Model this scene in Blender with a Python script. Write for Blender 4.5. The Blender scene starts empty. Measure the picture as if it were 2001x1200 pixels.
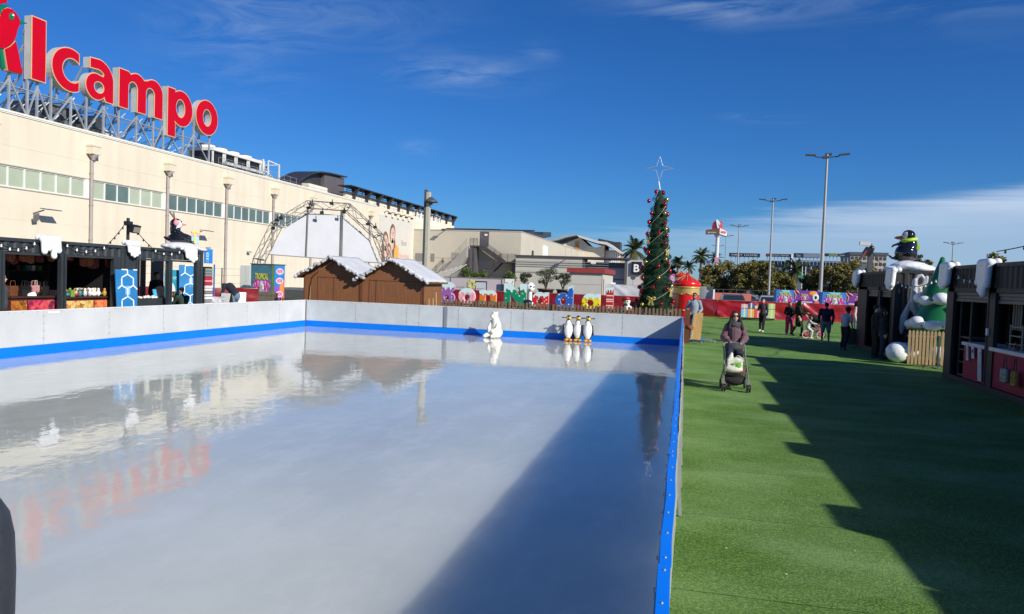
import bpy, bmesh, math, random
from mathutils import Vector, Matrix, Quaternion, noise as mnoise
random.seed(7)
R = math.radians
S = bpy.context.scene
COL = S.collection
PI = math.pi

# ------------------------------------------------------------------ camera
F, PIT, ROL, YAW = 1442.8, .03794, .03579, .22903
CAM = Vector((0, 0, 2.2))
fwd = Vector((-math.sin(YAW)*math.cos(PIT), math.cos(YAW)*math.cos(PIT), -math.sin(PIT)))
r0 = Vector((math.cos(YAW), math.sin(YAW), 0))
u0 = r0.cross(fwd)
rgt = r0*math.cos(ROL) + u0*math.sin(ROL)
upv = u0*math.cos(ROL) - r0*math.sin(ROL)
cd = bpy.data.cameras.new('camera'); cam = bpy.data.objects.new('camera', cd); COL.objects.link(cam)
m = Matrix((rgt, upv, -fwd)).transposed().to_4x4(); m.translation = CAM
cam.matrix_world = m
cd.sensor_width = 36; cd.lens = 36*F/2001; cd.clip_start = .05; cd.clip_end = 6000
S.camera = cam

def at(px, py, x=None, y=None, z=None):
    """the point of the site that a sight line meets on a plane x=, y= or z="""
    d = fwd + rgt*((px-1000.5)/F) - upv*((py-600)/F)
    if x is not None: k = (x-CAM.x)/d.x
    elif y is not None: k = (y-CAM.y)/d.y
    else: k = (z-CAM.z)/d.z
    return CAM + d*k

# ------------------------------------------------------------------ materials
def lin(c):
    if isinstance(c, str):
        c = c.lstrip('#'); c = [int(c[i:i+2], 16)/255 for i in (0, 2, 4)]
        c = [v/12.92 if v <= .04045 else ((v+.055)/1.055)**2.4 for v in c]
    return tuple(c[:3])
MATS = {}
def M(name, col, rough=.6, var=.12, scale=6., bump=0., bscale=None, metal=0., spec=.5, stretch=None, coat=0., trans=0.):
    if name in MATS: return MATS[name]
    col = lin(col)
    mt = bpy.data.materials.new(name); mt.use_nodes = True
    nt = mt.node_tree; N = nt.nodes; L = nt.links
    p = N['Principled BSDF']
    p.inputs['Roughness'].default_value = rough; p.inputs['Metallic'].default_value = metal
    p.inputs['Specular IOR Level'].default_value = spec
    p.inputs['Coat Weight'].default_value = coat
    p.inputs['Base Color'].default_value = (*col, 1)
    tc = N.new('ShaderNodeTexCoord'); mp = N.new('ShaderNodeMapping')
    L.new(tc.outputs['Object'], mp.inputs[0])
    if stretch: mp.inputs['Scale'].default_value = stretch
    if var:
        n = N.new('ShaderNodeTexNoise'); n.inputs['Scale'].default_value = scale; n.inputs['Detail'].default_value = 5
        n.inputs['Roughness'].default_value = .65
        L.new(mp.outputs[0], n.inputs['Vector'])
        cr = N.new('ShaderNodeValToRGB')
        cr.color_ramp.elements[0].position = .3; cr.color_ramp.elements[1].position = .7
        cr.color_ramp.elements[0].color = (*[v*(1-var) for v in col], 1)
        cr.color_ramp.elements[1].color = (*[min(1, v*(1+var)) for v in col], 1)
        L.new(n.outputs[0], cr.inputs[0]); L.new(cr.outputs[0], p.inputs['Base Color'])
    if bump:
        n = N.new('ShaderNodeTexNoise'); n.inputs['Scale'].default_value = bscale or scale*4; n.inputs['Detail'].default_value = 4
        L.new(mp.outputs[0], n.inputs['Vector'])
        b = N.new('ShaderNodeBump'); b.inputs['Strength'].default_value = bump; b.inputs['Distance'].default_value = .02
        L.new(n.outputs[0], b.inputs['Height']); L.new(b.outputs[0], p.inputs['Normal'])
    MATS[name] = mt
    return mt
def nodes(mt): return mt.node_tree.nodes, mt.node_tree.links, mt.node_tree.nodes['Principled BSDF']

# ------------------------------------------------------------------ mesh builder
class MB:
    def __init__(s, off=(0, 0, 0)):
        s.v = []; s.f = []; s.m = []; s.sm = []; s.off = Vector(off); s.mi = 0; s.X = None
    def add(s, vs, fs, smooth=False):
        b = len(s.v)
        for v in vs:
            v = Vector(v)
            if s.X is not None: v = s.X @ v
            s.v.append(v - s.off)
        for f in fs:
            s.f.append(tuple(i+b for i in f)); s.m.append(s.mi); s.sm.append(smooth)
        return s
    def box(s, c, d, rz=0, rx=0, ry=0):
        c = Vector(c); hx, hy, hz = d[0]/2, d[1]/2, d[2]/2
        E = Matrix.Rotation(rz, 3, 'Z') @ Matrix.Rotation(ry, 3, 'Y') @ Matrix.Rotation(rx, 3, 'X')
        vs = [c + E @ Vector((x*hx, y*hy, z*hz)) for z in (-1, 1) for y in (-1, 1) for x in (-1, 1)]
        return s.add(vs, [(0, 2, 3, 1), (4, 5, 7, 6), (0, 1, 5, 4), (2, 6, 7, 3), (1, 3, 7, 5), (0, 4, 6, 2)])
    def bx(s, x0, x1, y0, y1, z0, z1):
        return s.box(((x0+x1)/2, (y0+y1)/2, (z0+z1)/2), (abs(x1-x0), abs(y1-y0), abs(z1-z0)))
    def bar(s, a, b, w, h=None, up=(0, 0, 1)):
        a = Vector(a); b = Vector(b); d = (b-a); l = d.length
        if l < 1e-6: return s
        d /= l; h = h or w; up = Vector(up)
        if abs(d.dot(up)) > .98: up = Vector((0, 1, 0))
        sx = d.cross(up).normalized(); sz = sx.cross(d)
        vs = []
        for p in (a, b):
            for i, j in ((-1, -1), (1, -1), (1, 1), (-1, 1)): vs.append(p + sx*i*w/2 + sz*j*h/2)
        return s.add(vs, [(3, 2, 1, 0), (4, 5, 6, 7), (0, 1, 5, 4), (1, 2, 6, 5), (2, 3, 7, 6), (3, 0, 4, 7)])
    def cyl(s, a, b, r0, r1=None, n=12, cap=True, smooth=True):
        a = Vector(a); b = Vector(b); r1 = r0 if r1 is None else r1
        d = (b-a).normalized(); up = Vector((0, 0, 1)) if abs(d.z) < .95 else Vector((1, 0, 0))
        u = d.cross(up).normalized(); w = d.cross(u)
        vs = []
        for p, r in ((a, r0), (b, r1)):
            for i in range(n):
                t = 2*PI*i/n; vs.append(p + (u*math.cos(t) + w*math.sin(t))*r)
        s.add(vs, [(i, n+i, n+(i+1) % n, (i+1) % n) for i in range(n)], smooth)
        if cap:
            s.add(vs[:n], [tuple(range(n))]); s.add(vs[n:], [tuple(range(n-1, -1, -1))])
        return s
    def tube(s, pts, r, n=8, close=False):
        pts = [Vector(p) for p in pts]; vs = []; K = len(pts)
        for k, p in enumerate(pts):
            a = pts[(k-1) % K] if (close or k) else p
            b = pts[(k+1) % K] if (close or k < K-1) else p
            d = (b-a).normalized(); up = Vector((0, 0, 1)) if abs(d.z) < .9 else Vector((1, 0, 0))
            u = d.cross(up).normalized(); w = d.cross(u)
            rr = r[k] if isinstance(r, (list, tuple)) else r
            for i in range(n):
                t = 2*PI*i/n; vs.append(p + (u*math.cos(t) + w*math.sin(t))*rr)
        fs = []
        for k in range(K if close else K-1):
            for i in range(n):
                j = (i+1) % n; k2 = (k+1) % K
                fs.append((k*n+i, k2*n+i, k2*n+j, k*n+j))
        s.add(vs, fs, True)
        if not close:
            s.add(vs[:n], [tuple(range(n))]); s.add(vs[-n:], [tuple(range(n-1, -1, -1))])
        return s
    def lathe(s, prof, c=(0, 0, 0), n=24, smooth=True, axis=None):
        c = Vector(c); vs = []
        for r, z in prof:
            for i in range(n):
                t = 2*PI*i/n
                p = Vector((r*math.cos(t), r*math.sin(t), z))
                if axis is not None: p = axis @ p
                vs.append(c+p)
        fs = []
        for k in range(len(prof)-1):
            for i in range(n):
                j = (i+1) % n; fs.append((k*n+i, k*n+j, (k+1)*n+j, (k+1)*n+i))
        return s.add(vs, fs, smooth)
    def ball(s, c, r, n=12, rot=None):
        if not isinstance(r, (tuple, list, Vector)): r = (r, r, r)
        c = Vector(c); vs = []; m_ = n//2
        for k in range(m_+1):
            ph = PI*k/m_
            for i in range(n):
                t = 2*PI*i/n
                p = Vector((r[0]*math.sin(ph)*math.cos(t), r[1]*math.sin(ph)*math.sin(t), r[2]*math.cos(ph)))
                if rot is not None: p = rot @ p
                vs.append(c+p)
        fs = []
        for k in range(m_):
            for i in range(n):
                j = (i+1) % n
                fs.append((k*n+i, (k+1)*n+i, (k+1)*n+j, k*n+j))
        return s.add(vs, fs, True)
    def prism(s, poly, d, flip=False):
        """poly: 3D points of a plane outline; d: thickness vector"""
        poly = [Vector(p) for p in poly]; d = Vector(d); n = len(poly)
        nn = Vector((0, 0, 0))
        for i in range(n): nn += poly[i].cross(poly[(i+1) % n])
        if nn.dot(d) < 0: poly = poly[::-1]
        vs = poly + [p+d for p in poly]
        return s.add(vs, [tuple(range(n-1, -1, -1)), tuple(range(n, 2*n))] + [(i, (i+1) % n, n+(i+1) % n, n+i) for i in range(n)])
    def quad(s, a, b, c, d): return s.add([a, b, c, d], [(0, 1, 2, 3)])
    def text(s, t, org, xd, ud, h, depth=.004, bold=0., width=None, align='LEFT'):
        cu = bpy.data.curves.new('txt', 'FONT'); cu.body = t; cu.size = 1; cu.offset = bold; cu.resolution_u = 3
        o = bpy.data.objects.new('txt', cu); COL.objects.link(o)
        dg = bpy.context.evaluated_depsgraph_get(); me = bpy.data.meshes.new_from_object(o.evaluated_get(dg))
        xs = [v.co.x for v in me.vertices] or [0, 1]; ys = [v.co.y for v in me.vertices] or [0, 1]
        sc = h/.69; w = (max(xs)-min(xs))*sc; sx = sc*(width/w) if width else sc; w = width or w
        xd = Vector(xd).normalized(); ud = Vector(ud).normalized(); nd = xd.cross(ud)
        o0 = Vector(org) - (xd*w/2 if align == 'CENTER' else Vector((0, 0, 0)))
        vs = [o0 + xd*(v.co.x-min(xs))*sx + ud*v.co.y*sc + nd*depth for v in me.vertices]
        s.add(vs, [tuple(p.vertices) for p in me.polygons])
        bpy.data.objects.remove(o); bpy.data.curves.remove(cu); bpy.data.meshes.remove(me)
        return s
    def build(s, name, mats, parent=None, bevel=0):
        me = bpy.data.meshes.new(name); me.from_pydata([tuple(v) for v in s.v], [], s.f)
        if not isinstance(mats, (list, tuple)): mats = [mats]
        for mt in mats: me.materials.append(mt)
        me.polygons.foreach_set('material_index', s.m); me.polygons.foreach_set('use_smooth', s.sm)
        me.update()
        o = bpy.data.objects.new(name, me); COL.objects.link(o)
        if parent is not None: o.parent = parent
        if bevel:
            b = o.modifiers.new('bevel', 'BEVEL'); b.width = bevel; b.segments = 2; b.limit_method = 'ANGLE'
        return o

def tag(o, label, cat, group=None):
    o['label'] = label; o['category'] = cat
    if group: o['group'] = group
    return o
def thing(name, label, cat, loc=(0, 0, 0), rz=0, group=None):
    o = bpy.data.objects.new(name, None); COL.objects.link(o); o.location = loc; o.rotation_euler = (0, 0, rz)
    o.empty_display_size = .2
    return tag(o, label, cat, group)
def struct(o, kind='structure'): o['kind'] = kind; return o
def kids(o): return [c for c in bpy.data.objects if c.parent == o]
def copy_tree(o, parent=None):
    ch = kids(o); c = o.copy(); COL.objects.link(c); c.parent = parent
    for k in ch: copy_tree(k, c)
    return c
def dup(o, label, loc, rz=None, scale=None):
    c = copy_tree(o); c.location = loc; c['label'] = label
    if rz is not None: c.rotation_euler = (0, 0, rz)
    if scale: c.scale = (scale,)*3 if not isinstance(scale, tuple) else scale
    return c

def blob(name, prims, vox, mt, parent=None, smooth=2, paint=None):
    """one continuous organic surface: rounded volumes fused by a voxel remesh"""
    mb = MB()
    for p in prims:
        if p[0] == 'e':
            rot = p[3] if len(p) > 3 else None
            mb.ball(p[1], p[2], 16, rot)
        elif p[0] == 'c':
            a, b, ra, rb = Vector(p[1]), Vector(p[2]), p[3], p[4]
            mb.cyl(a, b, ra, rb, 14); mb.ball(a, ra, 12); mb.ball(b, rb, 12)
        elif p[0] == 'b': mb.box(*p[1:])
        elif p[0] == 'k':      # chain of points and radii
            P, Q = p[1], p[2]
            for i in range(len(P)-1):
                mb.cyl(P[i], P[i+1], Q[i], Q[i+1], 12)
            for a, ra in zip(P, Q): mb.ball(a, ra, 12)
    bm = bmesh.new()
    o = mb.build(name, mt, None)
    bm.from_mesh(o.data); bmesh.ops.remove_doubles(bm, verts=bm.verts, dist=1e-5); bmesh.ops.recalc_face_normals(bm, faces=bm.faces); bm.to_mesh(o.data); bm.free()
    r = o.modifiers.new('r', 'REMESH'); r.mode = 'VOXEL'; r.voxel_size = vox
    if smooth:
        sm = o.modifiers.new('s', 'SMOOTH'); sm.iterations = smooth; sm.factor = .5
    dg = bpy.context.evaluated_depsgraph_get(); me = bpy.data.meshes.new_from_object(o.evaluated_get(dg))
    o.modifiers.clear(); o.data = me; me.name = name
    me.materials.clear()
    for mm in (mt if isinstance(mt, (list, tuple)) else [mt]): me.materials.append(mm)
    me.polygons.foreach_set('use_smooth', [True]*len(me.polygons))
    if paint:
        me.polygons.foreach_set('material_index', [paint(q.center) for q in me.polygons])
    if parent is not None: o.parent = parent
    return o

# common materials
white = M('white_plastic', (.78, .80, .80), .35, .04, 3)
black = M('black_paint', (.012, .012, .014), .4, .2, 8)
steel = M('galvanised_steel', (.42, .44, .45), .42, .15, 9, metal=.6)
dsteel = M('dark_steel', (.07, .075, .08), .5, .2, 7)
snow = M('glossy_snow_resin', (.80, .82, .84), .28, .05, 5, bump=.15, bscale=12)
# ------------------------------------------------------------------ world, sun
w = bpy.data.worlds.new('World'); S.world = w; w.use_nodes = True
N = w.node_tree.nodes; L = w.node_tree.links; bg = N['Background']
SUN_EL, SUN_AZ = R(28.5), R(-32)          # azimuth measured from +x towards +y
sky = N.new('ShaderNodeTexSky'); sky.sky_type = 'NISHITA'; sky.sun_disc = False
sky.sun_elevation = SUN_EL; sky.sun_rotation = R(90)-SUN_AZ
sky.altitude = 0; sky.air_density = 1.0; sky.dust_density = .25; sky.ozone_density = 4.5
def nd(t, **k):
    n = N.new(t)
    for a, b in k.items(): setattr(n, a, b)
    return n
def mth(op, a, b=None, c=None, clamp=False):
    n = nd('ShaderNodeMath', operation=op); n.use_clamp = clamp
    for i, v in enumerate((a, b, c)):
        if v is None: continue
        if hasattr(v, 'node'): L.new(v, n.inputs[i])
        else: n.inputs[i].default_value = v
    return n.outputs[0]
tc = nd('ShaderNodeTexCoord'); sep = nd('ShaderNodeSeparateXYZ'); L.new(tc.outputs['Generated'], sep.inputs[0])
# clouds live on a flat layer above the site: direction / height
zc = mth('MAXIMUM', sep.outputs[2], .02)
cx = mth('DIVIDE', sep.outputs[0], zc); cy = mth('DIVIDE', sep.outputs[1], zc)
cmb = nd('ShaderNodeCombineXYZ'); L.new(cx, cmb.inputs[0]); L.new(cy, cmb.inputs[1])
def cnoise(sx, sy, rot, scale, lo, hi, seed, dist=1.2):
    mp = nd('ShaderNodeMapping'); mp.inputs['Scale'].default_value = (sx, sy, 1); mp.inputs['Rotation'].default_value = (0, 0, rot)
    mp.inputs['Location'].default_value = (seed, seed*.7, seed)
    L.new(cmb.outputs[0], mp.inputs[0])
    n = nd('ShaderNodeTexNoise'); n.inputs['Scale'].default_value = scale; n.inputs['Detail'].default_value = 9; n.inputs['Roughness'].default_value = .62
    n.inputs['Distortion'].default_value = dist
    L.new(mp.outputs[0], n.inputs['Vector'])
    mr = nd('ShaderNodeMapRange'); mr.inputs[1].default_value = lo; mr.inputs[2].default_value = hi; mr.clamp = True
    L.new(n.outputs[0], mr.inputs[0]); return mr.outputs[0]
def band(v, a, b, c, d):
    m1 = nd('ShaderNodeMapRange', interpolation_type='SMOOTHSTEP'); m1.inputs[1].default_value = a; m1.inputs[2].default_value = b
    m2 = nd('ShaderNodeMapRange', interpolation_type='SMOOTHSTEP'); m2.inputs[1].default_value = c; m2.inputs[2].default_value = d
    m2.inputs[3].default_value = 1; m2.inputs[4].default_value = 0
    for m_ in (m1, m2): L.new(v, m_.inputs[0])
    return mth('MULTIPLY', m1.outputs[0], m2.outputs[0])
def window(px, py, rx, ry):
    d = (fwd + rgt*((px-1000.5)/F) - upv*((py-600)/F)).normalized(); rr = r0; uu = rr.cross(d)
    out = None
    for ax, r in ((rr, rx), (uu, ry)):
        dp = nd('ShaderNodeVectorMath', operation='DOT_PRODUCT'); L.new(tc.outputs['Generated'], dp.inputs[0]); dp.inputs[1].default_value = ax
        q = mth('POWER', mth('ABSOLUTE', mth('DIVIDE', mth('SUBTRACT', dp.outputs['Value'], ax.dot(d)), r/F)), 2)
        out = q if out is None else mth('ADD', out, q)
    return mth('POWER', 2.718, mth('MULTIPLY', out, -1))
wn = cnoise(.8, 1.2, .5, 2.2, .40, .72, 3.1)
wins = None
for px, py, rx, ry, st in ((1370, 12, 130, 26, .6), (900, 140, 110, 28, .42), (640, 20, 170, 45, .30), (470, 60, 110, 90, .20), (1500, 232, 60, 8, .2), (1060, 100, 30, 15, .25), (820, 288, 30, 12, .25), (1800, -60, 200, 60, .3)):
    v = mth('MULTIPLY', window(px, py, rx, ry), st); wins = v if wins is None else mth('ADD', wins, v)
wisp = mth('MULTIPLY', wn, wins)
# the low bank: its top climbs to the right (+x)
lim = mth('MULTIPLY_ADD', sep.outputs[0], .115, .078)
rel = mth('SUBTRACT', lim, sep.outputs[2])
n2 = cnoise(.16, .30, .1, 1.3, .30, .70, 9.7, .8)
relj = mth('MULTIPLY_ADD', n2, .022, rel)
bank = nd('ShaderNodeMapRange', interpolation_type='SMOOTHSTEP'); bank.inputs[1].default_value = .0; bank.inputs[2].default_value = .030
L.new(relj, bank.inputs[0])
edge = band(relj, .004, .018, .022, .075)
rx_ = nd('ShaderNodeMapRange', interpolation_type='SMOOTHSTEP'); rx_.inputs[1].default_value = -.25; rx_.inputs[2].default_value = .35
L.new(sep.outputs[0], rx_.inputs[0])
bk = mth('MULTIPLY', bank.outputs[0], mth('MULTIPLY_ADD', rx_.outputs[0], .46, .14))
ed = mth('MULTIPLY', mth('MULTIPLY', edge, n2), mth('MULTIPLY', rx_.outputs[0], .55))
tot = mth('ADD', mth('ADD', wisp, bk), ed, clamp=True)
mx = nd('ShaderNodeMixRGB'); mx.inputs[2].default_value = (3.9, 5.0, 6.6, 1)
L.new(tot, mx.inputs[0]); L.new(sky.outputs[0], mx.inputs[1])
hs = nd('ShaderNodeHueSaturation'); hs.inputs['Saturation'].default_value = 1.16; L.new(sky.outputs[0], hs.inputs['Color'])
tn = nd('ShaderNodeMixRGB', blend_type='MULTIPLY'); tn.inputs[0].default_value = 1; tn.inputs[2].default_value = (.26, .52, .83, 1); L.new(hs.outputs[0], tn.inputs[1]); L.new(tn.outputs[0], mx.inputs[1])
L.new(mx.outputs[0], bg.inputs['Color']); bg.inputs['Strength'].default_value = .105

sl = bpy.data.lights.new('sun', 'SUN'); sl.energy = 4.9; sl.angle = R(.53); sl.color = (1, .935, .82)
so = bpy.data.objects.new('sun', sl); COL.objects.link(so)
sd = Vector((math.cos(SUN_EL)*math.cos(SUN_AZ), math.cos(SUN_EL)*math.sin(SUN_AZ), math.sin(SUN_EL)))
so.rotation_euler = sd.to_track_quat('Z', 'Y').to_euler(); so.location = (30, -10, 40)
S.view_settings.view_transform = 'Standard'; S.view_settings.look = 'None'
S.view_settings.exposure = .22; S.view_settings.gamma = 1

# ------------------------------------------------------------------ ground
asph = M('asphalt', (.13, .125, .12), .85, .25, .35, bump=.3, bscale=30)
mb = MB(); mb.add([(-1500, -300, -.012), (1500, -300, -.012), (1500, 3000, -.012), (-1500, 3000, -.012)], [(0, 1, 2, 3)])
struct(mb.build('asphalt_ground', asph))

turf = bpy.data.materials.new('artificial_turf'); turf.use_nodes = True
N, L, p = nodes(turf)
tc = N.new('ShaderNodeTexCoord')
def tex(scale, detail=4, st=(1, 1, 1), rough=.6):
    mp = N.new('ShaderNodeMapping'); mp.inputs['Scale'].default_value = st; L.new(tc.outputs['Object'], mp.inputs[0])
    n = N.new('ShaderNodeTexNoise'); n.inputs['Scale'].default_value = scale; n.inputs['Detail'].default_value = detail; n.inputs['Roughness'].default_value = rough
    L.new(mp.outputs[0], n.inputs[0]); return n.outputs[0]
def ramp(f, stops):
    r = N.new('ShaderNodeValToRGB'); e = r.color_ramp.elements
    while len(e) < len(stops): e.new(.5)
    for q, (a, c) in zip(e, stops): q.position = a; q.color = (*c, 1)
    L.new(f, r.inputs[0]); return r.outputs[0]
def mixc(a, b, f, mode='MIX'):
    x = N.new('ShaderNodeMixRGB'); x.blend_type = mode
    for i, v in ((0, f), (1, a), (2, b)):
        if hasattr(v, 'node'): L.new(v, x.inputs[i])
        else: x.inputs[i].default_value = v if i == 0 else (*v, 1)
    return x.outputs[0]
fine = tex(60, 3, (1, 1, 1), .95)
c1 = ramp(fine, [(.36, (.020, .056, .005)), (.5, (.092, .215, .026)), (.64, (.27, .47, .10))])
big = tex(.55, 4, (1, 1.6, 1))
c2 = mixc(c1, (.42, .62, .30), ramp(big, [(.40, (.0, .0, .0)), (.72, (.34, .34, .34))]))
nap = tex(.6, 6, (.6, 1.5, 1))
c3 = mixc(c2, (.40, .52, .25), ramp(nap, [(.35, (.40, .40, .40)), (.62, (0, 0, 0))]), 'MULTIPLY')
L.new(c3, p.inputs['Base Color']); p.inputs['Roughness'].default_value = .8; p.inputs['Specular IOR Level'].default_value = .25
bp = N.new('ShaderNodeBump'); bp.inputs['Strength'].default_value = .9; bp.inputs['Distance'].default_value = .03
L.new(fine, bp.inputs['Height']); L.new(bp.outputs[0], p.inputs['Normal'])
# strips of turf, each laid as a sheet with a fine gap, so the seams show
sheets = MB(); ys = [-4, -1.9, .3, 2.5, at(1420, 1165, z=0).y, at(1420, 1012, z=0).y]
step = ys[-1]-ys[-2]
while ys[-1] < 54.3: ys.append(ys[-1]+step)
for a, b in zip(ys[:-1], ys[1:]):
    n = 14
    for i in range(n):
        x0 = -.012+(12.4+.012)*i/n; x1 = -.012+(12.4+.012)*(i+1)/n
        t0 = random.uniform(.0, .012); 
        sheets.add([(x0, a+.007, .006), (x1, a+.007, .006), (x1, b, .006), (x0, b, .006), (x1, b-.02, .009), (x0, b-.02, .009)],
                   [(0, 1, 4, 5), (5, 4, 2, 3)])
    if a > 28.2: sheets.add([(-26, a+.012, .006), (-.012, a+.012, .006), (-.012, b, .006), (-26, b, .006)], [(0, 1, 2, 3)])
o = struct(sheets.build('artificial_turf', turf))
under = MB(); under.add([(-.012, -4, -.004), (12.4, -4, -.004), (12.4, 54.3, -.004), (-.012, 54.3, -.004)], [(0, 1, 2, 3)])
struct(under.build('turf_backing', M('turf_backing', (.03, .06, .015), .9)))

sc_ = MB(); rn = random.Random(31)
for _ in range(90):
    y = 5+22*rn.random()**1.6; x = rn.uniform(.15, 6.4); a_ = rn.uniform(0, PI); s = rn.uniform(.005, .014); u = Vector((math.cos(a_), math.sin(a_), 0))*s; v = Vector((-u.y, u.x, .3*s))*.5; p_ = Vector((x, y, .016)); sc_.add([p_-u, p_-v, p_+u, p_+v], [(0, 1, 2, 3)])
o = struct(sc_.build('turf_litter', M('litter_pale', (.5, .48, .36), .8, .3, 5)), 'stuff'); o['label'] = 'tiny pale scraps scattered over the turf'; o['category'] = 'litter'
# ------------------------------------------------------------------ ice
XL, XR, YF, BH = -14.87, -.04, 27.14, 1.05
ice = bpy.data.materials.new('wet_ice'); ice.use_nodes = True
N, L, p = nodes(ice); tc = N.new('ShaderNodeTexCoord')
f1 = tex(.28, 5, (1, .55, 1)); f2 = tex(1.6, 8, (1.2, .5, 1), .7)
ci = ramp(f1, [(.3, (.47, .50, .465)), (.7, (.63, .655, .59))])
ci = mixc(ci, (.72, .72, .70), ramp(f2, [(.48, (0, 0, 0)), (.72, (.45, .45, .45))]))
f3 = tex(3.5, 9, (.25, 1.6, 1), .8); ci = mixc(ci, (.42, .45, .48), ramp(f3, [(.60, (0, 0, 0)), (.70, (.35, .35, .35))]))
L.new(ci, p.inputs['Base Color'])
p.inputs['Subsurface Weight'].default_value = 1.0; p.inputs['Subsurface Radius'].default_value = (1, .95, .9); p.inputs['Subsurface Scale'].default_value = 1.5
p.inputs['Roughness'].default_value = .035; p.inputs['IOR'].default_value = 1.45; p.inputs['Specular IOR Level'].default_value = .6
r1 = tex(1.1, 2, (1.0, .8, 1)); r2 = tex(5.5, 2, (1.3, .7, 1))
bp = N.new('ShaderNodeBump'); bp.inputs['Strength'].default_value = 1; bp.inputs['Distance'].default_value = .006
b2 = N.new('ShaderNodeBump'); b2.inputs['Strength'].default_value = 1; b2.inputs['Distance'].default_value = .0018
L.new(r1, bp.inputs['Height']); L.new(r2, b2.inputs['Height']); L.new(bp.outputs[0], b2.inputs['Normal']); L.new(b2.outputs[0], p.inputs['Normal'])
mb = MB(); mb.bx(XL-.015, XR-.031, -8, YF+.015, -.6, .003)
struct(mb.build('ice_surface', ice))

# ------------------------------------------------------------------ rink boards
def board_white(name, sc):
    mt = M(name, (.50, .52, .535), .38, .10, sc, spec=.35)
    N, L, p = nodes(mt)
    return mt
bw = board_white('board_plastic', .9)
bw2 = M('board_plastic_grey', (.47, .505, .53), .4, .14, .9)
blue = M('blue_plastic', (.0, .17, .72), .4, .06, 3, spec=.3)
bluecap = M('blue_cap', (.0, .21, .95), .3, .04, 3)
alu = M('aluminium_post', (.30, .32, .34), .4, .1, 4, metal=.5)
def panels(root, ax, c, cuts, inward, mt):
    """vertical board panels between cuts; ax 'y' = runs along y at x=c; ax 'x' = runs along x at y=c"""
    for k, (a, b) in enumerate(zip(cuts[:-1], cuts[1:])):
        lo, hi = min(a, b)+.004, max(a, b)-.004
        mb = MB()
        j = random.uniform(-.0015, .0015)
        if ax == 'y': mb.bx(c+j, c+j-inward*.02, lo, hi, .24, BH)
        else: mb.bx(lo, hi, c+j, c+j-inward*.02, .24, BH)
        fr = mb; mb.mi = 1
        for s_ in (lo+.015, hi-.015):
            for z in (.38, .56, .74, .92):
                q = (c+inward*.003, s_, z) if ax == 'y' else (s_, c+inward*.003, z)
                e = (inward*.006, 0, 0) if ax == 'y' else (0, inward*.006, 0)
                fr.cyl(q, Vector(q)+Vector(e), .012, .010, 6)
        n = max(2, int((hi-lo)/.33))
        for i in range(n):
            s_ = lo+(hi-lo)*(i+.5)/n
            q = (c+inward*.003, s_, BH-.03) if ax == 'y' else (s_, c+inward*.003, BH-.03)
            e = (inward*.006, 0, 0) if ax == 'y' else (0, inward*.006, 0)
            fr.cyl(q, Vector(q)+Vector(e), .011, .009, 6)
        mb.build('panel', [mt, steel], root)
def board(name, label, ax, c, cuts, inward, mt, cap):
    root = thing(name, label, 'rink board')
    panels(root, ax, c, cuts, inward, mt)
    lo, hi = min(cuts), max(cuts)
    k = MB(); cc = MB(); t = MB()
    if ax == 'y':
        k.bx(c-inward*.02, c+inward*.012, lo, hi, -.01, .238)
        t.bx(c-inward*.024, c-inward*.045, lo, hi, .05, BH-.06)
        cc.bx(c-inward*.06, c+inward*.004, lo, hi, BH+.002, BH+.014)
    else:
        k.bx(lo, hi, c-inward*.02, c+inward*.012, -.01, .238)
        t.bx(lo, hi, c-inward*.024, c-inward*.045, .05, BH-.06)
        cc.bx(lo, hi, c-inward*.06, c+inward*.004, BH+.002, BH+.012)
    k.build('kick_strip', blue, root); cc.build('top_cap', cap, root); t.build('backing_rail', alu, root)
    return root
farcuts = [XL] + [at(px, 640, y=YF).x for px in (694, 794, 818, 873, 895, 998, 1022, 1081, 1216)] + [XR]
rf = board('rink_board', 'white far rink board with blue kick strip behind the polar bear and penguins', 'x', YF, farcuts, -1, bw2, white)
leftcuts = [YF] + [at(px, 650, x=XL).y for px in (545, 482, 405, 319, 213, 85, -60, -260)] + [8, 5, 2]
rl = board('rink_board', 'long sunlit white rink board with blue kick strip in front of the black market stall', 'y', XL, leftcuts, 1, bw, white)
sp = MB(); a = at(870, 640, y=YF-.03)
sp.bx(a.x-.07, a.x+.05, YF-.035, YF-.023, .24, BH); sp.build('joint_plate', alu, rf)
sp = MB(); sp.bx(XL+.0, XL+.03, YF-.05, YF-.02, 0, BH); sp.build('corner_post', dsteel, rf)
lb = MB(); a = at(98, 614, x=XL+.01); b_ = at(106, 618, x=XL+.01)
lb.bx(XL+.006, XL+.009, a.y-.05, a.y+.28, .985, 1.02); lb.build('sticker', M('sticker_white', (.9, .9, .88), .5), rl)
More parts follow.
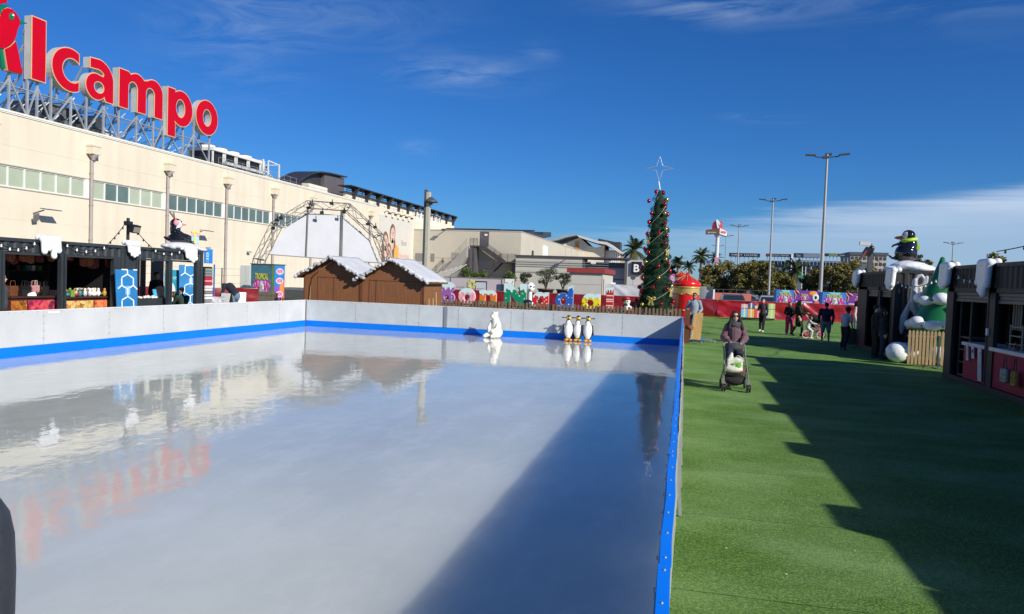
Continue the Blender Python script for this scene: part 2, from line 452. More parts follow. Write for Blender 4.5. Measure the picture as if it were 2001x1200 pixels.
# right board next to the viewer
rr = thing('rink_board', 'near rink board seen along its bright blue capped top beside the turf', 'rink board')
rc = [-3]; y = -1.0
while y < YF: rc.append(y); y += 2.02
rc.append(YF)
panels(rr, 'y', XR-.02, rc, -1, M('board_plastic_near', (.60, .62, .60), .4, .25, 5, stretch=(1, .4, 1)))
k = MB(); k.bx(XR-.02, XR-.034, -3, YF, -.01, .238); k.build('kick_strip', blue, rr)
for a, b in zip(rc[:-1], rc[1:]):
    mb = MB(); j = random.uniform(-.006, .006); n = 6
    vs = []
    for i in range(n+1):
        yy = a+.003+(b-a-.006)*i/n; jj = j+.004*math.sin(i*1.7+a)
        vs += [(XR-.016+jj, yy, BH), (XR+.032+jj, yy, BH), (XR+.032+jj, yy, BH+.014), (XR-.016+jj, yy, BH+.014)]
    fs = [(3, 2, 1, 0), (4*n, 4*n+1, 4*n+2, 4*n+3)]
    for i in range(n):
        for q in range(4): fs.append((4*i+q, 4*i+(q+1) % 4, 4*i+4+(q+1) % 4, 4*i+4+q))
    mb.add(vs, fs); cp = mb.build('top_cap', bluecap, rr)
    nn = 7
    for i in range(nn):
        bo = MB()
        yy = a+.07+(b-a-.14)*i/(nn-1)
        bo.lathe([(.0, .005), (.004, .0045), (.005, .002), (.007, .001), (.007, 0)], (XR+.008+random.uniform(-.003, .003), yy, BH+.0145), 10)
        bo.build('bolt', steel, cp)
mb = MB()
for z_ in ((BH-.05, BH-.005), (.35, .39), (.72, .76)): mb.bx(XR+.002, XR+.028, -3, YF, *z_)
y = -2
while y < YF:
    mb.bx(XR+.001, XR+.029, y, y+.05, 0, BH-.01)
    if y > 6.5: mb.bar((XR+.03, y+.02, .7), (XR+.09, y+.02, .02), .03)
    y += 1.01
mb.build('support_frame', steel, rr)
# crinkled sheeting hanging on the outer side
sh = MB(); n = 260; rows = 5; vs = []
for i in range(n+1):
    yy = -3+(YF+3)*i/n; w_ = max(0, min(1, (yy-5)/4))
    for k_ in range(rows):
        z = .9-.9*k_/(rows-1)
        vs.append((XR+.031+w_*(.018+.022*k_/(rows-1))+w_*.012*mnoise.noise(Vector((yy*3, z*4, 1)))+w_*.008*mnoise.noise(Vector((yy*9, z*9, 4))), yy, z+.03*mnoise.noise(Vector((yy*2, 0, k_)))+.005))
fs = [(i*rows+k_, i*rows+k_+1, (i+1)*rows+k_+1, (i+1)*rows+k_) for i in range(n) for k_ in range(rows-1)]
sh.add(vs, fs, True); sh.build('plastic_sheeting', M('milky_sheeting', (.46, .47, .47), .3, .35, 7), rr)
# ------------------------------------------------------------------ hypermarket
BX = -44.; RZ = 12.02
cream = M('cream_render', (.69, .625, .50), .85, .05, .25, bump=.05, bscale=8)
N, L, p = nodes(cream)   # faint horizontal casting joints and dirt streaks in the render
tcn = N.new('ShaderNodeTexCoord'); mp = N.new('ShaderNodeMapping'); mp.inputs['Scale'].default_value = (1, .9, .05); L.new(tcn.outputs['Object'], mp.inputs[0])
nz = N.new('ShaderNodeTexNoise'); nz.inputs['Scale'].default_value = 1.4; nz.inputs['Detail'].default_value = 6; L.new(mp.outputs[0], nz.inputs[0])
cr = N.new('ShaderNodeValToRGB'); cr.color_ramp.elements[0].position = .35; cr.color_ramp.elements[0].color = (.93, .925, .92, 1); cr.color_ramp.elements[1].position = .6; cr.color_ramp.elements[1].color = (1, 1, 1, 1)
L.new(nz.outputs[0], cr.inputs[0]); mxx = N.new('ShaderNodeMixRGB'); mxx.blend_type = 'MULTIPLY'; mxx.inputs[0].default_value = 1
src = p.inputs['Base Color'].links[0].from_socket; L.new(src, mxx.inputs[1]); L.new(cr.outputs[0], mxx.inputs[2]); L.new(mxx.outputs[0], p.inputs['Base Color'])
creamw = M('pale_cream_panel', (.68, .64, .55), .8, .04, .3)
coping = M('coping_white', (.74, .72, .66), .6, .06, 1)
pipec = M('grey_downpipe', (.34, .30, .29), .5, .1, 2)
hopc = M('cream_hopper', (.66, .60, .46), .6, .06, 2)
glassd = M('window_glass_dark', (.10, .15, .14), .12, .25, .35, spec=.8)
glassl = M('window_glass_blind', (.40, .45, .34), .15, .12, .35, spec=.7)
frame_w = M('window_frame_white', (.74, .76, .74), .4, .03, 2)
darkm = M('dark_roof_metal', (.035, .036, .042), .5, .2, 1)
H = thing('hypermarket_building', 'long cream rendered hypermarket with a strip of windows and dark roof brackets', 'building', (BX, 60, 0))
def hp(nm, mb, mt, par=None): mb.off = Vector((BX, 60, 0)) ; return None
def W_(): return MB((BX, 60, 0))
mb = W_()
y0, y1 = -5., 137.
# wall above and below the window strip, piers between the bays
WZ0, WZ1 = 7.14, 8.50
mb.bx(BX-.4, BX, y0, y1, 0, WZ0); mb.bx(BX-.4, BX, y0, y1, WZ1, RZ)
PY = [47.17+8.42*i for i in range(-6, 7)]
last = PY[5]+8.42
bays = [(a, a+8.42) for a in PY if a < 88]
yy = y0
for a, b in bays:
    s0 = a+.24; s1 = a+.24+6*1.29
    mb.bx(BX-.4, BX-.0, yy, s0, WZ0, WZ1); yy = s1
mb.bx(BX-.4, BX, yy, y1, WZ0, WZ1)
mb.bx(BX-60, BX-.4, y0, y1, 11.3, 11.6); mb.bx(BX-60, BX-59.6, y0, y1, 0, 11.3); mb.bx(BX-59.6, BX-.4, y1-.4, y1, 0, 11.3)
for z in (2.9, 5.0, 9.85): mb.bx(BX, BX+.012, y0, y1, z, z+.03)
mb.build('wall', cream, H)
c_ = W_(); c_.bx(BX-.5, BX+.10, y0, 100, RZ, RZ+.13); c_.bx(BX-.3, BX+.06, y0, 100, RZ-.09, RZ); c_.build('coping', coping, H)
c_ = W_(); 
for i in range(46):
    y = 30+i*1.8; c_.bar((BX-.35, y, RZ+.13), (BX-.35, y, RZ+.42), .03)
for z in (.40,): c_.bar((BX-.35, 20, RZ+z), (BX-.35, 112, RZ+z), .02)
c_.build('roof_cable_rail', dsteel, H)
random.seed(11)
for bi, (a, b) in enumerate(bays):
    for i in range(6):
        if a+8 < 38: continue
        s0 = a+.24+i*1.29; fr = W_()
        fr.bx(BX-.14, BX-.03, s0+.001, s0+.05, WZ0, WZ1); fr.bx(BX-.14, BX-.03, s0+1.24, s0+1.289, WZ0, WZ1)
        fr.bx(BX-.14, BX-.03, s0+.05, s0+1.24, WZ0, WZ0+.05); fr.bx(BX-.14, BX-.03, s0+.05, s0+1.24, WZ1-.05, WZ1)
        f_ = fr.build('window', frame_w, H)
        lightb = (a < 46) or (a < 54 and i in (0, 3, 4, 5))
        g = W_(); g.bx(BX-.11, BX-.09, s0+.05, s0+1.24, WZ0+.05, WZ1-.05); g.build('pane', glassl if lightb else glassd, f_)
    pl = W_(); pl.bx(BX-.05, BX+.03, a+.24+6*1.29+.02, a+8.42-.12, WZ0-.02, WZ1+.02); pl.build('pilaster', white, H)
lin_ = W_(); lin_.bx(BX, BX+.05, y0, 90, WZ1+.03, WZ1+.10); lin_.bx(BX, BX+.05, y0, 90, WZ0-.10, WZ0-.03); lin_.build('window_trim', M('trim_dull_tan', (.40, .37, .30), .7, .1, 1), H)  # strips above and below the windows, darker than the wall
for a in PY[4:]:
    pp = W_(); pp.cyl((BX+.17, a, .05), (BX+.17, a, 10.0), .12, n=10)
    for z in (1.5, 4.0, 6.6, 9.0): pp.cyl((BX+.17, a, z), (BX+.17, a, z+.09), .15, n=10)
    pp.lathe([(.12, 9.98), (.14, 10.1), (.34, 10.36), (.34, 10.42)], (BX+.30, a, 0), 12)
    d_ = pp.build('downpipe', pipec, H)
    hh = W_(); hh.bx(BX+.0, BX+.62, a-.42, a+.42, 10.42, 11.12); hh.bx(BX+.0, BX+.66, a-.46, a+.46, 10.98, 11.06); hh.build('hopper', hopc, d_)
# upper storey with dark brackets
UZ0, UZ1 = RZ+.13, 13.0
mb = W_(); ya = at(675, 372, x=BX-.6).y
mb.bx(BX-.9, BX-.52, ya, y1, 11.6, UZ1-.1); mb.build('parapet_wall', creamw, H)
mb = W_(); mb.bx(BX-1.4, BX-.2, ya-.3, y1+.6, UZ1-.1, UZ1+.06)
for z in (13.3, 13.55, 13.75): mb.bar((BX-.4, ya, z), (BX-.4, y1, z), .07)
y = ya
while y < y1: mb.bar((BX-.4, y, 13), (BX-.4, y, 13.75), .07); y += 2.4
mb.build('dark_fascia', darkm, H)
for px in (692, 717, 739, 760, 780, 798, 815, 832, 847, 861, 874, 887):
    q = at(px, 400, x=BX-.3).y
    mb = W_(); w_ = .22
    prof = [(BX-.5, 11.9), (BX-.28, 11.9), (BX-.15, 12.8), (BX+.35, 13.6), (BX+.5, 13.78), (BX-.7, 13.78), (BX-.5, 13.0)]
    mb.prism([(x, q-w_, z) for x, z in prof], (0, 2*w_, 0)); mb.build('roof_bracket', darkm, H)
mb = W_(); mb.bx(BX-1.6, BX+.5, ya-.4, y1+.4, 13.79, 13.88); mb.build('canopy_edge', darkm, H)
# dark stair tower with curved roof
ta = at(633, 380, x=BX-3).y; tb = at(672, 380, x=BX-3).y
mb = W_(); mb.bx(BX-6, BX-3, ta, tb, 11.6, at(652, 343, x=BX-3).z); mb.build('stair_tower', M('tower_cladding', (.10, .09, .10), .6, .12, 1.2), H)
mb = W_(); arc = []
yl = at(592, 357, x=BX-3).y; yr = at(679, 344, x=BX-3).y
for px, py in ((583, 357), (588, 351.5), (594, 347), (602, 342), (611, 338), (620, 335.5), (630, 335), (645, 337), (662, 341), (679, 345)): arc.append(tuple(at(px, py, x=BX-2.6)))
low = [(x, y, z-.16) for x, y, z in arc[::-1]]
mb.prism(arc+low, (-3.2, 0, 0)); 
fill = arc[:8]+[(BX-2.6, arc[7][1], arc[0][2]-.1), (BX-2.6, arc[0][1], arc[0][2]-.1)]
mb.prism([(x-.9, y, z-.17) for x, y, z in fill], (-2, 0, 0))
mb.build('curved_roof', darkm, H)
mb = W_(); q_ = at(604, 358, x=BX-2.5); mb.bx(BX-5, BX-2.5, q_.y, ta-.02, 11.6, q_.z); mb.build('plant_room', creamw, H)
# vents and ducts behind the sign
mb = W_(); 
for (p0, p1, zt) in ((78, 150, 14.2),):
    a = at(p0, 235, x=BX-3.2).y; b = at(p1, 235, x=BX-3.2).y
    n = 12
    for i in range(n): mb.bx(BX-6, BX-3.2+.05*(i % 2), a+(b-a)*i/n, a+(b-a)*(i+1)/n-.02, 12, zt-.1)
    mb.bx(BX-6.2, BX-3.0, a-.1, b, zt-.1, zt)
    mb.prism([(BX-3.1, b, 14.1), (BX-3.1, b+.6, 13.8), (BX-3.1, b+1.3, 12.6), (BX-3.1, b+1.4, 12.0), (BX-3.1, b, 12)], (-3, 0, 0))
mb.build('roof_vent', M('louvre_grey', (.12, .13, .14), .5, .25, 2), H)
mb = W_(); a = at(165, 255, x=BX-1.8).y; b = at(205, 265, x=BX-1.8).y
mb.bx(BX-3, BX-1.8, a, b, 12.2, 13.0); mb.build('roof_duct', dsteel, H)
mb = W_(); mb.bx(BX-3, BX-1.8, b+.05, b+.9, 12.2, 13.0); mb.build('roof_duct', M('duct_pale', (.5, .52, .52), .5, .1, 2), H)
mb = W_(); mb.bx(BX-3.2, BX-2.2, at(170, 240, x=BX-3).y, at(190, 240, x=BX-3).y, 12.9, 14.0); mb.build('roof_duct', M('duct_beige', (.42, .40, .34), .6, .1, 2), H)

# ------------------------------------------------------------------ rooftop chillers
white_m = M('chiller_white', (.68, .69, .68), .45, .12, 1.5)
ch = thing('rooftop_chiller', 'white air conditioning plant with four round fans behind pipework on the hypermarket roof', 'air conditioning unit', (BX-3, 66, RZ))
O_ = (BX-3, 66, RZ)
ys_ = [at(px, 340, x=BX-1.5).y for px in (416, 440, 463, 487, 512)]
for i in range(4):
    a, b = ys_[i], ys_[i+1]
    mb = MB(O_); mb.bx(BX-4.5, BX-1.5, a+.03, b-.03, RZ+1.75, RZ+2.05)
    mb.bx(BX-4.4, BX-4.2, a+.1, b-.1, RZ+.1, RZ+1.75)
    for yy_ in (a+.1, b-.18): mb.bx(BX-1.75, BX-1.6, yy_, yy_+.12, RZ-.05, RZ+1.75)
    mb.bx(BX-4.4, BX-1.7, a+.1, b-.1, RZ, RZ+.5)
    hs_ = mb.build('housing', white_m, ch)
    mb = MB(O_); mb.bx(BX-4.1, BX-1.85, a+.22, b-.22, RZ+.5, RZ+1.7); mb.build('coil', black, hs_)
    mb = MB(O_); c0 = (BX-3, (a+b)/2, RZ+2.05); mb.lathe([(.95, 0), (.85, .22), (.85, .34), (.78, .34), (.78, .1)], c0, 20); mb.build('fan_ring', white_m, ch)
    mb = MB(O_); mb.lathe([(.86, .345), (.86, .40), (.3, .47), (0, .47)], c0, 20); mb.build('fan_guard', dsteel, ch)
mb = MB(O_); a = ys_[4]; b = at(545, 350, x=BX-1.5).y
for (y_, z0, z1) in ((a+.2, 0, 2.3), (b, 0, 2.15)):
    for x_ in (BX-1.5, BX-3.6): mb.bar((x_, y_, RZ+z0-.1), (x_, y_, RZ+z1), .13)
mb.bar((BX-1.5, a+1.2, RZ+2.3), (BX-1.5, b, RZ+2.15), .1); mb.bar((BX-3.6, a+1.2, RZ+2.3), (BX-3.6, b, RZ+2.15), .1); mb.bar((BX-1.5, b, RZ+2.15), (BX-3.6, b, RZ+2.15), .1)
mb.bar((BX-1.5, a+1.2, RZ), (BX-1.5, a+1.2, RZ+2.3), .1)
mb.build('steel_gantry', white_m, ch)
mb = MB(O_); random.seed(5)
for i in range(26):
    yq = random.uniform(a, b-.3); z = random.uniform(.1, 1.9); mb.cyl((BX-1.7-random.random(), yq, RZ+z), (BX-1.7-random.random(), yq+random.uniform(-.6, .6), RZ+z+random.uniform(-.7, .7)), random.uniform(.04, .13), n=8)
for i in range(8):
    z = .2+random.random()*.7; mb.cyl((BX-1.2, ys_[1]-1+random.random(), RZ+z), (BX-1.2, ys_[4], RZ+z), .07, n=6)
mb.bx(BX-2.6, BX-1.7, a+.05, a+.9, RZ, RZ+2.2); mb.build('pipework', M('pipe_grey', (.45, .46, .46), .4, .3, 3), ch)
mb = MB(O_); mb.cyl((BX-1.5, b-.4, RZ), (BX-1.5, b-.4, RZ+.55), .16); mb.build('red_tank', M('tank_red', (.35, .02, .03), .5), ch)
mb = MB(O_)
for i in range(12): mb.bar((BX-.9, ys_[0]+i*1.35, RZ+.1), (BX-.9, ys_[0]+i*1.35, RZ+1.05), .035)
for z in (.55, 1.05): mb.bar((BX-.9, ys_[0], RZ+z), (BX-.9, ys_[0]+15, RZ+z), .03)
mb.build('railing', steel, ch)

# ------------------------------------------------------------------ rooftop sign
red = M('sign_red', (.50, .0, .014), .45, .06, .6, spec=.2)
signgrey = M('sign_side_grey', (.46, .47, .46), .5, .12, 1)
trimc = M('sign_trim_cream', (.62, .40, .24), .5, .05, 1)
green = M('sign_green', (.0, .16, .08), .4, .08, 1)
SX = BX+.2
SG = thing('rooftop_sign', 'big red letters on a steel lattice along the roof edge of the cream hypermarket', 'sign', (SX, 52, 12.1))
def arcp(cx, cy, rx, ry, a0, a1, n=22):
    return [(cx+rx*math.cos(R(a0+(a1-a0)*i/n)), cy+ry*math.sin(R(a0+(a1-a0)*i/n))) for i in range(n+1)]
def curve_mesh(loops, thick, offset):
    cu = bpy.data.curves.new('g', 'CURVE'); cu.dimensions = '2D'; cu.fill_mode = 'BOTH'; cu.extrude = thick/2; cu.offset = offset
    for lp in loops:
        sp_ = cu.splines.new('POLY'); sp_.points.add(len(lp)-1); sp_.use_cyclic_u = True
        for q, (a, b) in zip(sp_.points, lp): q.co = (a, b, 0, 1)
    o = bpy.data.objects.new('g', cu); COL.objects.link(o)
    dg = bpy.context.evaluated_depsgraph_get(); me = bpy.data.meshes.new_from_object(o.evaluated_get(dg))
    bpy.data.objects.remove(o); bpy.data.curves.remove(cu)
    return me
def add_glyph(mb, loops, thick, offset, org, ud, vd, nd_):
    me = curve_mesh(loops, thick, offset); org = Vector(org)
    mb.add([org+Vector(ud)*v.co.x+Vector(vd)*v.co.y+Vector(nd_)*v.co.z for v in me.vertices], [tuple(q.vertices) for q in me.polygons])
    bpy.data.meshes.remove(me)
GL = {
 'l': ([[(0, 0), (1.18, 0), (1.18, 4.25), (0, 4.25)]], 41.74),
 'c': ([arcp(1.6, 1.5, 1.62, 1.56, 60, 300)+arcp(1.78, 1.5, .85, .84, 318, 42)], 43.40),
 'a': ([[(.42, 2.98)]+arcp(1.2, 1.55, 1.58, 1.52, 85, 8)+[(2.78, 0), (1.95, 0), (1.84, .30)]+arcp(1.05, .95, 1.03, 1.0, 310, 90)+[(1.70, 1.86)]+arcp(1.2, 1.6, .72, .66, 40, 90)+[(.42, 2.2)], arcp(1.32, .95, .46, .40, 0, 360)[:-1]], 46.37),
 'm': ([[(0, 0), (1.05, 0)]+arcp(1.525, 1.75, .475, .52, 180, 0)+[(2.0, 0), (3.03, 0)]+arcp(3.49, 1.75, .47, .52, 180, 0)+[(3.96, 0), (5.0, 0)]+arcp(3.85, 1.95, 1.15, 1.12, 0, 128)+arcp(1.95, 1.95, 1.1, 1.12, 45, 128)+[(1.02, 3.02), (0, 3.02)]], 49.69),
 'p': ([[(0, -1.15), (1.05, -1.15), (1.05, .12)]+arcp(1.8, 1.5, 1.5, 1.56, 238, 482)+[(1.0, 2.9), (.98, 3.02), (0, 3.02)], arcp(1.68, 1.5, .56, .76, 0, 360)[:-1]], 55.27),
 'o': ([arcp(1.62, 1.5, 1.62, 1.6, 0, 360, 40)[:-1], arcp(1.62, 1.5, .58, .74, 0, 360, 26)[:-1]], 59.02)}
for ch_ in 'lcampo':
    loops, gy = GL[ch_]
    L0 = MB((SX, 52, 12.1)); add_glyph(L0, loops, .55, 0, (SX-.30, gy, 14.6), (0, 1, 0), (0, 0, 1), (1, 0, 0))
    lo = L0.build('letter', signgrey, SG)
    L1 = MB((SX, 52, 12.1)); add_glyph(L1, loops, .05, .02, (SX+.0, gy, 14.6), (0, 1, 0), (0, 0, 1), (1, 0, 0)); L1.build('trim', trimc, lo)
    L2 = MB((SX, 52, 12.1)); add_glyph(L2, loops, .05, -.06, (SX+.03, gy, 14.6), (0, 1, 0), (0, 0, 1), (1, 0, 0)); L2.build('face', red, lo)
def onsign(pts, dx=0): return [(SX+dx, at(px, py, x=SX).y, at(px, py, x=SX).z) for px, py in pts]
bird = None
def bp_(pts, mt, nm, dx, th, par):
    q = MB((SX, 52, 12.1)); q.prism(onsign(pts, dx), (-th, 0, 0)); return q.build(nm, mt, par)
body_ = [(-24, 62), (-20, 40), (-8, 33), (0, 32), (2, 24), (7, 18), (14, 15.5), (22, 18), (29, 24), (35, 33), (38, 40), (38.5, 46), (34, 56), (31, 68), (28.5, 76), (22, 84), (12, 92), (2, 94), (-10, 92), (-20, 82)]
def grow(pts, k):
    cx_ = sum(a for a, b in pts)/len(pts); cy_ = sum(b for a, b in pts)/len(pts)
    out = []
    for a, b in pts:
        d = math.hypot(a-cx_, b-cy_); out.append((a+(a-cx_)/d*k, b+(b-cy_)/d*k))
    return out
bird = bp_(body_, red, 'emblem', .06, .1, SG)
bp_(grow(body_, 1.1), trimc, 'trim', .0, .5, bird)
bp_([(36.5, 38), (43, 42), (52, 45.5), (50, 47), (40, 47.2)], green, 'beak', .07, .25, bird)
bp_([(21+5*math.cos(t/8*PI), 32+7*math.sin(t/8*PI)) for t in range(16)], green, 'eye', .09, .05, bird)
bp_([(20.5, 30), (24, 27), (26, 32)], white, 'eye_glint', .11, .03, bird)
bp_([(-20, 40), (-12, 22), (-4, 13), (5, 9.5), (14, 10), (17, 12), (9, 15), (3, 20), (0, 28), (-6, 31), (-14, 36)], green, 'crown_band', .04, .2, bird)
for pts in ([(-12, -16), (8, -16), (13.5, 5), (7, 6), (-2, 8), (-8, 12)], [(9, 96), (20, 91), (30, 81), (36, 108), (43, 144), (30, 141), (15.5, 136.5)], [(-40, 88), (-22, 84), (-8, 96), (-22, 128), (-46, 120)]):
    f_ = bp_(pts, red, 'emblem_part', .06, .1, SG); bp_(grow(pts, 1.2), trimc, 'trim', .0, .5, f_)
bp_([(-2, 97), (4, 96.5), (10, 134.5), (3, 132.5)], green, 'green_stripe', .06, .3, SG)
FRM = MB((SX, 52, 12.1)); pxs = [-60, -20, 20, 56, 75, 102, 141, 171, 205, 234, 269, 302, 322, 360, 381, 412]
ysn = [at(px, 250, x=BX).y for px in pxs]
for i, y in enumerate(ysn):
    FRM.bar((BX-.15, y, RZ), (BX-.15, y, 15.4), .13); FRM.bar((BX-3.6, y, RZ), (BX-.5, y, 16.9), .10)
    FRM.bar((BX-.15, y, 13.85), (BX-2.4, y, 13.85), .07)
    if i < len(ysn)-1:
        y2 = ysn[i+1]
        FRM.bar((BX-.15, y, 14.3), (BX-.15, y2, RZ+.05), .09) if i % 2 == 0 else FRM.bar((BX-.15, y, RZ+.05), (BX-.15, y2, 14.3), .09)
        FRM.bar((BX-.2, y, 13.85), (BX-.2, y2, 13.85), .08)
        FRM.bar((BX-2.3, y, RZ), (BX-1.2, y2, 14.6), .07); FRM.bar((BX-3.0, y, 12.5), (BX-1.4, y2, 14.3), .06)
FRM.bar((BX-.15, ysn[0], 13.85), (BX-.15, ysn[-1], 13.85), .05)
for gy, h in ((41.9, 18), (44.6, 17.2), (47.6, 17.2), (50.2, 17), (54, 17), (56, 17), (60.6, 17)): FRM.bar((BX-.55, gy, 13.8), (BX-.55, gy, h), .1)
FRM.build('lattice_frame', M('lattice_steel', (.36, .39, .42), .45, .2, 1, metal=.3), SG)

# ------------------------------------------------------------------ things on the wall
def walllight(px, py, label):
    q = at(px, py, x=BX+.7)
    t = thing('wall_light', label, 'lamp', (BX, q.y, q.z), group='lamps on the cream wall')
    mb = MB(); mb.bar((0, -.15, -.1), (.75, 0, .15), .07); mb.build('arm', dsteel, t)
    mb = MB(); mb.box((1.0, .35, .22), (.55, 1.3, .06), ry=.12); mb.build('panel', dsteel, t)
    mb = MB(); mb.box((.45, -.35, -.38), (.08, .38, .6), ry=.5, rx=.35); mb.build('lamp_head', M('lamp_grey', (.20, .19, .19), .5), t)
walllight(85, 415, 'angled solar wall lamp left of the first downpipe on the cream wall')
walllight(394, 455, 'angled solar wall lamp on the cream wall behind the sitting black penguin')
for px, py, lb_ in ((408, 484, 'small camera on the cream wall right of the sitting penguin'), (488, 492, 'small camera on the cream wall left of the stage arch')):
    q = at(px, py, x=BX+.3); t = thing('security_camera', lb_, 'camera', (BX, q.y, q.z))
    mb = MB(); mb.bar((0, 0, 0), (.3, 0, -.05), .08); mb.build('bracket', dsteel, t)
    mb = MB(); mb.bar((.3, -.25, -.05), (.3, .2, -.02), .16); mb.build('camera_body', M('cam_grey', (.3, .3, .3), .5), t)

# big printed banner: three painted laughing faces
q0 = at(745, 418, x=BX+.3); q1 = at(805.5, 500, x=BX+.3)
ya_, yb_, zt_, zb_ = q0.y, q1.y-.1, 11.0, 1.5
BN = thing('wall_banner', 'tall pale banner with three laughing faces hanging at the end of the cream wall', 'banner', (BX, ya_, 0))
mb = MB((BX, ya_, 0)); mb.bx(BX+.02, BX+.16, ya_, yb_, zb_, zt_); mb.build('canvas', M('banner_cream', (.60, .57, .51), .7, .03, .5), BN)
def disc(mb, y, z, ry, rz_, dx, rot=0, n=20):
    mb.prism([(BX+.162+dx, y+ry*math.cos(2*PI*i/n)*math.cos(rot)-rz_*math.sin(2*PI*i/n)*math.sin(rot), z+ry*math.cos(2*PI*i/n)*math.sin(rot)+rz_*math.sin(2*PI*i/n)*math.cos(rot)) for i in range(n)], (.004, 0, 0))
Wd = yb_-ya_
skinp = M('print_skin', (.66, .44, .34), .7, .12, .8); hairp = M('print_hair', (.19, .11, .075), .7, .3, 1); orng = M('print_orange', (.70, .36, .08), .7, .1, 1); dkp = M('print_dark', (.12, .04, .04), .7); teeth = M('print_teeth', (.8, .78, .74), .6)
hr = MB((BX, ya_, 0)); sk = MB((BX, ya_, 0)); og = MB((BX, ya_, 0)); dk = MB((BX, ya_, 0)); th_ = MB((BX, ya_, 0))
for (u, v, s_, r_) in ((.17, 7.0, 1.0, .12), (.37, 8.3, 1.0, -.1), (.27, 5.4, .95, .05)):
    y = ya_+Wd*u
    disc(hr, y, v+.15*s_, 1.12*s_, 1.5*s_, 0, r_); disc(sk, y+.08, v-.1, .82*s_, 1.22*s_, .006, r_); disc(sk, y+.1, v-1.5, .5, .8, .006)
    disc(dk, y-.25, v+.2, .13, .08, .012); disc(dk, y+.38, v+.2, .13, .08, .012)
    disc(dk, y+.08, v-.52, .36, .2, .012, .1); disc(th_, y+.08, v-.46, .27, .09, .018, .1); disc(hr, y+.1, v-.08, .08, .14, .012)
    disc(hr, y-.25, v+.4, .2, .04, .012); disc(hr, y+.38, v+.4, .2, .04, .012)
disc(hr, ya_+Wd*.12, 5.6, .8, 2.2, -.001); disc(hr, ya_+Wd*.42, 6.2, .7, 1.8, -.001)
og.prism([(BX+.163, ya_+Wd*.40, zb_+.1), (BX+.163, ya_+Wd*.58, zb_+.1), (BX+.163, ya_+Wd*.57, 6.4), (BX+.163, ya_+Wd*.50, 6.9), (BX+.163, ya_+Wd*.44, 6.2)], (.004, 0, 0))
for m_, n_, k_ in ((hr, hairp, 'printed_hair'), (sk, skinp, 'printed_faces'), (og, orng, 'printed_jumper'), (dk, dkp, 'printed_features'), (th_, teeth, 'printed_teeth')): m_.build(k_, n_, BN)
tx = MB((BX, ya_, 0)); tx.text('Bazar', (BX+.165, ya_+Wd*.66, 6.9), (0, 1, 0), (0, 0, 1), .8, width=Wd*.18); tx.build('lettering', M('print_grey', (.22, .26, .24), .7), BN)
tx = MB((BX, ya_, 0)); tx.text('Bienvenida', (BX+.165, ya_+Wd*.60, 4.9), (0, 1, 0), (0, 0, 1), .8, width=Wd*.33); tx.build('lettering', M('print_salmon', (.72, .30, .24), .7), BN)
for i, px in enumerate((759, 771, 782, 792, 803)):
    q = at(px, 418+ (px-759)*.27, x=BX+.7)
    t = thing('banner_floodlight', 'small curved floodlight above the tall faces banner, %s from the left' % ('first', 'second', 'third', 'fourth', 'fifth')[i], 'lamp', (BX, q.y, zt_+.35), group='floodlights above the wall banner')
    mb = MB(); mb.tube([(0, 0, 0), (.3, 0, .25), (.65, 0, .2), (.8, 0, 0)], .06, 6); mb.build('arm', black, t)
    mb = MB(); mb.box((.85, 0, -.08), (.3, .55, .16), ry=-.5); mb.build('lamp_head', black, t)
# lattice logo frame on the parapet
ZT = thing('lattice_sign', 'faint white lattice sign fixed to the pale parapet above the tall banner', 'sign', (BX, 112, 0))
mb = MB((BX, 112, 0)); a = at(808, 430, x=BX-.3).y; b = at(858, 440, x=BX-.3).y
for z in (11.0, 11.7, 12.4, 13.1): mb.bar((BX-.1, a, z), (BX-.1, b, z), .07)
for i in range(5): mb.bar((BX-.1, a+(b-a)*i/4, 11), (BX-.1, a+(b-a)*i/4, 13.1), .07)
mb.build('lattice', M('lattice_grey', (.45, .45, .46), .5), ZT)
mb = MB((BX, 112, 0)); n = 7; al = random.Random(3)
for i in range(n):
    y = a+(b-a)*(i+.5)/n; mb.bar((BX+.02, y-.5, 11.1), (BX+.02, y+al.uniform(-.3, .3), 12.8), .12); mb.bar((BX+.02, y+.6, 11.1), (BX+.02, y+al.uniform(-.3, .3), 12.8), .12)
mb.build('strokes', white, ZT)

# ------------------------------------------------------------------ rear wing with outside stairs
GY = 115.3; GX1 = -25.8
gr = M('grey_render', (.50, .465, .38), .85, .06, .25); gr2 = M('grey_render_low', (.46, .45, .39), .85, .06, .25)
N, L, p = nodes(gr)
RW = thing('rear_wing_building', 'grey beige block with an outside steel staircase behind the wooden huts', 'building', (-35, GY, 0))
mb = MB((-35, GY, 0)); mb.bx(BX-3, GX1, GY, GY+1, 0, 9.72); mb.bx(GX1-1, GX1, GY+1, 262, 0, 9.72); mb.bx(BX-3, GX1-1, GY+1, 262, 9.2, 9.5)
mb.build('wall', gr, RW)
mb = MB((-35, GY, 0)); mb.bx(BX+.1, GX1+.06, GY-.06, GY+1.06, 9.72, 9.86); mb.bx(GX1-1.06, GX1+.06, GY+1.06, 262, 9.72, 9.86); mb.build('coping', M('coping_grey', (.40, .39, .36), .7), RW)
mb = MB((-35, GY, 0)); mb.bx(at(872, 447, y=GY+1.5).x, at(978, 450, y=GY+1.5).x, GY+1.5, GY+8, 9.86, at(920, 446.5, y=GY+1.5).z); mb.build('roof_plate', darkm, RW)
mb = MB((-35, GY, 0)); mb.bx(BX+.2, GX1-.02, GY-.025, GY, 5.2, 5.26); mb.bx(BX+.2, GX1-.02, GY-.025, GY, 2.6, 2.66); mb.build('wall_joint', M('joint', (.3, .29, .26), .8), RW)
d0 = at(939, 462, y=GY); d1 = at(955, 480, y=GY)
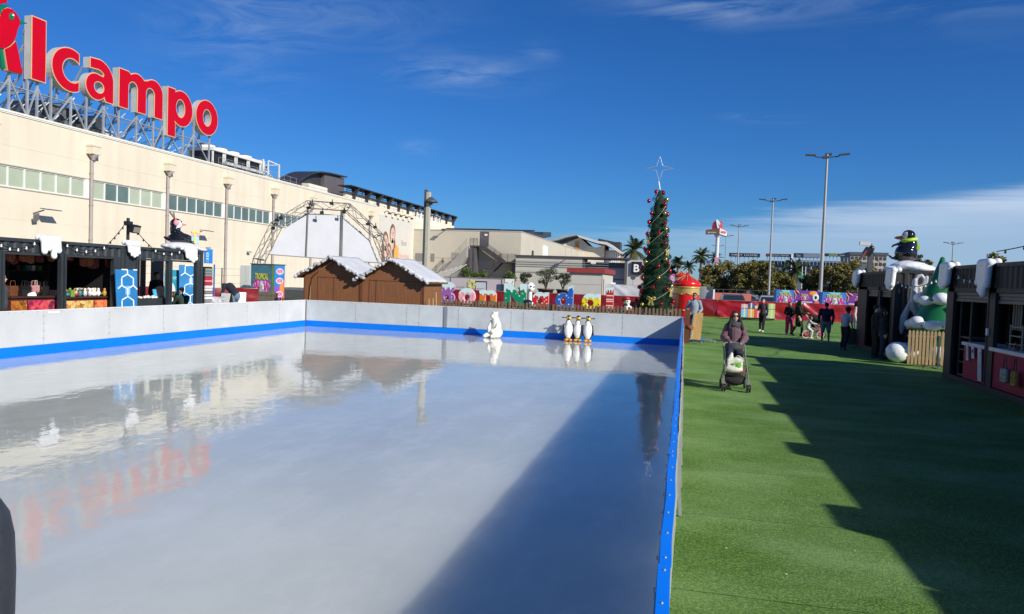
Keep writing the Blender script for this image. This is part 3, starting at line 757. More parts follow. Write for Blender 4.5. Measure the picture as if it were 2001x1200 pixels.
mb = MB((-35, GY, 0)); mb.bx(d0.x, d1.x, GY-.08, GY-.02, 7.4, 9.68); dr = mb.build('door', M('door_dark', (.10, .09, .11), .5, .2, 1), RW)
mb = MB((-35, GY, 0)); mb.bx(d0.x+.7, d1.x-.25, GY-.1, GY-.085, 9.0, 9.3); mb.build('door_light', white, dr)
for (pa, pb, za, zb) in ((812, 827, 4.6, 5.9), (842, 849, 4.6, 5.9), (864, 868, 4.4, 4.9)):
    a = at(pa, 498, y=GY).x; b = at(pb, 498, y=GY).x
    mb = MB((-35, GY, 0)); mb.bx(a, b, GY-.05, GY-.01, za, zb); mb.build('vent_grille', M('vent', (.20, .20, .19), .6), RW)
# sunlit long side details
mb = MB((-35, GY, 0)); mb.bx(GX1, GX1+.03, 124, 125.6, 4.2, 7.2); mb.build('side_window', black, RW)
mb = MB((-35, GY, 0)); 
for i in range(9): y = 160+i*9; mb.bx(GX1, GX1+.08, y, y+.35, 5, 9.6)
mb.build('downpipe', M('pinkish_pipe', (.55, .38, .32), .7), RW)
mb = MB((-35, GY, 0)); mb.bx(GX1, GX1+.25, 134, 138, 5, 8.6); mb.build('side_panel', white, RW)
mb = MB((-35, GY, 0)); XP = GX1-1.3
for pl in (((1024, 457), (1045, 449.5), (1045.5, 461)), ((1045.5, 456), (1060, 459), (1060, 467), (1045.5, 462)), ((1060, 457), (1064, 453.5), (1077, 454), (1077, 463), (1060, 466))):
    mb.prism([at(a_, b_, x=XP) for a_, b_ in pl], (-6, 0, 0))
mb.build('roof_plant', darkm, RW)
# stairs
st = thing('outside_staircase', 'dark steel outside staircase with two landings against the grey block', 'staircase', (-32, GY-1, 0))
def stx(px): return at(px, 500, y=GY-1).x
def stz(px, py): return at(px, py, y=GY-1).z
A = (stx(922), stz(922, 480)); B = (stx(941), stz(941, 481)); C = (stx(985), stz(985, 511)); D = (stx(1014), stz(1014, 512)); E_ = (stx(948), stz(948, 545)); 
O_ = (-32, GY-1, 0); YS = GY-2.2; YE = GY-.6
mb = MB(O_)
def flight(mb, p0, p1, y0_, y1_, n):
    for i in range(n):
        t = (i+.5)/n; x = p0[0]+(p1[0]-p0[0])*t; z = p0[1]+(p1[1]-p0[1])*t
        mb.bx(x-.16, x+.16, y0_, y1_, z-.03, z+.02)
    for y_ in (y0_-.03, y1_+.03): mb.bar((p0[0], y_, p0[1]-.1), (p1[0], y_, p1[1]-.1), .06, .60)
flight(mb, B, C, YS, YE, 22); flight(mb, C, (E_[0], 1.6), YS-1.3, YS-.05, 24)
mb.bx(A[0], B[0]+.6, YS-.1, GY-.1, A[1]-.25, A[1]); mb.bx(C[0]-.2, D[0], YS-1.4, GY-.1, C[1]-.25, C[1]-.02)
mb.build('flights', M('stair_steel', (.055, .05, .055), .5, .2, 1), st)
for q_ in ((A[0], A[0]+.3, YS, YS+.3, 0, A[1]), (stx(930), stx(930)+.35, YS+.1, YE, 0, A[1]-.25), (stx(1004), stx(1013), YS, YE, 0, C[1]-.25)): mb = MB(O_); mb.bx(*q_); mb.build('column', M('stair_column', (.10, .09, .105), .5, .15, 1), st)
mb = MB(O_)
def rail(mb, p0, p1, y_, n=6):
    for k in range(1, n+1): mb.bar((p0[0], y_, p0[1]+1.1*k/n), (p1[0], y_, p1[1]+1.1*k/n), .06)
    m_ = max(2, int(abs(p1[0]-p0[0])/1.3)+1)
    for i in range(m_+1):
        t = i/m_; x = p0[0]+(p1[0]-p0[0])*t; z = p0[1]+(p1[1]-p0[1])*t; mb.bar((x, y_, z-.1), (x, y_, z+1.15), .06)
rail(mb, B, C, YS-.05); rail(mb, C, (E_[0], 1.6), YS-1.35); rail(mb, A, (B[0]-.4, A[1]), YS-.1); rail(mb, C, D, YS-1.4)
mb.build('handrail', M('rail_steel', (.05, .048, .05), .45, .1, 1), st)
rp = thing('loading_ramp_canopy', 'sloping grey side flight with pale rails left of the dark staircase', 'ramp', (-38, GY-3, 0))
O_ = (-38, GY-3, 0); mb = MB(O_); x0 = stx(864); z0 = stz(864, 540); 
mb.prism([(x0, GY-3.0, z0), (A[0]-.3, GY-3.0, A[1]-.2), (A[0]-.3, GY-3.0, A[1]-1.9), (x0+2.2, GY-3.0, z0-1.2), (x0, GY-3, z0-1.2)], (0, 1.2, 0)); mb.build('sloping_soffit', M('soffit_grey', (.30, .29, .27), .8, .08, .6), rp)
mb = MB(O_); rail(mb, (x0, z0), (A[0]-.3, A[1]-.1), GY-3.05, 5); mb.build('handrail', M('rail_pale', (.40, .38, .35), .5), rp)
mb = MB(O_)
for i in range(6): mb.bar((x0-3+i*.8, GY-3.4, .5+i*.25), (x0+.9+i*.8, GY-3.4, 3.0+i*.25), .16)
mb.build('pale_slats', M('slat_pale', (.55, .54, .5), .6), rp)
# wall lamps on the rear wing
for px, py, yy_, lb_ in ((868, 449, GY, 'dark wall lamp at the top of the grey block above the huts'), (1110, 503, 111.9, 'dark lamp on the low grey block left of the blue grey recess'), (1160, 514, 111.9, 'white twin lamp above the red roofed kiosk')):
    q = at(px, py, y=yy_-1)
    t = thing('wall_lamp', lb_, 'lamp', (q.x, yy_, q.z)); mb = MB(); mb.bar((0, 0, .1), (0, -1.2, 0), .1); mb.build('arm', steel if 'white' in lb_ else dsteel, t); mb = MB(); mb.box((0, -1.3, 0), (.7, .5, .2), rx=.3); mb.build('lamp_head', white if 'white' in lb_ else dsteel, t)

# low block with recess, in front of the wing
LY = 112.; LZ = 5.85
LBk = thing('low_block', 'low pale grey block with a blue grey recess behind the red roofed kiosk', 'building', (-18, LY, 0))
O_ = (-18, LY, 0); xa = GX1+.02; xb = at(1138, 520, y=LY).x; xc = at(1226, 520, y=LY).x; xd = at(1262, 520, y=LY).x
mb = MB(O_); mb.bx(xa, xb, LY, LY+6, 0, LZ-.15); mb.build('wall', gr2, LBk)
mb = MB(O_); mb.bx(xb, xc, LY+1.5, LY+6, 0, LZ-.6); mb.build('recess_wall', M('bluegrey_cladding', (.36, .38, .42), .6, .05, .4), LBk)
mb = MB(O_); mb.bx(xc, xd, LY, LY+6, 0, LZ-.2); mb.build('wall', M('end_block', (.50, .49, .46), .8, .06, .3), LBk)
mb = MB(O_); mb.bx(xa, xc+.5, LY-.25, LY+6.2, LZ-.15, LZ+.12); mb.build('roof_edge', M('roof_edge_dark', (.06, .05, .055), .6), LBk)
mb = MB(O_); mb.bx(xb+.35, xc, LY+1.2, LY+1.48, LZ-1.4, LZ-.62); mb.build('fascia', dsteel, LBk)
for a_, b_ in ((xc-.4, xc), (xb, xb+.3)): mb = MB(O_); mb.bx(a_, b_, LY-.02, LY+1.4, 0, LZ-.15); mb.build('column', M('column_dark', (.09, .09, .09), .6), LBk)
mb = MB(O_); mb.bx(xb+.35, xc-.4, LY+1.42, LY+1.49, 2.6, 2.75); mb.build('wall_joint', dsteel, LBk)
mb = MB(O_)
for z in (4.4, 4.75, 5.1): mb.bar((xa, LY-.2, z), (xb+4, LY-.2, z), .07)
mb.bar((xa, LY-.2, 3.5), (xb, LY-.2, 3.5), .06); mb.build('cable_tray', steel, LBk)
bb = at(1244, 524, y=LY-.3); t = thing('letter_sign', 'small black square sign with a white B beside the decorated tree', 'sign', (bb.x, LY, bb.z))
mb = MB(); mb.bx(-.75, .75, -.35, -.02, -.95, .95); mb.build('sign_box', black, t)
mb = MB(); mb.text('B', (0, -.352, -.55), (1, 0, 0), (0, 0, 1), 1.1, bold=.03, align='CENTER'); mb.build('lettering', white, t)

# curved roof pavilion behind
PV = thing('curved_roof_pavilion', 'cream pavilion with a wavy grey roof and orange glazing behind the low block', 'building', (-20, 190, 0))
O_ = (-20, 190, 0)
def pv(px, py, y): q = at(px, py, y=y); return (q.x, q.y, q.z)
pw = M('pavilion_cream', (.66, .60, .47), .8, .05, .2)
mb = MB(O_); pts = [pv(1072, 480, 188), pv(1100, 478, 188), pv(1133, 464, 188), pv(1150, 480, 188), pv(1165, 484, 188), pv(1181, 479, 188)]
base = [(pts[-1][0], 188, 0), (pts[0][0], 188, 0)]
mb.prism(pts+base, (0, 12, 0)); mb.build('wall', pw, PV)
mb = MB(O_); rt = [pv(1068, 468, 186), pv(1085, 466, 186), pv(1100, 460, 186), pv(1125, 457.5, 186), pv(1128, 459.5, 186), pv(1105, 464, 186), pv(1090, 469, 186), pv(1075, 471, 186)]
mb.prism(rt, (0, 18, 0)); mb.build('roof', M('roof_bluegrey', (.30, .34, .38), .5, .05, .5), PV)
mb = MB(O_); rt = [pv(1126, 459, 186), pv(1134, 460.5, 186), pv(1150, 465, 186), pv(1168, 471, 186), pv(1186, 473, 186), pv(1215, 494, 186), pv(1213, 496, 186), pv(1184, 478, 186), pv(1166, 475, 186), pv(1150, 470, 186), pv(1132, 464, 186)]
mb.prism(rt, (0, 18, 0)); mb.build('roof', M('roof_pale', (.55, .56, .56), .5, .05, .5), PV)
mb = MB(O_); mb.bx(pv(1183, 490, 190)[0], pv(1212, 490, 190)[0], 190, 200, 0, pv(1183, 489, 190)[2]); g_ = mb.build('glazed_end', M('orange_glazing', (.55, .30, .10), .3, .5, .8, stretch=(3, 1, .3)), PV)
mb = MB(O_)
for i in range(8): x = pv(1184+i*3.6, 490, 189.8)[0]; mb.bx(x, x+.35, 189.7, 189.95, 0, pv(1184, 491, 190)[2])
mb.build('white_fins', white, PV)
mb = MB(O_); a = pv(1124, 472, 187.9); b = pv(1131, 488, 187.9); mb.bx(a[0], b[0], 187.8, 187.95, b[2], a[2]); mb.build('orange_panel', M('orange_panel', (.55, .25, .06), .6, .3, 1), PV)
mb = MB(O_); a = pv(1169, 466, 205); b = pv(1203, 473, 205); mb.prism([a, b, (b[0], 205, b[2]-2), (a[0], 205, a[2]-1.5)], (0, 6, 0)); c0 = pv(1212, 473, 205); mb.bx(b[0], c0[0], 205, 211, c0[2]-5, c0[2]); mb.build('roof_screen', darkm, PV)
# ------------------------------------------------------------------ black market containers, left of the rink
cont = M('container_anthracite', (.030, .038, .045), .55, .25, 1.2, spec=.4)
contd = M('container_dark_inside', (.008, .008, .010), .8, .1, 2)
def corr(mb, ax, c, a, b, z0, z1, out, pitch=.28, dep=.035):
    """corrugated steel sheet standing in the plane ax=c from a to b"""
    n = max(1, int(abs(b-a)/pitch)); pts = []
    for i in range(n):
        s = a+(b-a)*i/n; d = (b-a)/n
        pts += [(s, 0), (s+d*.32, 0), (s+d*.5, -dep), (s+d*.82, -dep)]
    pts.append((b, 0)); vs = []
    for s, o in pts:
        for z in (z0, z1):
            vs.append((c+out*o, s, z) if ax == 'x' else (s, c+out*o, z))
    mb.add(vs, [(2*i, 2*i+2, 2*i+3, 2*i+1) for i in range(len(pts)-1)])
def icicles(name, label, pts, org, th, seed, grp, w=.5):
    """cluster of fat white dripping snow lobes; th: yaw of its front"""
    rnd = random.Random(seed); pr = []
    n = len(pts)
    for i, (u, ln, r) in enumerate(pts):
        pr.append(('c', (u, 0, -.02), (u, -.02, -ln+r), r*1.0, r*.95))
        pr.append(('e', (u, -.03, -ln+r), (r*1.06, r*1.0, r*1.18)))
    u0_, u1_ = pts[0][0], pts[-1][0]
    pr.append(('c', (u0_, .02, .0), (u1_, .02, .0), .11, .11)); pr.append(('c', (u0_, .18, .03), (u1_, .18, .03), .09, .09))
    o = blob(name, pr, .025, snow, None, 2)
    o.location = org; o.rotation_euler = (0, 0, th)
    return tag(o, label, 'snow decoration', grp)
CX = -17.4; CZ = 2.82
def stall_left(name, label, y0, y1, openings, depth, dark_back):
    O_ = (CX-depth/2, (y0+y1)/2, 0); root = thing(name, label, 'container stall', O_)
    mb = MB(O_); oz0, oz1 = .55, 2.38
    # posts, rails
    for y in (y0+.07, y1-.07): mb.bx(CX-.14, CX, y-.07, y+.07, 0, CZ-.09)
    mb.bx(CX-.14, CX+.01, y0, y1, CZ-.09, CZ); mb.bx(CX-.14, CX, y0+.14, y1-.14, 0, .18)
    for y in (y0+.07, y1-.07): mb.bx(CX-depth, CX-depth+.14, y-.07, y+.07, 0, CZ)
    for z in (CZ-.1,): mb.bx(CX-depth+.14, CX-.14, y0, y0+.08, z, z+.1); mb.bx(CX-depth+.14, CX-.14, y1-.08, y1, z, z+.1); mb.bx(CX-depth, CX-depth+.14, y0+.14, y1-.14, z, z+.1)
    mb.build('steel_frame', cont, root)
    mb = MB(O_); edges = [y0+.14]+[e for ab in openings for e in ab]+[y1-.14]
    corr(mb, 'x', CX-.03, y0+.14, y1-.14, oz1+.07, CZ-.09, 1)
    for a, b in zip(edges[::2], edges[1::2]):
        if b-a > .02: mb.bx(CX-.13, CX-.02, a, b, .18, oz1+.07)
    mb.build('front_wall', cont, root)
    for a, b in openings:
        fr = MB(O_); fr.bx(CX-.10, CX+.025, a-.05, a+.02, .18, oz1+.06); fr.bx(CX-.10, CX+.025, b-.02, b+.05, .18, oz1+.06); fr.bx(CX-.10, CX+.025, a+.02, b-.02, oz1, oz1+.06)
        fr.build('window_frame', cont, root)
    mb = MB(O_); mb.bx(CX-depth+.14, CX-.14, y0+.08, y1-.08, CZ-.08, CZ-.03); mb.build('roof', cont, root)
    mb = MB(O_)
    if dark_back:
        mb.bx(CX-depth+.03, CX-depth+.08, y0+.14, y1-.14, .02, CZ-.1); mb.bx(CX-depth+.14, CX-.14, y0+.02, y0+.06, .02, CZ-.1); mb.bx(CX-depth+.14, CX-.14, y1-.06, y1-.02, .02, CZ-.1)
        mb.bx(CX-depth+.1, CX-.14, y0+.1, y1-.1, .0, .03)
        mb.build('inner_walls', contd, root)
    return root
yA, yB, yC = 13.2, 20.12, 24.05
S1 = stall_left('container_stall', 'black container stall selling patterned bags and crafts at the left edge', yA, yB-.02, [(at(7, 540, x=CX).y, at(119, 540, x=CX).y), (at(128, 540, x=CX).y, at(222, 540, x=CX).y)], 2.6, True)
S2 = stall_left('container_stall', 'black see through container stall under the sitting penguin', yB+.02, yC, [(at(268, 540, x=CX).y, at(330, 540, x=CX).y), (at(335, 540, x=CX).y, at(384, 540, x=CX).y)], 2.6, False)
# rear wall of the see-through stall has its own openings
mb = MB((CX-1.3, (yB+yC)/2, 0)); XB = CX-2.6
for a, b, z0, z1 in ((at(256, 540, x=XB).y, at(270, 540, x=XB).y, 0, 2.7), (at(293, 540, x=XB).y, at(317, 540, x=XB).y, 0, 2.7)):
    mb.bx(XB+.02, XB+.06, a, b, z0, z1)
mb.bx(XB+.02, XB+.06, yB+.1, at(256, 540, x=XB).y, 0, 2.7)
mb.build('rear_panel', M('panel_grey', (.075, .075, .08), .6, .1, 1), S2)

# counters with cloths and goods
def cloth_mat(name, a, b, c_, d, sc):
    mt = bpy.data.materials.new(name); mt.use_nodes = True; N, L, p = nodes(mt)
    tc = N.new('ShaderNodeTexCoord'); v = N.new('ShaderNodeTexVoronoi'); v.inputs['Scale'].default_value = sc; L.new(tc.outputs['Object'], v.inputs[0])
    n = N.new('ShaderNodeTexWave'); n.inputs['Scale'].default_value = sc*.6; n.inputs['Distortion'].default_value = 12; n.inputs['Detail'].default_value = 3; L.new(tc.outputs['Object'], n.inputs[0])
    mx = N.new('ShaderNodeMath'); mx.operation = 'ADD'; sp = N.new('ShaderNodeSeparateColor'); L.new(v.outputs['Color'], sp.inputs[0]); L.new(sp.outputs[0], mx.inputs[0])
    m2 = N.new('ShaderNodeMath'); m2.operation = 'MULTIPLY'; m2.inputs[1].default_value = .6; L.new(n.outputs[0], m2.inputs[0]); L.new(m2.outputs[0], mx.inputs[1])
    m3 = N.new('ShaderNodeMath'); m3.operation = 'MULTIPLY'; m3.inputs[1].default_value = .62; L.new(mx.outputs[0], m3.inputs[0])
    cr = N.new('ShaderNodeValToRGB'); e = cr.color_ramp.elements; e.new(.35); e.new(.6)
    for q, (ps, col) in zip(e, ((0, a), (.3, b), (.62, c_), (.9, d))): q.position = ps; q.color = (*lin(col), 1)
    L.new(m3.outputs[0], cr.inputs[0]); L.new(cr.outputs[0], p.inputs['Base Color']); p.inputs['Roughness'].default_value = .85
    return mt
def counter(label, ya, yb, zt, cloths, xfront=CX-.35, dep=.9):
    O_ = (xfront-dep/2, (ya+yb)/2, 0); t = thing('counter', label, 'counter', O_)
    mb = MB(O_); mb.bx(xfront-dep, xfront+.03, ya, yb, zt-.05, zt); mb.build('counter_top', M('dark_wood', (.05, .025, .02), .5, .3, 3), t)
    mb = MB(O_); mb.bx(xfront-dep+.05, xfront-.03, ya+.03, yb-.03, 0, zt-.05); mb.build('counter_body', M('maroon_cloth', (.10, .01, .015), .9, .3, 4), t)
    for i, (f0, f1, mt) in enumerate(cloths):
        a, b = ya+(yb-ya)*f0, ya+(yb-ya)*f1; n = 10; vs = []
        for k in range(n+1):
            yy = a+(b-a)*k/n
            for z in (zt-.12, .2): vs.append((xfront+.012*math.sin(k*2.1+i), yy, z))
        cm = MB(O_); cm.add(vs, [(2*k, 2*k+2, 2*k+3, 2*k+1) for k in range(n)], True)
        cm.build('patchwork_cloth', mt, t)
    return t
o1 = (at(20, 575, x=CX-.35).y, at(116, 575, x=CX-.35).y); o2 = (at(126, 575, x=CX-.35).y, at(220, 575, x=CX-.35).y)
cl1 = cloth_mat('cloth_ochre', '#4a2a08', '#c07a1c', '#7a3512', '#d9a03c', 7); cl2 = cloth_mat('cloth_pink', '#3a2028', '#b81850', '#d85a50', '#7d6a70', 5)
cl3 = cloth_mat('cloth_gold', '#7a3c10', '#c9a04c', '#e0c882', '#b85c24', 8); cl4 = cloth_mat('cloth_orange', '#701818', '#d05a30', '#e8905a', '#a03028', 6)
counter('counter hung with ochre and pink patchwork cloths in the left stall opening', o1[0], o1[1], 1.24, [(.02, .32, cl1), (.35, .97, cl2)])
counter('counter hung with gold and orange patchwork cloths in the second stall opening', o2[0], o2[1], 1.2, [(.0, .58, cl3), (.6, .97, cl4)])
rnd = random.Random(21)
gcol = [M('goods_'+n_, c_, .5, .2, 9) for n_, c_ in (('brown', '#6b3f26'), ('black', '#1b1a1c'), ('cream', '#d9c9a6'), ('white', '#e8e6e2'), ('gold', '#b48a3a'), ('rose', '#c98a92'), ('teal', '#2e7d88'), ('red', '#a32a2c'), ('green', '#6b9a3a'))]
def trinket(kind, x, y, z, mt, label, grp, s=1):
    if kind == 'bowl':
        mb = MB(); mb.lathe([(.03, 0), (.07, .02), (.1, .08), (.09, .08), (.05, .03), (0, .03)], n=12); nm = 'bowl'
    elif kind == 'figure':
        o = blob('figurine', [('e', (0, 0, .07), (.05, .045, .08)), ('e', (0, 0, .17), (.035, .035, .04)), ('c', (-.04, 0, .1), (-.07, -.02, .04), .014, .012), ('c', (.04, 0, .1), (.07, -.02, .05), .014, .012)], .012, mt, None, 1)
        o.location = (x, y, z); o.rotation_euler = (0, 0, rnd.uniform(0, 6)); o.scale = (s,)*3; return tag(o, label, 'ornament', grp)
    elif kind == 'box':
        mb = MB(); mb.box((0, 0, .06), (.14, .1, .12)); mb.box((0, 0, .135), (.15, .11, .03)); nm = 'trinket_box'
    elif kind == 'ring':
        mb = MB(); mb.tube([(0, .07*math.cos(t*PI/7), .1+.09*math.sin(t*PI/7)) for t in range(14)], .018, 6, True); mb.box((0, 0, .01), (.07, .1, .02)); nm = 'ring_stand'
    elif kind == 'bag':
        mb = MB(); mb.prism([(0, -.11, 0), (0, .11, 0), (0, .13, .24), (0, -.13, .24)], (.07, 0, 0)); mb.tube([(.035, -.08, .24), (.035, -.06, .36), (.035, .06, .36), (.035, .08, .24)], .008, 5); nm = 'hand_bag'
    elif kind == 'shoe':
        mb = MB(); mb.box((0, 0, .015), (.1, .26, .03)); mb.prism([(-.045, -.1, .03), (-.045, .13, .03), (-.045, .1, .10), (-.045, -.02, .07)], (.09, 0, 0)); nm = 'slipper'
    o = mb.build(nm, mt); o.location = (x, y, z); o.rotation_euler = (0, 0, rnd.uniform(-.5, .5)); o.scale = (s,)*3
    return tag(o, label, {'bowl': 'bowl', 'box': 'box', 'ring': 'ornament', 'bag': 'bag', 'shoe': 'shoe'}[kind], grp)
names_ = {'goods_brown': 'brown', 'goods_black': 'black', 'goods_cream': 'cream', 'goods_white': 'white', 'goods_gold': 'gold', 'goods_rose': 'rose', 'goods_teal': 'teal', 'goods_red': 'red', 'goods_green': 'green'}
for k in range(26):
    y = o1[0]+.15+(o1[1]-o1[0]-.25)*(k+.5)/26; kd = rnd.choice(['bowl', 'figure', 'box', 'shoe', 'figure', 'bag'] if k % 3 else ['bag', 'box']); mt = rnd.choice(gcol[:6]+gcol[:3])
    trinket(kd, CX-.45-rnd.random()*.6, y, 1.243+(.0 if kd != 'bag' else 0), mt, 'small %s craft piece on the left stall counter above the pink and ochre cloths' % names_[mt.name], 'crafts on the left counter', 1.15)
for k in range(32):
    y = o2[0]+.06+(o2[1]-o2[0]-.2)*(k+.5)/32; left = k < 13; kd = 'box' if left and k % 2 else rnd.choice(['ring', 'figure', 'figure', 'bowl']); mt = gcol[(8, 5, 6, 7, 2)[k % 5]] if left else rnd.choice([gcol[2], gcol[3], gcol[4], gcol[0], gcol[3]])
    trinket(kd, CX-.42-rnd.random()*.55, y, 1.203, mt, 'small %s craft piece on the second counter above the gold cloth' % names_[mt.name], 'crafts on the second counter', 1.2)
tan = [cloth_mat('bag_rust', '#5a2a18', '#b5603c', '#8a4430', '#c98a60', 20), cloth_mat('bag_ochre', '#6a3a14', '#c07a3c', '#a05030', '#d8a860', 22), cloth_mat('bag_wine', '#30141a', '#7a3038', '#a05850', '#602830', 18)]
for k, px in enumerate((14, 24, 33, 41, 60, 84, 96, 134, 144, 159, 175, 188, 210)):
    y = at(px, 505, x=CX-.6).y; s = (.8, .7, 1, .8, .9, .8, .7, .5, .6, 1, .9, 1.15, 1.0)[k]
    mb = MB(); w_ = .17*s; mb.prism([(0, -w_, 0), (0, w_*.9, .02), (0, w_*1.05, -.36*s), (0, 0, -.40*s), (0, -w_*1.05, -.34*s)], (.05, 0, 0)); mb.tube([(.02, -w_*.6, 0), (.02, 0, .22), (.02, w_*.6, 0)], .01, 5)
    o = mb.build('hanging_bag', tan[k % 3]); o.location = (CX-.55-.1*(k % 3), y, 2.50); o.rotation_euler = (0, 0, rnd.uniform(-.3, .3))
    tag(o, ['rust', 'ochre', 'wine red'][k % 3]+' patterned cloth bag hanging at the top of the %s stall opening' % ('left' if px < 120 else 'second'), 'bag', 'bags hanging in the left stall')
# hidden shelves inside the dark stall
for yy in (15.2, 18.6):
    t = thing('shelf', 'dim shelf on the back wall inside the %s black stall opening' % ('left' if yy < 16.5 else 'second'), 'shelf', (CX-2.4, yy, 0), group='shelves inside the dark stall')
    mb = MB(); 
    for z in (.9, 1.4, 1.9): mb.bx(0, .3, -.7, .7, z, z+.03)
    mb.bx(0, .3, -.74, -.7, 0, 2.2); mb.bx(0, .3, .7, .74, 0, 2.2); mb.build('boards', M('shelf_wood', (.06, .045, .035), .7, .3, 3), t)
    for i in range(14):
        b_ = MB(); z = (.93, 1.43, 1.93)[i % 3]; b_.box((.15, rnd.uniform(-.6, .6), z+.08), (.12, .12, .16)); b_.build('stock', rnd.choice(gcol), t)

# snow drips on the containers
def drips(px0, py0, px1, py1, xplane, yaw, lab, seed, grp, lens, z=None, ny=None):
    px0 += 4; px1 -= 4; lens = [l*.9 for l in lens]
    a = at(px0, py0, x=xplane) if ny is None else at(px0, py0, y=ny); b = at(px1, py1, x=xplane) if ny is None else at(px1, py1, y=ny)
    W = (b-a).length; H_ = W
    n = len(lens); pts = [(W*(i+.5)/n-W/2, l, W/n*.52) for i, l in enumerate(lens)]
    mid = (a+b)/2
    return icicles('snow_drips', lab, pts, (mid.x, mid.y, mid.z), yaw, seed, grp)
GD = 'white snow drips on the container edges'
drips(77, 466, 122, 470, CX+.12, R(90), 'white snow drips hanging from the roof edge of the left craft stall', 1, GD, [.47, .36, .60, .42])
drips(246, 475, 277, 478, CX+.12, R(90), 'white snow drips at the joint of the two left containers below the floodlight', 2, GD, [.34, .45, .50, .45, .38])
drips(359, 488, 388, 491, CX+.12, R(90), 'white snow drips at the right end of the see through stall under the gift', 3, GD, [.34, .42, .50, .40])

# penguin figure sitting on a snow slab on the left containers
def mpaint(f): return f
pgb = M('penguin_black_gloss', (.008, .008, .010), .12, .1, 3, coat=.6); pgw = M('penguin_white_gloss', (.75, .76, .78), .2, .03, 3); beak_ = M('beak_orange', (.55, .14, .04), .4); pinkm = M('pink_earmuff', (.75, .25, .30), .5)
yP = at(352, 470, x=CX-1.0).y; zP = CZ
T = thing('penguin_figure', 'glossy black penguin figure with pink earmuff sitting with a gift on the left stall', 'statue', (CX-1.0, yP+.05, zP+.22), R(-55)); T.scale = (.74, .74, .74)
# local: faces +y (to the right in view)
blob('body', [('e', (0, -.05, .30), (.42, .60, .30)), ('e', (0, -.62, .26), (.12, .22, .08), Matrix.Rotation(-.5, 3, 'X')), ('e', (0, -.28, .72), (.27, .26, .38)), ('e', (0, -.24, 1.02), (.27, .30, .29)),
 ('c', (.33, -.15, .62), (.40, .35, .32), .13, .09), ('c', (-.33, -.15, .62), (-.40, .35, .32), .13, .09), ('e', (.12, .5, .12), (.12, .2, .1)), ('e', (-.12, .5, .12), (.12, .2, .1))], .03, [pgb, pgw], T, 2,
 paint=lambda c: 1 if (c.y > -.20 and .84 < c.z < 1.2) else 0)
mb = MB(); mb.lathe([(.06, 0), (.03, .15), (.0, .24)], (0, .03, 1.02), 10, axis=Matrix.Rotation(R(-95), 3, 'X')); mb.build('beak', beak_, T)
mb = MB(); mb.ball((.26, -.22, 1.08), (.05, .13, .15)); mb.ball((-.26, -.22, 1.08), (.05, .13, .15)); mb.tube([(.25, -.25, 1.1), (.15, -.27, 1.33), (-.15, -.27, 1.33), (-.25, -.25, 1.1)], .025, 6); mb.build('earmuffs', pinkm, T)
mb = MB(); mb.ball((.17, .0, 1.14), (.03, .03, .045)); mb.ball((-.17, .0, 1.14), (.03, .03, .045)); mb.build('eyes', black, T)
mb = MB(); 
for s in (-1, 1): mb.prism([(s*.08, -.36, 1.28), (s*.08, -.28, 1.3), (s*.12, -.42-.08*s, 1.62), (s*.1, -.5-.08*s, 1.6)], (.03, 0, 0))
mb.build('head_feathers', M('feather_grey', (.12, .11, .10), .7), T)
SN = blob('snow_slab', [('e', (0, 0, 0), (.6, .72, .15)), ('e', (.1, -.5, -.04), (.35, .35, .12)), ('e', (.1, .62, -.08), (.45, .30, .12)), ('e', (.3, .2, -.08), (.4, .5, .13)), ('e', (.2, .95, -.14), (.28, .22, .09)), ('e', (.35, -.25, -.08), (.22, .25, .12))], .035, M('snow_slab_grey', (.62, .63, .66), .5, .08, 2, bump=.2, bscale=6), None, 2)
SN.rotation_euler = (0, 0, R(-55)); SN.scale = (.85, .8, .9); SN.location = (CX-.98, yP, zP+.18); tag(SN, 'pale artificial snow slab under the sitting penguin on the left container', 'snow decoration')
G = thing('gift_box', 'pastel blue and pink gift box with yellow bow held by the sitting penguin', 'gift', (CX-.60, yP+.33, zP+.28), R(-55)); G.scale = (.85, .85, .85)
mb = MB(); mb.box((0, 0, .17), (.3, .3, .34)); mb.build('box', M('pastel_blue', (.30, .52, .66), .5, .05, 2), G)
mb = MB(); mb.box((0, 0, .39), (.35, .35, .1)); mb.build('lid', M('pastel_pink', (.75, .35, .42), .5, .05, 2), G)
mb = MB(); mb.box((0, 0, .222), (.07, .31, .445)); mb.box((0, 0, .221), (.36, .07, .446)); mb.ball((0, -.09, .5), (.05, .1, .06)); mb.ball((0, .09, .5), (.05, .1, .06)); mb.build('ribbon', M('ribbon_yellow', (.75, .62, .12), .5), G)

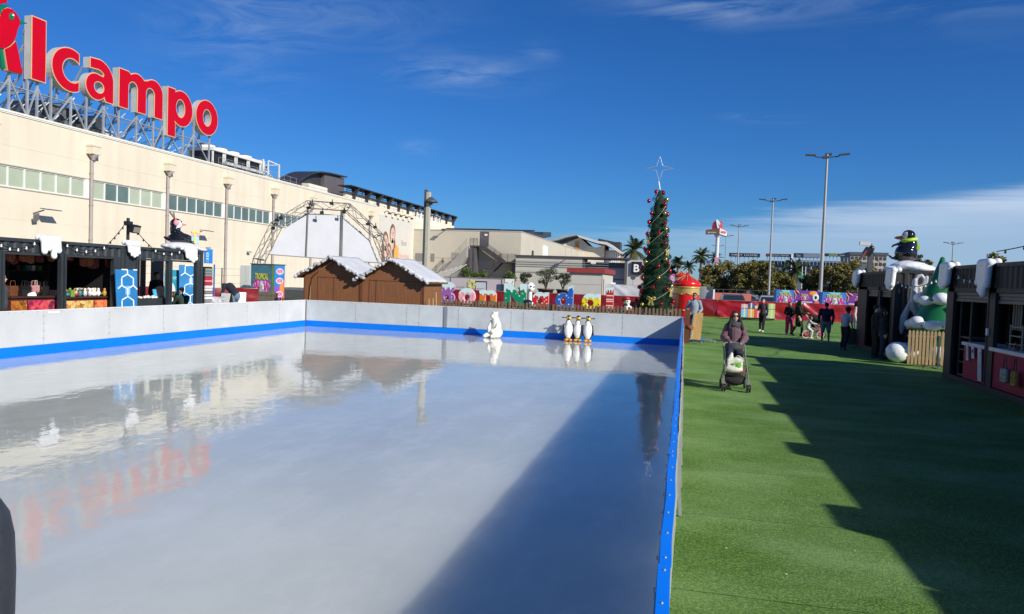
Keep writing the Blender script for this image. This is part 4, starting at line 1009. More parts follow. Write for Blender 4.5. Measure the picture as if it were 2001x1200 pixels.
# floodlight mast with string lights
yF = at(250, 460, x=CX-.2).y; FZ = at(250, 426, x=CX-.2).z
T = thing('floodlight_mast', 'black mast with a twin floodlight at the joint of the two left containers', 'floodlight', (CX-.2, yF, CZ))
mb = MB(); mb.cyl((0, 0, 0), (0, 0, FZ-CZ), .05, n=10); mb.build('mast', black, T)
mb = MB(); mb.box((.16, .10, FZ-CZ-.34), (.16, .40, .26), rz=.15, ry=.25); mb.box((.06, -.06, FZ-CZ-.18), (.16, .30, .14), rz=.3); mb.build('housing', black, T)
mb = MB(); mb.box((.235, .11, FZ-CZ-.37), (.05, .33, .17), rz=.15, ry=.25); mb.build('lamp_glass', M('flood_glass', (.28, .27, .22), .3), T)
bulbm = M('bulb_white', (.85, .85, .8), .3, 0)
def string(label, pts, n, sag, bulbs=True, mt=black):
    """string of bulbs hanging through pts"""
    t = thing('string_lights', label, 'string lights', pts[0], group='festoon bulb strings'); P0 = Vector(pts[0]); w_ = MB(P0); b_ = []
    for a, b in zip(pts[:-1], pts[1:]):
        a = Vector(a); b = Vector(b); q = []
        for i in range(13):
            s = i/12; q.append(a.lerp(b, s)-Vector((0, 0, sag*4*s*(1-s))))
        w_.tube(q, .012, 5)
        for i in range(n): s = (i+.5)/n; b_.append(a.lerp(b, s)-Vector((0, 0, sag*4*s*(1-s)+.05)))
    w_.build('cable', mt, t)
    for c in b_:
        m_ = MB(P0); m_.cyl(c+Vector((0, 0, .02)), c+Vector((0, 0, .06)), .02, n=6); m_.ball(c, .028, 8); m_.build('bulb', bulbm if bulbs else black, t)
Xf = CX+.06; pt = lambda px, py: tuple(at(px, py, x=Xf))
string('festoon bulbs along the front of the left craft stall, left of the drips', [pt(-6, 472), pt(75, 468)], 5, .22)
string('festoon bulbs between the first snow drips and the floodlight mast', [pt(122, 472), pt(212, 478)], 5, .22)
string('dark cable rising from the craft stall roof to the floodlight', [pt(212, 476), tuple(at(244, 438, x=CX-.1))], 4, .03, False)
string('dark cable falling from the floodlight to the see through stall', [tuple(at(264, 448, x=CX-.1)), pt(296, 483)], 3, .03, False)
string('festoon bulbs on the see through stall left of the last drips', [pt(296, 484), pt(358, 488)], 4, .16)

# blue hexagon banner and other standing boards
hexb = M('banner_blue', (.02, .19, .46), .5, .15, 1.5); hexw = M('banner_line_white', (.78, .84, .88), .5, 0)
def hexbanner(name, label, org, w_, h_, lean, rz, seed=0):
    t = thing(name, label, 'banner', org, rz)
    def P(u, v, d): return (u, d-.0+lean*v, v)
    mb = MB(); mb.prism([P(-w_/2, 0, 0), P(w_/2, 0, 0), P(w_/2, h_, 0), P(-w_/2-.08, h_, 0)], (0, .03, 0)); mb.build('panel', hexb, t)
    mb = MB(); s = w_*.30; hh = s*1.05
    def ln(a, b):
        a2 = (max(-w_/2, min(w_/2, a[0])), max(0, min(h_, a[1]))); b2 = (max(-w_/2, min(w_/2, b[0])), max(0, min(h_, b[1])))
        if (Vector(a2)-Vector(b2)).length > .04: mb.bar(P(a2[0], a2[1], -.006), P(b2[0], b2[1], -.006), .035, .012, up=(0, 1, 0))
    k = 0; z = -hh*.3
    while z < h_+hh:
        off = 0 if k % 2 else s
        for c in (-2*s+off, off, 2*s+off):
            pts = [(c, z+hh), (c+s, z+hh*.45), (c+s, z-hh*.55), (c, z-hh)]
            for a, b in zip(pts[:-1], pts[1:]):
                if abs(a[0]) <= w_/2+.01 and abs(b[0]) <= w_/2+s: ln(a, b)
        z += hh*1.55; k += 1
    mb.build('hexagon_lines', hexw, t)
    mb = MB(); mb.prism([P(-.09, h_*.62, -.012), P(.09, h_*.62, -.012), P(.09, h_*.75, -.012), P(-.09, h_*.75, -.012)], (0, .004, 0)); mb.text('TECH', P(-.09, h_*.57, -.013), (1, 0, 0), (0, 0, 1), .07, width=.18); mb.build('crest', M('crest_pale', (.25, .45, .68), .5), t)
    return t
q = at(251, 600, x=CX+.35)
hexbanner('hexagon_banner', 'blue banner with white hexagon lines standing between the two left containers', (CX+.4, at(252, 560, x=CX+.4).y, .0), .72, 2.06, .04, R(82))
YB_ = 24.5
hexbanner('hexagon_banner', 'tilted blue hexagon banner seen through the rear of the see through stall', (at(372, 560, x=-21.5).x, at(372, 560, x=-21.5).y, 0), .9, 2.3, -.02, R(60))
def poster(name, label, x, px0, px1, py0, cols, bottom=0., rz=R(90)):
    a = at(px0, py0, x=x); b = at(px1, py0, x=x); t = thing(name, label, 'poster', (x, (a.y+b.y)/2, 0)); w_ = b.y-a.y; O_ = (0, 0, 0)
    mb = MB(); mb.bx(-.04, 0, -w_/2, w_/2, bottom, a.z); mb.build('panel', cols[0], t); return t, w_, a.z
navy = M('poster_navy', (.015, .025, .05), .5, .2, 2); teal = M('poster_teal', (.02, .30, .42), .5, .3, 3); ofw = M('poster_white', (.75, .76, .76), .5)
t, w_, h_ = poster('product_poster', 'teal blue poster with a pale oval behind the sitting people in the left stall', -22.0, 324, 367, 527, [teal])
mb = MB(); mb.prism([(.005, -w_*.25+.35*math.cos(i/12*PI)*.8, 1.0+.5*math.sin(i/12*PI)) for i in range(24)], (.004, 0, 0)); mb.text('SERVICIO', (.006, -w_*.42, h_-.42), (0, 1, 0), (0, 0, 1), .12, width=w_*.6); mb.build('print', ofw, t)
t, w_, h_ = poster('product_poster', 'navy poster at the right of the hexagon banner behind the left stall', -21.8, 372, 402, 530, [navy])
mb = MB(); mb.text('TU TIENDA', (.006, -w_*.42, h_-.4), (0, 1, 0), (0, 0, 1), .1, width=w_*.7); mb.bx(.004, .008, -w_*.3, w_*.1, h_-.6, h_-.52); mb.build('print', ofw, t)
mb = MB(); mb.bx(.004, .008, -w_*.45, w_*.45, .2, .9); mb.build('blue_print', M('poster_blue', (.03, .18, .55), .5), t)
# accessory rack with blue sign
ya = at(399, 560, x=CX-.5).y; yb = at(414, 560, x=CX-.5).y
t = thing('accessory_rack', 'tall rack of small packaged items under a blue sign right of the left containers', 'display rack', (CX-.5, (ya+yb)/2, 0)); O_ = (CX-.5, (ya+yb)/2, 0)
mb = MB(O_); mb.bx(CX-.56, CX-.5, ya, yb, .1, 2.25); mb.bx(CX-.7, CX-.3, ya-.02, yb+.02, 0, .1); mb.build('backboard', black, t)
cols = [M('pack_'+n_, c_, .5, .2, 20) for n_, c_ in (('white', '#e6e6e6'), ('red', '#c22f3c'), ('grey', '#8a8c90'), ('pink', '#d98a9a'), ('dark', '#33363c'), ('green', '#7fa08c'))]
rn = random.Random(2); z = 2.1; k = 0
while z > .3:
    mb = MB(O_); 
    for i in range(5): y_ = ya+.02+(yb-ya-.04)*i/5; mb.bx(CX-.5, CX-.45, y_, y_+(yb-ya)/5-.015, z, z+.085)
    mb.build('packs', cols[(5, 2, 2, 1, 3, 1, 0, 0, 2, 0, 0, 2, 0, 0, 4, 2, 0)[k % 17]], t); z -= .11; k += 1
mb = MB(O_); mb.bx(CX-.45, CX-.41, yb+.01, yb+.05, 0, 2.35); mb.build('blue_post', M('post_blue', (.02, .15, .42), .5), t)
sa = at(401, 502, x=CX-.4); sb = at(415, 530, x=CX-.4)
mb = MB(O_); mb.bx(CX-.45, CX-.40, sa.y, sb.y, 2.38, 2.38+.55); sg_ = mb.build('sign_panel', M('sign_blue', (.02, .22, .62), .45), t)
mb = MB(O_); 
for i in range(3):
    for j in range(3): mb.bx(CX-.398, CX-.394, sa.y+.05+i*.06, sa.y+.09+i*.06, 2.52+j*.1, 2.58+j*.1+(.02 if (i+j) % 2 else 0))
mb.text('SHOP', (CX-.397, sa.y+.04, 2.42), (0, 1, 0), (0, 0, 1), .06, width=.18); mb.build('sign_print', M('sign_pale', (.45, .65, .85), .5), sg_)
# see through stall table and goods
ya = at(268, 580, x=CX-.4).y; yb = at(324, 580, x=CX-.4).y
t = thing('display_table', 'dark table with small white items inside the see through stall', 'table', (CX-.9, (ya+yb)/2, 0)); O_ = (CX-.9, (ya+yb)/2, 0)
mb = MB(O_); mb.bx(CX-1.3, CX-.35, ya, yb, .0, 1.10); mb.build('table_cover', cont, t)
for k in range(30):
    y = ya+(yb-ya)*rnd.random()*.95; m_ = MB(); rr_ = rnd.uniform(.03, .07); m_.lathe([(rr_, 0), (rr_*1.1, rr_), (rr_*.5, rr_*1.3), (0, rr_*1.35)], n=8); o = m_.build('small_case', gcol[3] if k % 4 else gcol[1]); o.location = (CX-.42-rnd.random()*.6, y, 1.102); tag(o, 'small %s case on the dark table in the see through stall' % ('white' if k % 4 else 'black'), 'case', 'small cases on the dark table')
mb = MB(); mb.box((0, 0, .15), (.02, .16, .3), ry=-.25); o = mb.build('phone_stand', M('screen_cyan', (.08, .42, .68), .4)); o.location = (CX-.45, at(303, 570, x=CX-.45).y, 1.1); tag(o, 'pale blue tablet leaning on the dark table in front of the standing man', 'tablet')

# ------------------------------------------------------------------ area between containers and booth
rt = M('red_tarpaulin', (.19, .003, .010), .34, .25, .9, bump=.8, bscale=2.2, coat=.15)
def tarp(name, label, p0, p1, zt, zb, mt, seed, amp=.05, posts=True, zt2=None, n=None):
    p0 = Vector((*p0[:2], 0)); p1 = Vector((*p1[:2], 0)); d = p1-p0; Ln = d.length; d.normalize(); nn = Vector((d.y, -d.x, 0))
    t = thing(name, label, 'fence', p0); n = n or max(12, int(Ln*6)); rows = 10; vs = []; rn = random.Random(seed)
    for i in range(n+1):
        s = Ln*i/n; top = zt+((zt2 or zt)-zt)*i/n-.05*abs(math.sin(s/3.4*PI))*.6
        for k in range(rows):
            v = k/(rows-1); z = top+(zb-top)*v
            w_ = mnoise.noise(Vector((s*.9, z*1.1+seed, seed)))*.7+mnoise.noise(Vector((s*1.7+z*2.6, z*2.2-s*.5, seed+5)))*.6
            ridge = math.exp(-((math.fmod(s+z*1.3+seed, 3.4)-1.2)*5)**2)
            q = p0+d*s+nn*(w_*amp+ridge*amp*.9); vs.append((q.x-p0.x, q.y-p0.y, z))
    mb = MB(); mb.add(vs, [(i*rows+k, i*rows+k+1, (i+1)*rows+k+1, (i+1)*rows+k) for i in range(n) for k in range(rows-1)], True)
    mb.build('tarpaulin', mt, t)
    if posts:
        pm = MB(); s = 0
        while s <= Ln: q = d*s-nn*.12; pm.cyl((q.x, q.y, 0), (q.x, q.y, zt+.02), .025, n=6); s += 3.4
        e = d*Ln; pm.bar((-nn.x*.12, -nn.y*.12, zt-.02), (e.x-nn.x*.12, e.y-nn.y*.12, zt-.02), .03); pm.build('post_rails', steel, t)
    return t
a = at(268, 575, y=27.5); b = at(505, 575, y=33.)
tarp('tarpaulin_fence', 'dark red tarpaulin fence behind the left containers and the bending person', (a.x-2.5, 27), (b.x, 33.0), 1.28, .02, rt, 3)
cab = thing('utility_cabinet', 'tall pale grey utility cabinet by the cream wall left of the ticket booth', 'cabinet', (at(484, 560, y=37).x, 37, 0))
mb = MB(); mb.box((0, 0, 1.22), (.62, .5, 2.4)); mb.build('cabinet_body', M('cab_grey', (.52, .54, .52), .5, .05, 1), cab)
for s in (-1, 1): mb = MB(); mb.box((s*.15, -.26, 1.25), (.27, .02, 2.2)); mb.build('door', M('cab_door', (.58, .60, .58), .5, .05, 1), cab)
# post and wire fence on the asphalt in front of the wall
wf = thing('wire_fence', 'thin wire fence with dark posts in front of the cream wall', 'fence', (-30, 40, 0))
mb = MB((-30, 40, 0)); fp = [at(px, 570, y=yy) for px, yy in ((276, 34), (300, 35), (366, 38), (433, 40), (476, 41.5))]
for q in fp: mb.cyl((q.x, q.y, 0), (q.x, q.y, 2.25), .04, n=6)
mb.build('posts', dsteel, wf); mb = MB((-30, 40, 0))
for q0_, q1_ in zip(fp[:-1], fp[1:]):
    for z in (.3, .8, 1.3, 1.8, 2.2): mb.bar((q0_.x, q0_.y, z), (q1_.x, q1_.y, z), .012)
mb.build('wires', dsteel, wf)
for px, py0, py1, w_, lb_ in ((443, 573, 590, 22, 'white sandwich board left of the dark red fence'), (470, 571, 590, 20, 'white sandwich board in front of the dark red fence beside the ticket booth')):
    c = at(px, 580, y=27.0+(px-443)*.05); ww = .48
    t = thing('sandwich_board', lb_, 'sign', (c.x, c.y, 0), R(-12) if px < 450 else R(25)); zt_ = at(px, py0, y=c.y).z
    for s in (-1, 1):
        mb = MB(); mb.prism([(-ww/2, s*.28, 0), (ww/2, s*.28, 0), (ww/2, s*.03, zt_), (-ww/2, s*.03, zt_)], (0, s*.02, 0)); pn = mb.build('board_panel', white if s < 0 else dsteel, t)
        if s < 0:
            mb = MB()
            for k in range(5):
                z = zt_*(.85-.13*k); y_ = -.03-.25*(1-z/zt_)-.022
                mb.text(('Hoy', 'taller', 'gratis', 'abierto', '10 - 20')[k], (-.17, y_, z), (1, 0, 0), (0, 0, 1), .06)
            mb.build('handwriting', M('ink_grey', (.3, .3, .35), .8), pn)

# ------------------------------------------------------------------ ticket booth
BYY = 34.5; xa = at(490, 550, y=BYY).x; xb = at(535.5, 550, y=BYY).x; BHt = at(536, 518, y=BYY).z
dep = 2.5
while at(556, 550, x=xb).y-BYY > dep+.01 and dep < 9: dep += .05
dep = at(556, 550, x=xb).y-BYY
O_ = ((xa+xb)/2, BYY+dep/2, 0)
TB = thing('ticket_booth', 'small ticket booth wrapped in bright WOW park graphics left of the wooden huts', 'booth', O_)
def gmat(n_, c_, v=.12, s=2.): return M(n_, c_, .5, v, s)
g_teal = gmat('print_teal', (.05, .16, .22), .3); g_pur = gmat('print_purple', (.16, .04, .30)); g_mag = gmat('print_magenta', (.62, .02, .28)); g_yel = gmat('print_yellow', (.62, .58, .03)); g_blue = gmat('print_blue', (.03, .22, .60)); g_org = gmat('print_orange2', (.78, .30, .04)); g_wht = gmat('print_white', (.78, .78, .78), .02); g_cyan = gmat('print_cyan', (.25, .62, .60)); g_coral = gmat('print_coral', (.75, .15, .16)); g_grn = gmat('print_green', (.12, .24, .05), .3); g_blk = gmat('print_black', (.02, .02, .04))
mb = MB(O_); mb.bx(xa, xb, BYY, BYY+dep, .02, BHt); mb.build('booth_walls', g_teal, TB)
mb = MB(O_); mb.bx(xa-.03, xb+.03, BYY-.03, BYY+dep+.03, BHt, BHt+.05); mb.build('roof_edge', dsteel, TB)
def ring2(mb, o, xd, r, w_, ud=(0, 0, 1), d=.0, a0=0, a1=360, sq=1):
    o = Vector(o); xd = Vector(xd); ud = Vector(ud); nn = xd.cross(ud); n = 28; pts = []
    for i in range(n+1): t = R(a0+(a1-a0)*i/n); pts.append((math.cos(t), math.sin(t)*sq))
    vs = [o+xd*c*(r+w_/2)+ud*s*(r+w_/2)+nn*d for c, s in pts]+[o+xd*c*(r-w_/2)+ud*s*(r-w_/2)+nn*d for c, s in pts]
    mb.add(vs, [(i, i+1, n+2+i, n+1+i) for i in range(n)])
def wow(par, O, o, xd, W, H_, seed=0):
    """the WOW artwork on a plane: o lower left corner, xd unit direction, outward normal xd x z"""
    o = Vector(o); xd = Vector(xd); ud = Vector((0, 0, 1)); nn = xd.cross(ud)
    def sub(mt, fn, nm):
        m_ = MB(O); fn(m_); m_.build(nm, mt, par)
    def Q(u, v, d): return o+xd*u*W+ud*v*H_+nn*d
    def halo(m_):
        for i, (u, v, r) in enumerate(((.2, .45, .18), (.35, .5, .2), (.5, .5, .2), (.65, .5, .2), (.8, .45, .18), (.3, .3, .14), (.7, .3, .14))):
            m_.add([Q(u, v, .006+.001*i)+xd*r*W*math.cos(k*PI/9)+ud*r*W*.8*math.sin(k*PI/9)*(H_/W if H_ < W else 1) for k in range(18)], [tuple(range(18))])
    sub(gmat('print_lilac', (.55, .45, .66)), halo, 'logo_halo')
    def ws(m_):
        m_.text('W', Q(.05, .12, .018), xd, ud, H_*.50, bold=.035, width=W*.38); m_.text('W', Q(.60, .12, .018), xd, ud, H_*.50, bold=.035, width=W*.38)
    sub(g_mag, ws, 'logo_letters')
    rr_ = min(W*.21, H_*.34)
    sub(g_wht, lambda m_: m_.add([Q(.5, .36, .020)+xd*rr_*math.cos(k*PI/12)+ud*rr_*math.sin(k*PI/12) for k in range(24)], [tuple(range(24))]), 'spiral_disc')
    def sp(m_):
        for k, (r, a0, a1) in enumerate(((.82, 100, 400), (.50, 60, 330), (.2, 20, 300))): ring2(m_, Q(.5, .36, .024), xd, rr_*r, rr_*.16, a0=a0, a1=a1)
    sub(g_blk, sp, 'spiral')
    sub(g_yel, lambda m_: m_.text('TROPICAL', Q(.5, .66, .026), xd, ud, H_*.20, bold=.03, width=W*.72, align='CENTER'), 'logo_lettering')
wow(TB, O_, (xa+.12, BYY-.004, BHt-1.75), (1, 0, 0), xb-xa-.3, 1.5)
mb = MB(O_); mb.bx(xb-.14, xb-.004, BYY-.012, BYY-.004, .1, BHt-.02); mb.build('green_edge', g_grn, TB)
mb = MB(O_); X_ = xb+.004; mb.bx(xb, X_, BYY+.02, BYY+dep-.02, BHt*.55, BHt-.01); mb.build('side_print', g_blue, TB)
mb = MB(O_); mb.bx(xb, X_, BYY+.02, BYY+dep-.02, .05, BHt*.55-.002); mb.build('side_print', gmat('print_violet', (.30, .08, .52)), TB)
mb = MB(O_); mb.prism([(X_+.002, BYY+dep*.55, .05), (X_+.002, BYY+dep-.02, .05), (X_+.002, BYY+dep-.02, BHt*.7), (X_+.002, BYY+dep*.5, BHt*.45), (X_+.002, BYY+dep*.75, BHt*.25)], (.003, 0, 0)); mb.build('side_print', g_coral, TB)
mb = MB(O_); mb.prism([(X_+.006, BYY+dep*.5, BHt*.4), (X_+.006, BYY+dep*.9, BHt*.45), (X_+.006, BYY+dep*.85, BHt*.62), (X_+.006, BYY+dep*.55, BHt*.58)], (.003, 0, 0)); mb.build('side_print', g_org, TB)
for k, f in enumerate((.90, .70, .42, .15)):
    c = Vector((X_+.012, BYY+dep*.5, BHt*f-.08)); mb = MB(O_); mb.prism([c+Vector((0, dep*.36*math.cos(i*PI/8), .17*math.sin(i*PI/8))) for i in range(16)], (.003, 0, 0)); l_ = mb.build('logo_patch', gmat('print_palepink', (.78, .62, .72)), TB)
    mb = MB(O_); mb.text('WOW', c+Vector((.005, 0, -.1)), (0, 1, 0), (0, 0, 1), .2, bold=.03, width=dep*.5, align='CENTER'); mb.build('lettering', g_mag, l_)

# ------------------------------------------------------------------ wooden huts
wood = M('hut_wood', (.215, .088, .034), .6, .22, 2.2, stretch=(6, 6, .5), bump=.15, bscale=12)
wood2 = M('hut_trim_wood', (.13, .045, .02), .6, .2, 3)
tarpw = M('hut_white_tarp', (.56, .575, .60), .55, .06, 1.2, bump=.5, bscale=3)
crumple = M('silver_crumple', (.45, .46, .48), .35, .35, 8, bump=.8, bscale=14)
HY = 30.2
def hut(label, xl, xr, ze, zr, ylen, doorx, seed, ropes):
    cx_ = (xl+xr)/2; O_ = (cx_, HY, 0); t = thing('wooden_hut', label, 'hut', O_)
    mb = MB(O_)
    mb.prism([(xl, HY, 0), (xr, HY, 0), (xr, HY, ze), (cx_, HY, zr), (xl, HY, ze)], (0, .05, 0)); mb.prism([(xl, HY+ylen, 0), (xr, HY+ylen, 0), (xr, HY+ylen, ze), (cx_, HY+ylen, zr), (xl, HY+ylen, ze)], (0, .05, 0))
    mb.bx(xl, xl+.05, HY+.05, HY+ylen, 0, ze); mb.bx(xr-.05, xr, HY+.05, HY+ylen, 0, ze); mb.build('walls', wood, t)
    mb = MB(O_)
    for x in doorx: mb.bx(x-.012, x+.012, HY-.012, HY-.001, .0, ze-.1)
    mb.bx(doorx[0]+.012, doorx[-1]-.012, HY-.012, HY-.001, ze-.16, ze-.13); mb.bx(xl-.01, xl+.05, HY-.02, HY-.001, 0, ze); mb.bx(xr-.05, xr+.01, HY-.02, HY-.001, 0, ze)
    mb.build('door_battens', wood2, t)
    # wavy tarp roof with overhang
    ov = .32; rn = random.Random(seed); n = 16; m_ = 14; 
    for side in (-1, 1):
        vs = []
        for j in range(m_+1):
            y = HY-ov+(ylen+2*ov)*j/m_
            for i in range(n+1):
                f = i/n; x = cx_+side*f*((xr-xl)/2+.22); z = zr+.05-(zr-ze)*f*((xr-xl)/2+.22)/((xr-xl)/2)
                z += .035*mnoise.noise(Vector((x*2.1, y*1.3, seed)))+.02*mnoise.noise(Vector((x*6, y*3, seed)))
                if j == 0: z -= .03
                if i == n: z -= .05
                vs.append((x, y, z))
        mb = MB(O_); F_ = [(j*(n+1)+i, j*(n+1)+i+1, (j+1)*(n+1)+i+1, (j+1)*(n+1)+i) for j in range(m_) for i in range(n)]
        if side < 0: F_ = [f[::-1] for f in F_]
        mb.add(vs, F_, True); o = mb.build('roof_tarp', tarpw, t); s_ = o.modifiers.new('t', 'SOLIDIFY'); s_.thickness = .03
        mb = MB(O_); mb.prism([(cx_, HY-ov+.02, zr), (cx_+side*((xr-xl)/2+.2), HY-ov+.02, zr-(zr-ze)*((xr-xl)/2+.2)/((xr-xl)/2)), (cx_+side*((xr-xl)/2+.2), HY-ov+.02, zr-.1-(zr-ze)*((xr-xl)/2+.2)/((xr-xl)/2)), (cx_, HY-ov+.02, zr-.1)], (0, ylen+2*ov-.04, 0)); mb.build('roof_board', wood2, t)
        pr = []
        for i in range(22):
            f = i/21; x = cx_+side*f*((xr-xl)/2+.24); z = zr-(zr-ze)*f*((xr-xl)/2+.22)/((xr-xl)/2)
            pr.append(('e', (x-cx_, -ov-.02+rn.uniform(-.03, .03), z-.02+rn.uniform(-.05, .05)), (rn.uniform(.05, .10), .06, rn.uniform(.04, .085))))
        blob('crumpled_edge', pr, .022, crumple, t, 0)
    return t
p_ = lambda px, py: at(px, py, y=HY)
xl1, xm, xr2 = p_(594, 560).x, p_(706, 560).x, p_(866, 560).x
# the second hut's right wall is at px 830 in front, 862 at the rear
xr2 = p_(829, 560).x
ze1 = p_(596, 534).z; zr1 = p_(648, 502).z; zr2 = p_(766, 506).z
L2 = at(863, 560, x=xr2).y-HY
h1 = hut('left wooden hut with a rope up its front wall and crumpled silver roof edging', xl1, xm-.01, ze1, zr1, L2, [p_(621, 560).x, p_(640, 560).x+.3, xm-.1], 5, 1)
h2 = hut('right wooden hut with white tarpaulin roof and bright side wall next to the picket fence', xm+.01, xr2, p_(829, 545).z, zr2, L2, [p_(722, 560).x, p_(735, 560).x, p_(824, 560).x], 9, 0)
mb = MB(); rp_ = [p_(606, 588), p_(608, 560), p_(612, 540), p_(630, 525), p_(655, 508)]
mb.tube([(q.x, HY-.05, q.z) for q in rp_], .02, 6); o = mb.build('rope', M('rope_tan', (.38, .24, .15), .8)); tag(o, 'thin tan rope running up the front of the left wooden hut', 'rope')
for k, (px, py) in enumerate(((838, 584), (846, 583), (852, 571))):
    q0 = at(px+2, 598, y=HY-.3); q1 = at(px, py, y=HY-.1); mb = MB(); mb.cyl((0, 0, 0), q1-Vector((q0.x, q0.y, 0)), .022, n=6); o = mb.build('wooden_stick', M('stick_tan', (.50, .33, .16), .7)); o.location = (q0.x, q0.y, 0)
    tag(o, ('short thin stick leaning on the right hut, leftmost of three', 'short thin stick leaning on the right hut, middle of three', 'longest thin stick leaning on the right hut')[k], 'stick', 'sticks leaning on the right hut')

# ------------------------------------------------------------------ stage arch
trm = M('truss_aluminium', (.16, .165, .17), .4, .2, 3, metal=.5)
ST = thing('stage_arch', 'polygonal aluminium truss arch with a white backdrop behind the wooden huts', 'stage', (-27, 50, 0)); O_ = (-27, 50, 0)
def sp_(px, py, off=0):
    # the stage plane turns its front to the right: depth grows with px
    y = 47+ (px-500)*.028+off; q = at(px, py, y=y); return Vector(q)
fr_ = [sp_(492, 560), sp_(507, 507), sp_(540, 440), sp_(607, 400), sp_(678, 405), sp_(738, 460), sp_(757, 510), sp_(768, 560)]
fr_[0].z = 0; fr_[-1].z = 0
def truss(mb, pts, w_=.55):
    rows = []
    for k, p_ in enumerate(pts):
        a = pts[max(0, k-1)]; b = pts[min(len(pts)-1, k+1)]; d = (b-a).normalized(); up = Vector((0, 1, 0)); s = d.cross(up).normalized()
        rows.append([p_+s*w_/2*i+up*w_/2*j for i, j in ((-1, -1), (1, -1), (1, 1), (-1, 1))])
    for r0_, r1_ in zip(rows[:-1], rows[1:]):
        for c in range(4): mb.cyl(r0_[c], r1_[c], .028, n=6)
        Ln = (r1_[0]-r0_[0]).length; m_ = max(1, round(Ln/.8))
        for i in range(m_):
            s0 = i/m_; s1 = (i+1)/m_
            for c in range(4):
                c2 = (c+1) % 4; A_ = r0_[c].lerp(r1_[c], s0); B_ = r0_[c2].lerp(r1_[c2], s1); 
                if i % 2: A_, B_ = r0_[c2].lerp(r1_[c2], s0), r0_[c].lerp(r1_[c], s1)
                mb.cyl(A_, B_, .018, n=5, cap=False)
    for r_ in rows:
        for c in range(4): mb.cyl(r_[c], r_[(c+1) % 4], .03, n=5, cap=False)
mb = MB(O_); truss(mb, fr_, .62); mb.build('front_truss', trm, ST)
bk_ = [q+Vector((0, .5, .0)) for q in fr_]
mb = MB(O_)
for i in range(1, 7): mb.cyl(fr_[i], bk_[i], .05, n=6)
mb.build('cross_tubes', trm, ST)
# backdrop: three cloth panels between poles
def bdp(px, py): return sp_(px, py, .42)
cl = M('backdrop_white', (.49, .50, .545), .8, .05, .8, bump=1., bscale=.9)
A_ = [(527, 496), (556, 444), (601, 419)], [(601, 419), (666, 424)], [(669, 424), (722, 470), (741, 512)]
for top, bot in (([(527, 496), (553, 450), (602, 415)], [(527, 497), (600, 503)]), ([(602, 415), (667, 421)], [(601, 503), (666, 505)]), ([(668, 421), (722, 468), (742, 514)], [(667, 505), (742, 515)])):
    P = [bdp(*q) for q in top]+[bdp(*q) for q in bot[::-1]]
    mb = MB(O_); mb.prism(P, (0, .03, 0)); mb.build('backdrop', cl, ST)
mb = MB(O_); mb.cyl(bdp(603, 410)-Vector((0, .1, 0)), bdp(599, 503)-Vector((0, .1, 0)), .06, n=6); mb.cyl(bdp(668, 410)-Vector((0, .1, 0)), bdp(666, 505)-Vector((0, .1, 0)), .06, n=6); mb.cyl(bdp(671, 415)-Vector((0, .1, 0)), bdp(669, 505)-Vector((0, .1, 0)), .04, n=6)
a, b = bdp(524, 497), bdp(742, 514); mb.cyl(a-Vector((0, .1, 0)), b-Vector((0, .1, 0)), .04, n=6); mb.build('backdrop_poles', trm, ST)
for k, (px, py) in enumerate(((541, 430), (549, 426), (534, 446), (603, 406), (609, 398), (648, 398), (672, 414), (719, 438), (733, 444), (629, 416))):
    q = sp_(px, py, -.5); t = thing('stage_light', 'small black stage lamp on the %s of the truss arch' % ('left bend' if px < 560 else 'top left corner' if px < 615 else 'top span' if px < 680 else 'right bend'), 'lamp', q, group='stage lamps on the truss arch')
    mb = MB(); mb.box((0, 0, 0), (.25, .2, .18), rz=rnd.uniform(-1, 1), rx=rnd.uniform(-.6, .3)); mb.box((0, .1, .18), (.05, .05, .3)); mb.build('lamp_body', black, t)
mb = MB(O_); mb.bx(fr_[0].x-1, fr_[-1].x+1, 46.5, 54, 0, .9); mb.build('stage_deck', dsteel, ST)

# square lamp post behind the huts
q = at(836, 372, y=45)
T = thing('lamp_post', 'square two tone lamp post standing behind the right wooden hut', 'lamp post', (q.x, 45, 0))
mb = MB(); mb.bx(-.17, -.02, -.17, .17, 0, 7.7); mb.build('dark_half', dsteel, T)
mb = MB(); mb.bx(-.02, .17, -.17, .17, 0, 7.55); mb.build('pale_half', M('post_beige', (.45, .42, .35), .6), T)
mb = MB(); mb.lathe([(.0, .30), (.10, .28), (.34, .08), (.45, 0), (.42, -.06), (.12, -.10), (.08, -.2), (0, -.2)], (.28, -.1, 6.95), 16); mb.bar((0, 0, 7.0), (.3, -.1, 7.05), .1); mb.build('lamp_head', dsteel, T)
# ------------------------------------------------------------------ picket fence behind the rink
pk = M('picket_wood', (.17, .12, .07), .8, .35, 5, stretch=(3, 3, .6)); rail_m = M('fence_rail_dark', (.05, .035, .03), .7, .3, 3)
FY = 28.62
def picket_fence(label, x0, x1, y, ztop, group='picket fences', step=.14, ph=0, mt=pk, name='picket_fence'):
    t = thing(name, label, 'fence', ((x0+x1)/2, y, 0), group=group); O_ = ((x0+x1)/2, y, 0)
    mb = MB(O_); x = x0+ph; r_ = random.Random(int(x0*10))
    while x < x1-.05:
        zt = ztop+r_.uniform(-.02, .02); w_ = .085
        mb.prism([(x, y-.03, .05), (x+w_, y-.03, .05), (x+w_, y-.03, zt-.04), (x+w_*.5, y-.03, zt), (x, y-.03, zt-.04)], (0, .02, 0)); x += step
    mb.build('pickets', mt, t)
    mb = MB(O_); mb.bx(x0, x1, y-.008, y+.03, ztop-.23, ztop-.155); mb.bx(x0, x1, y-.008, y+.03, .25, .33)
    mb.bx(x0, x0+.07, y+.0, y+.07, 0, ztop-.05); mb.bx(x1-.07, x1, y+.0, y+.07, 0, ztop-.05); mb.build('rails', rail_m, t)
    return t
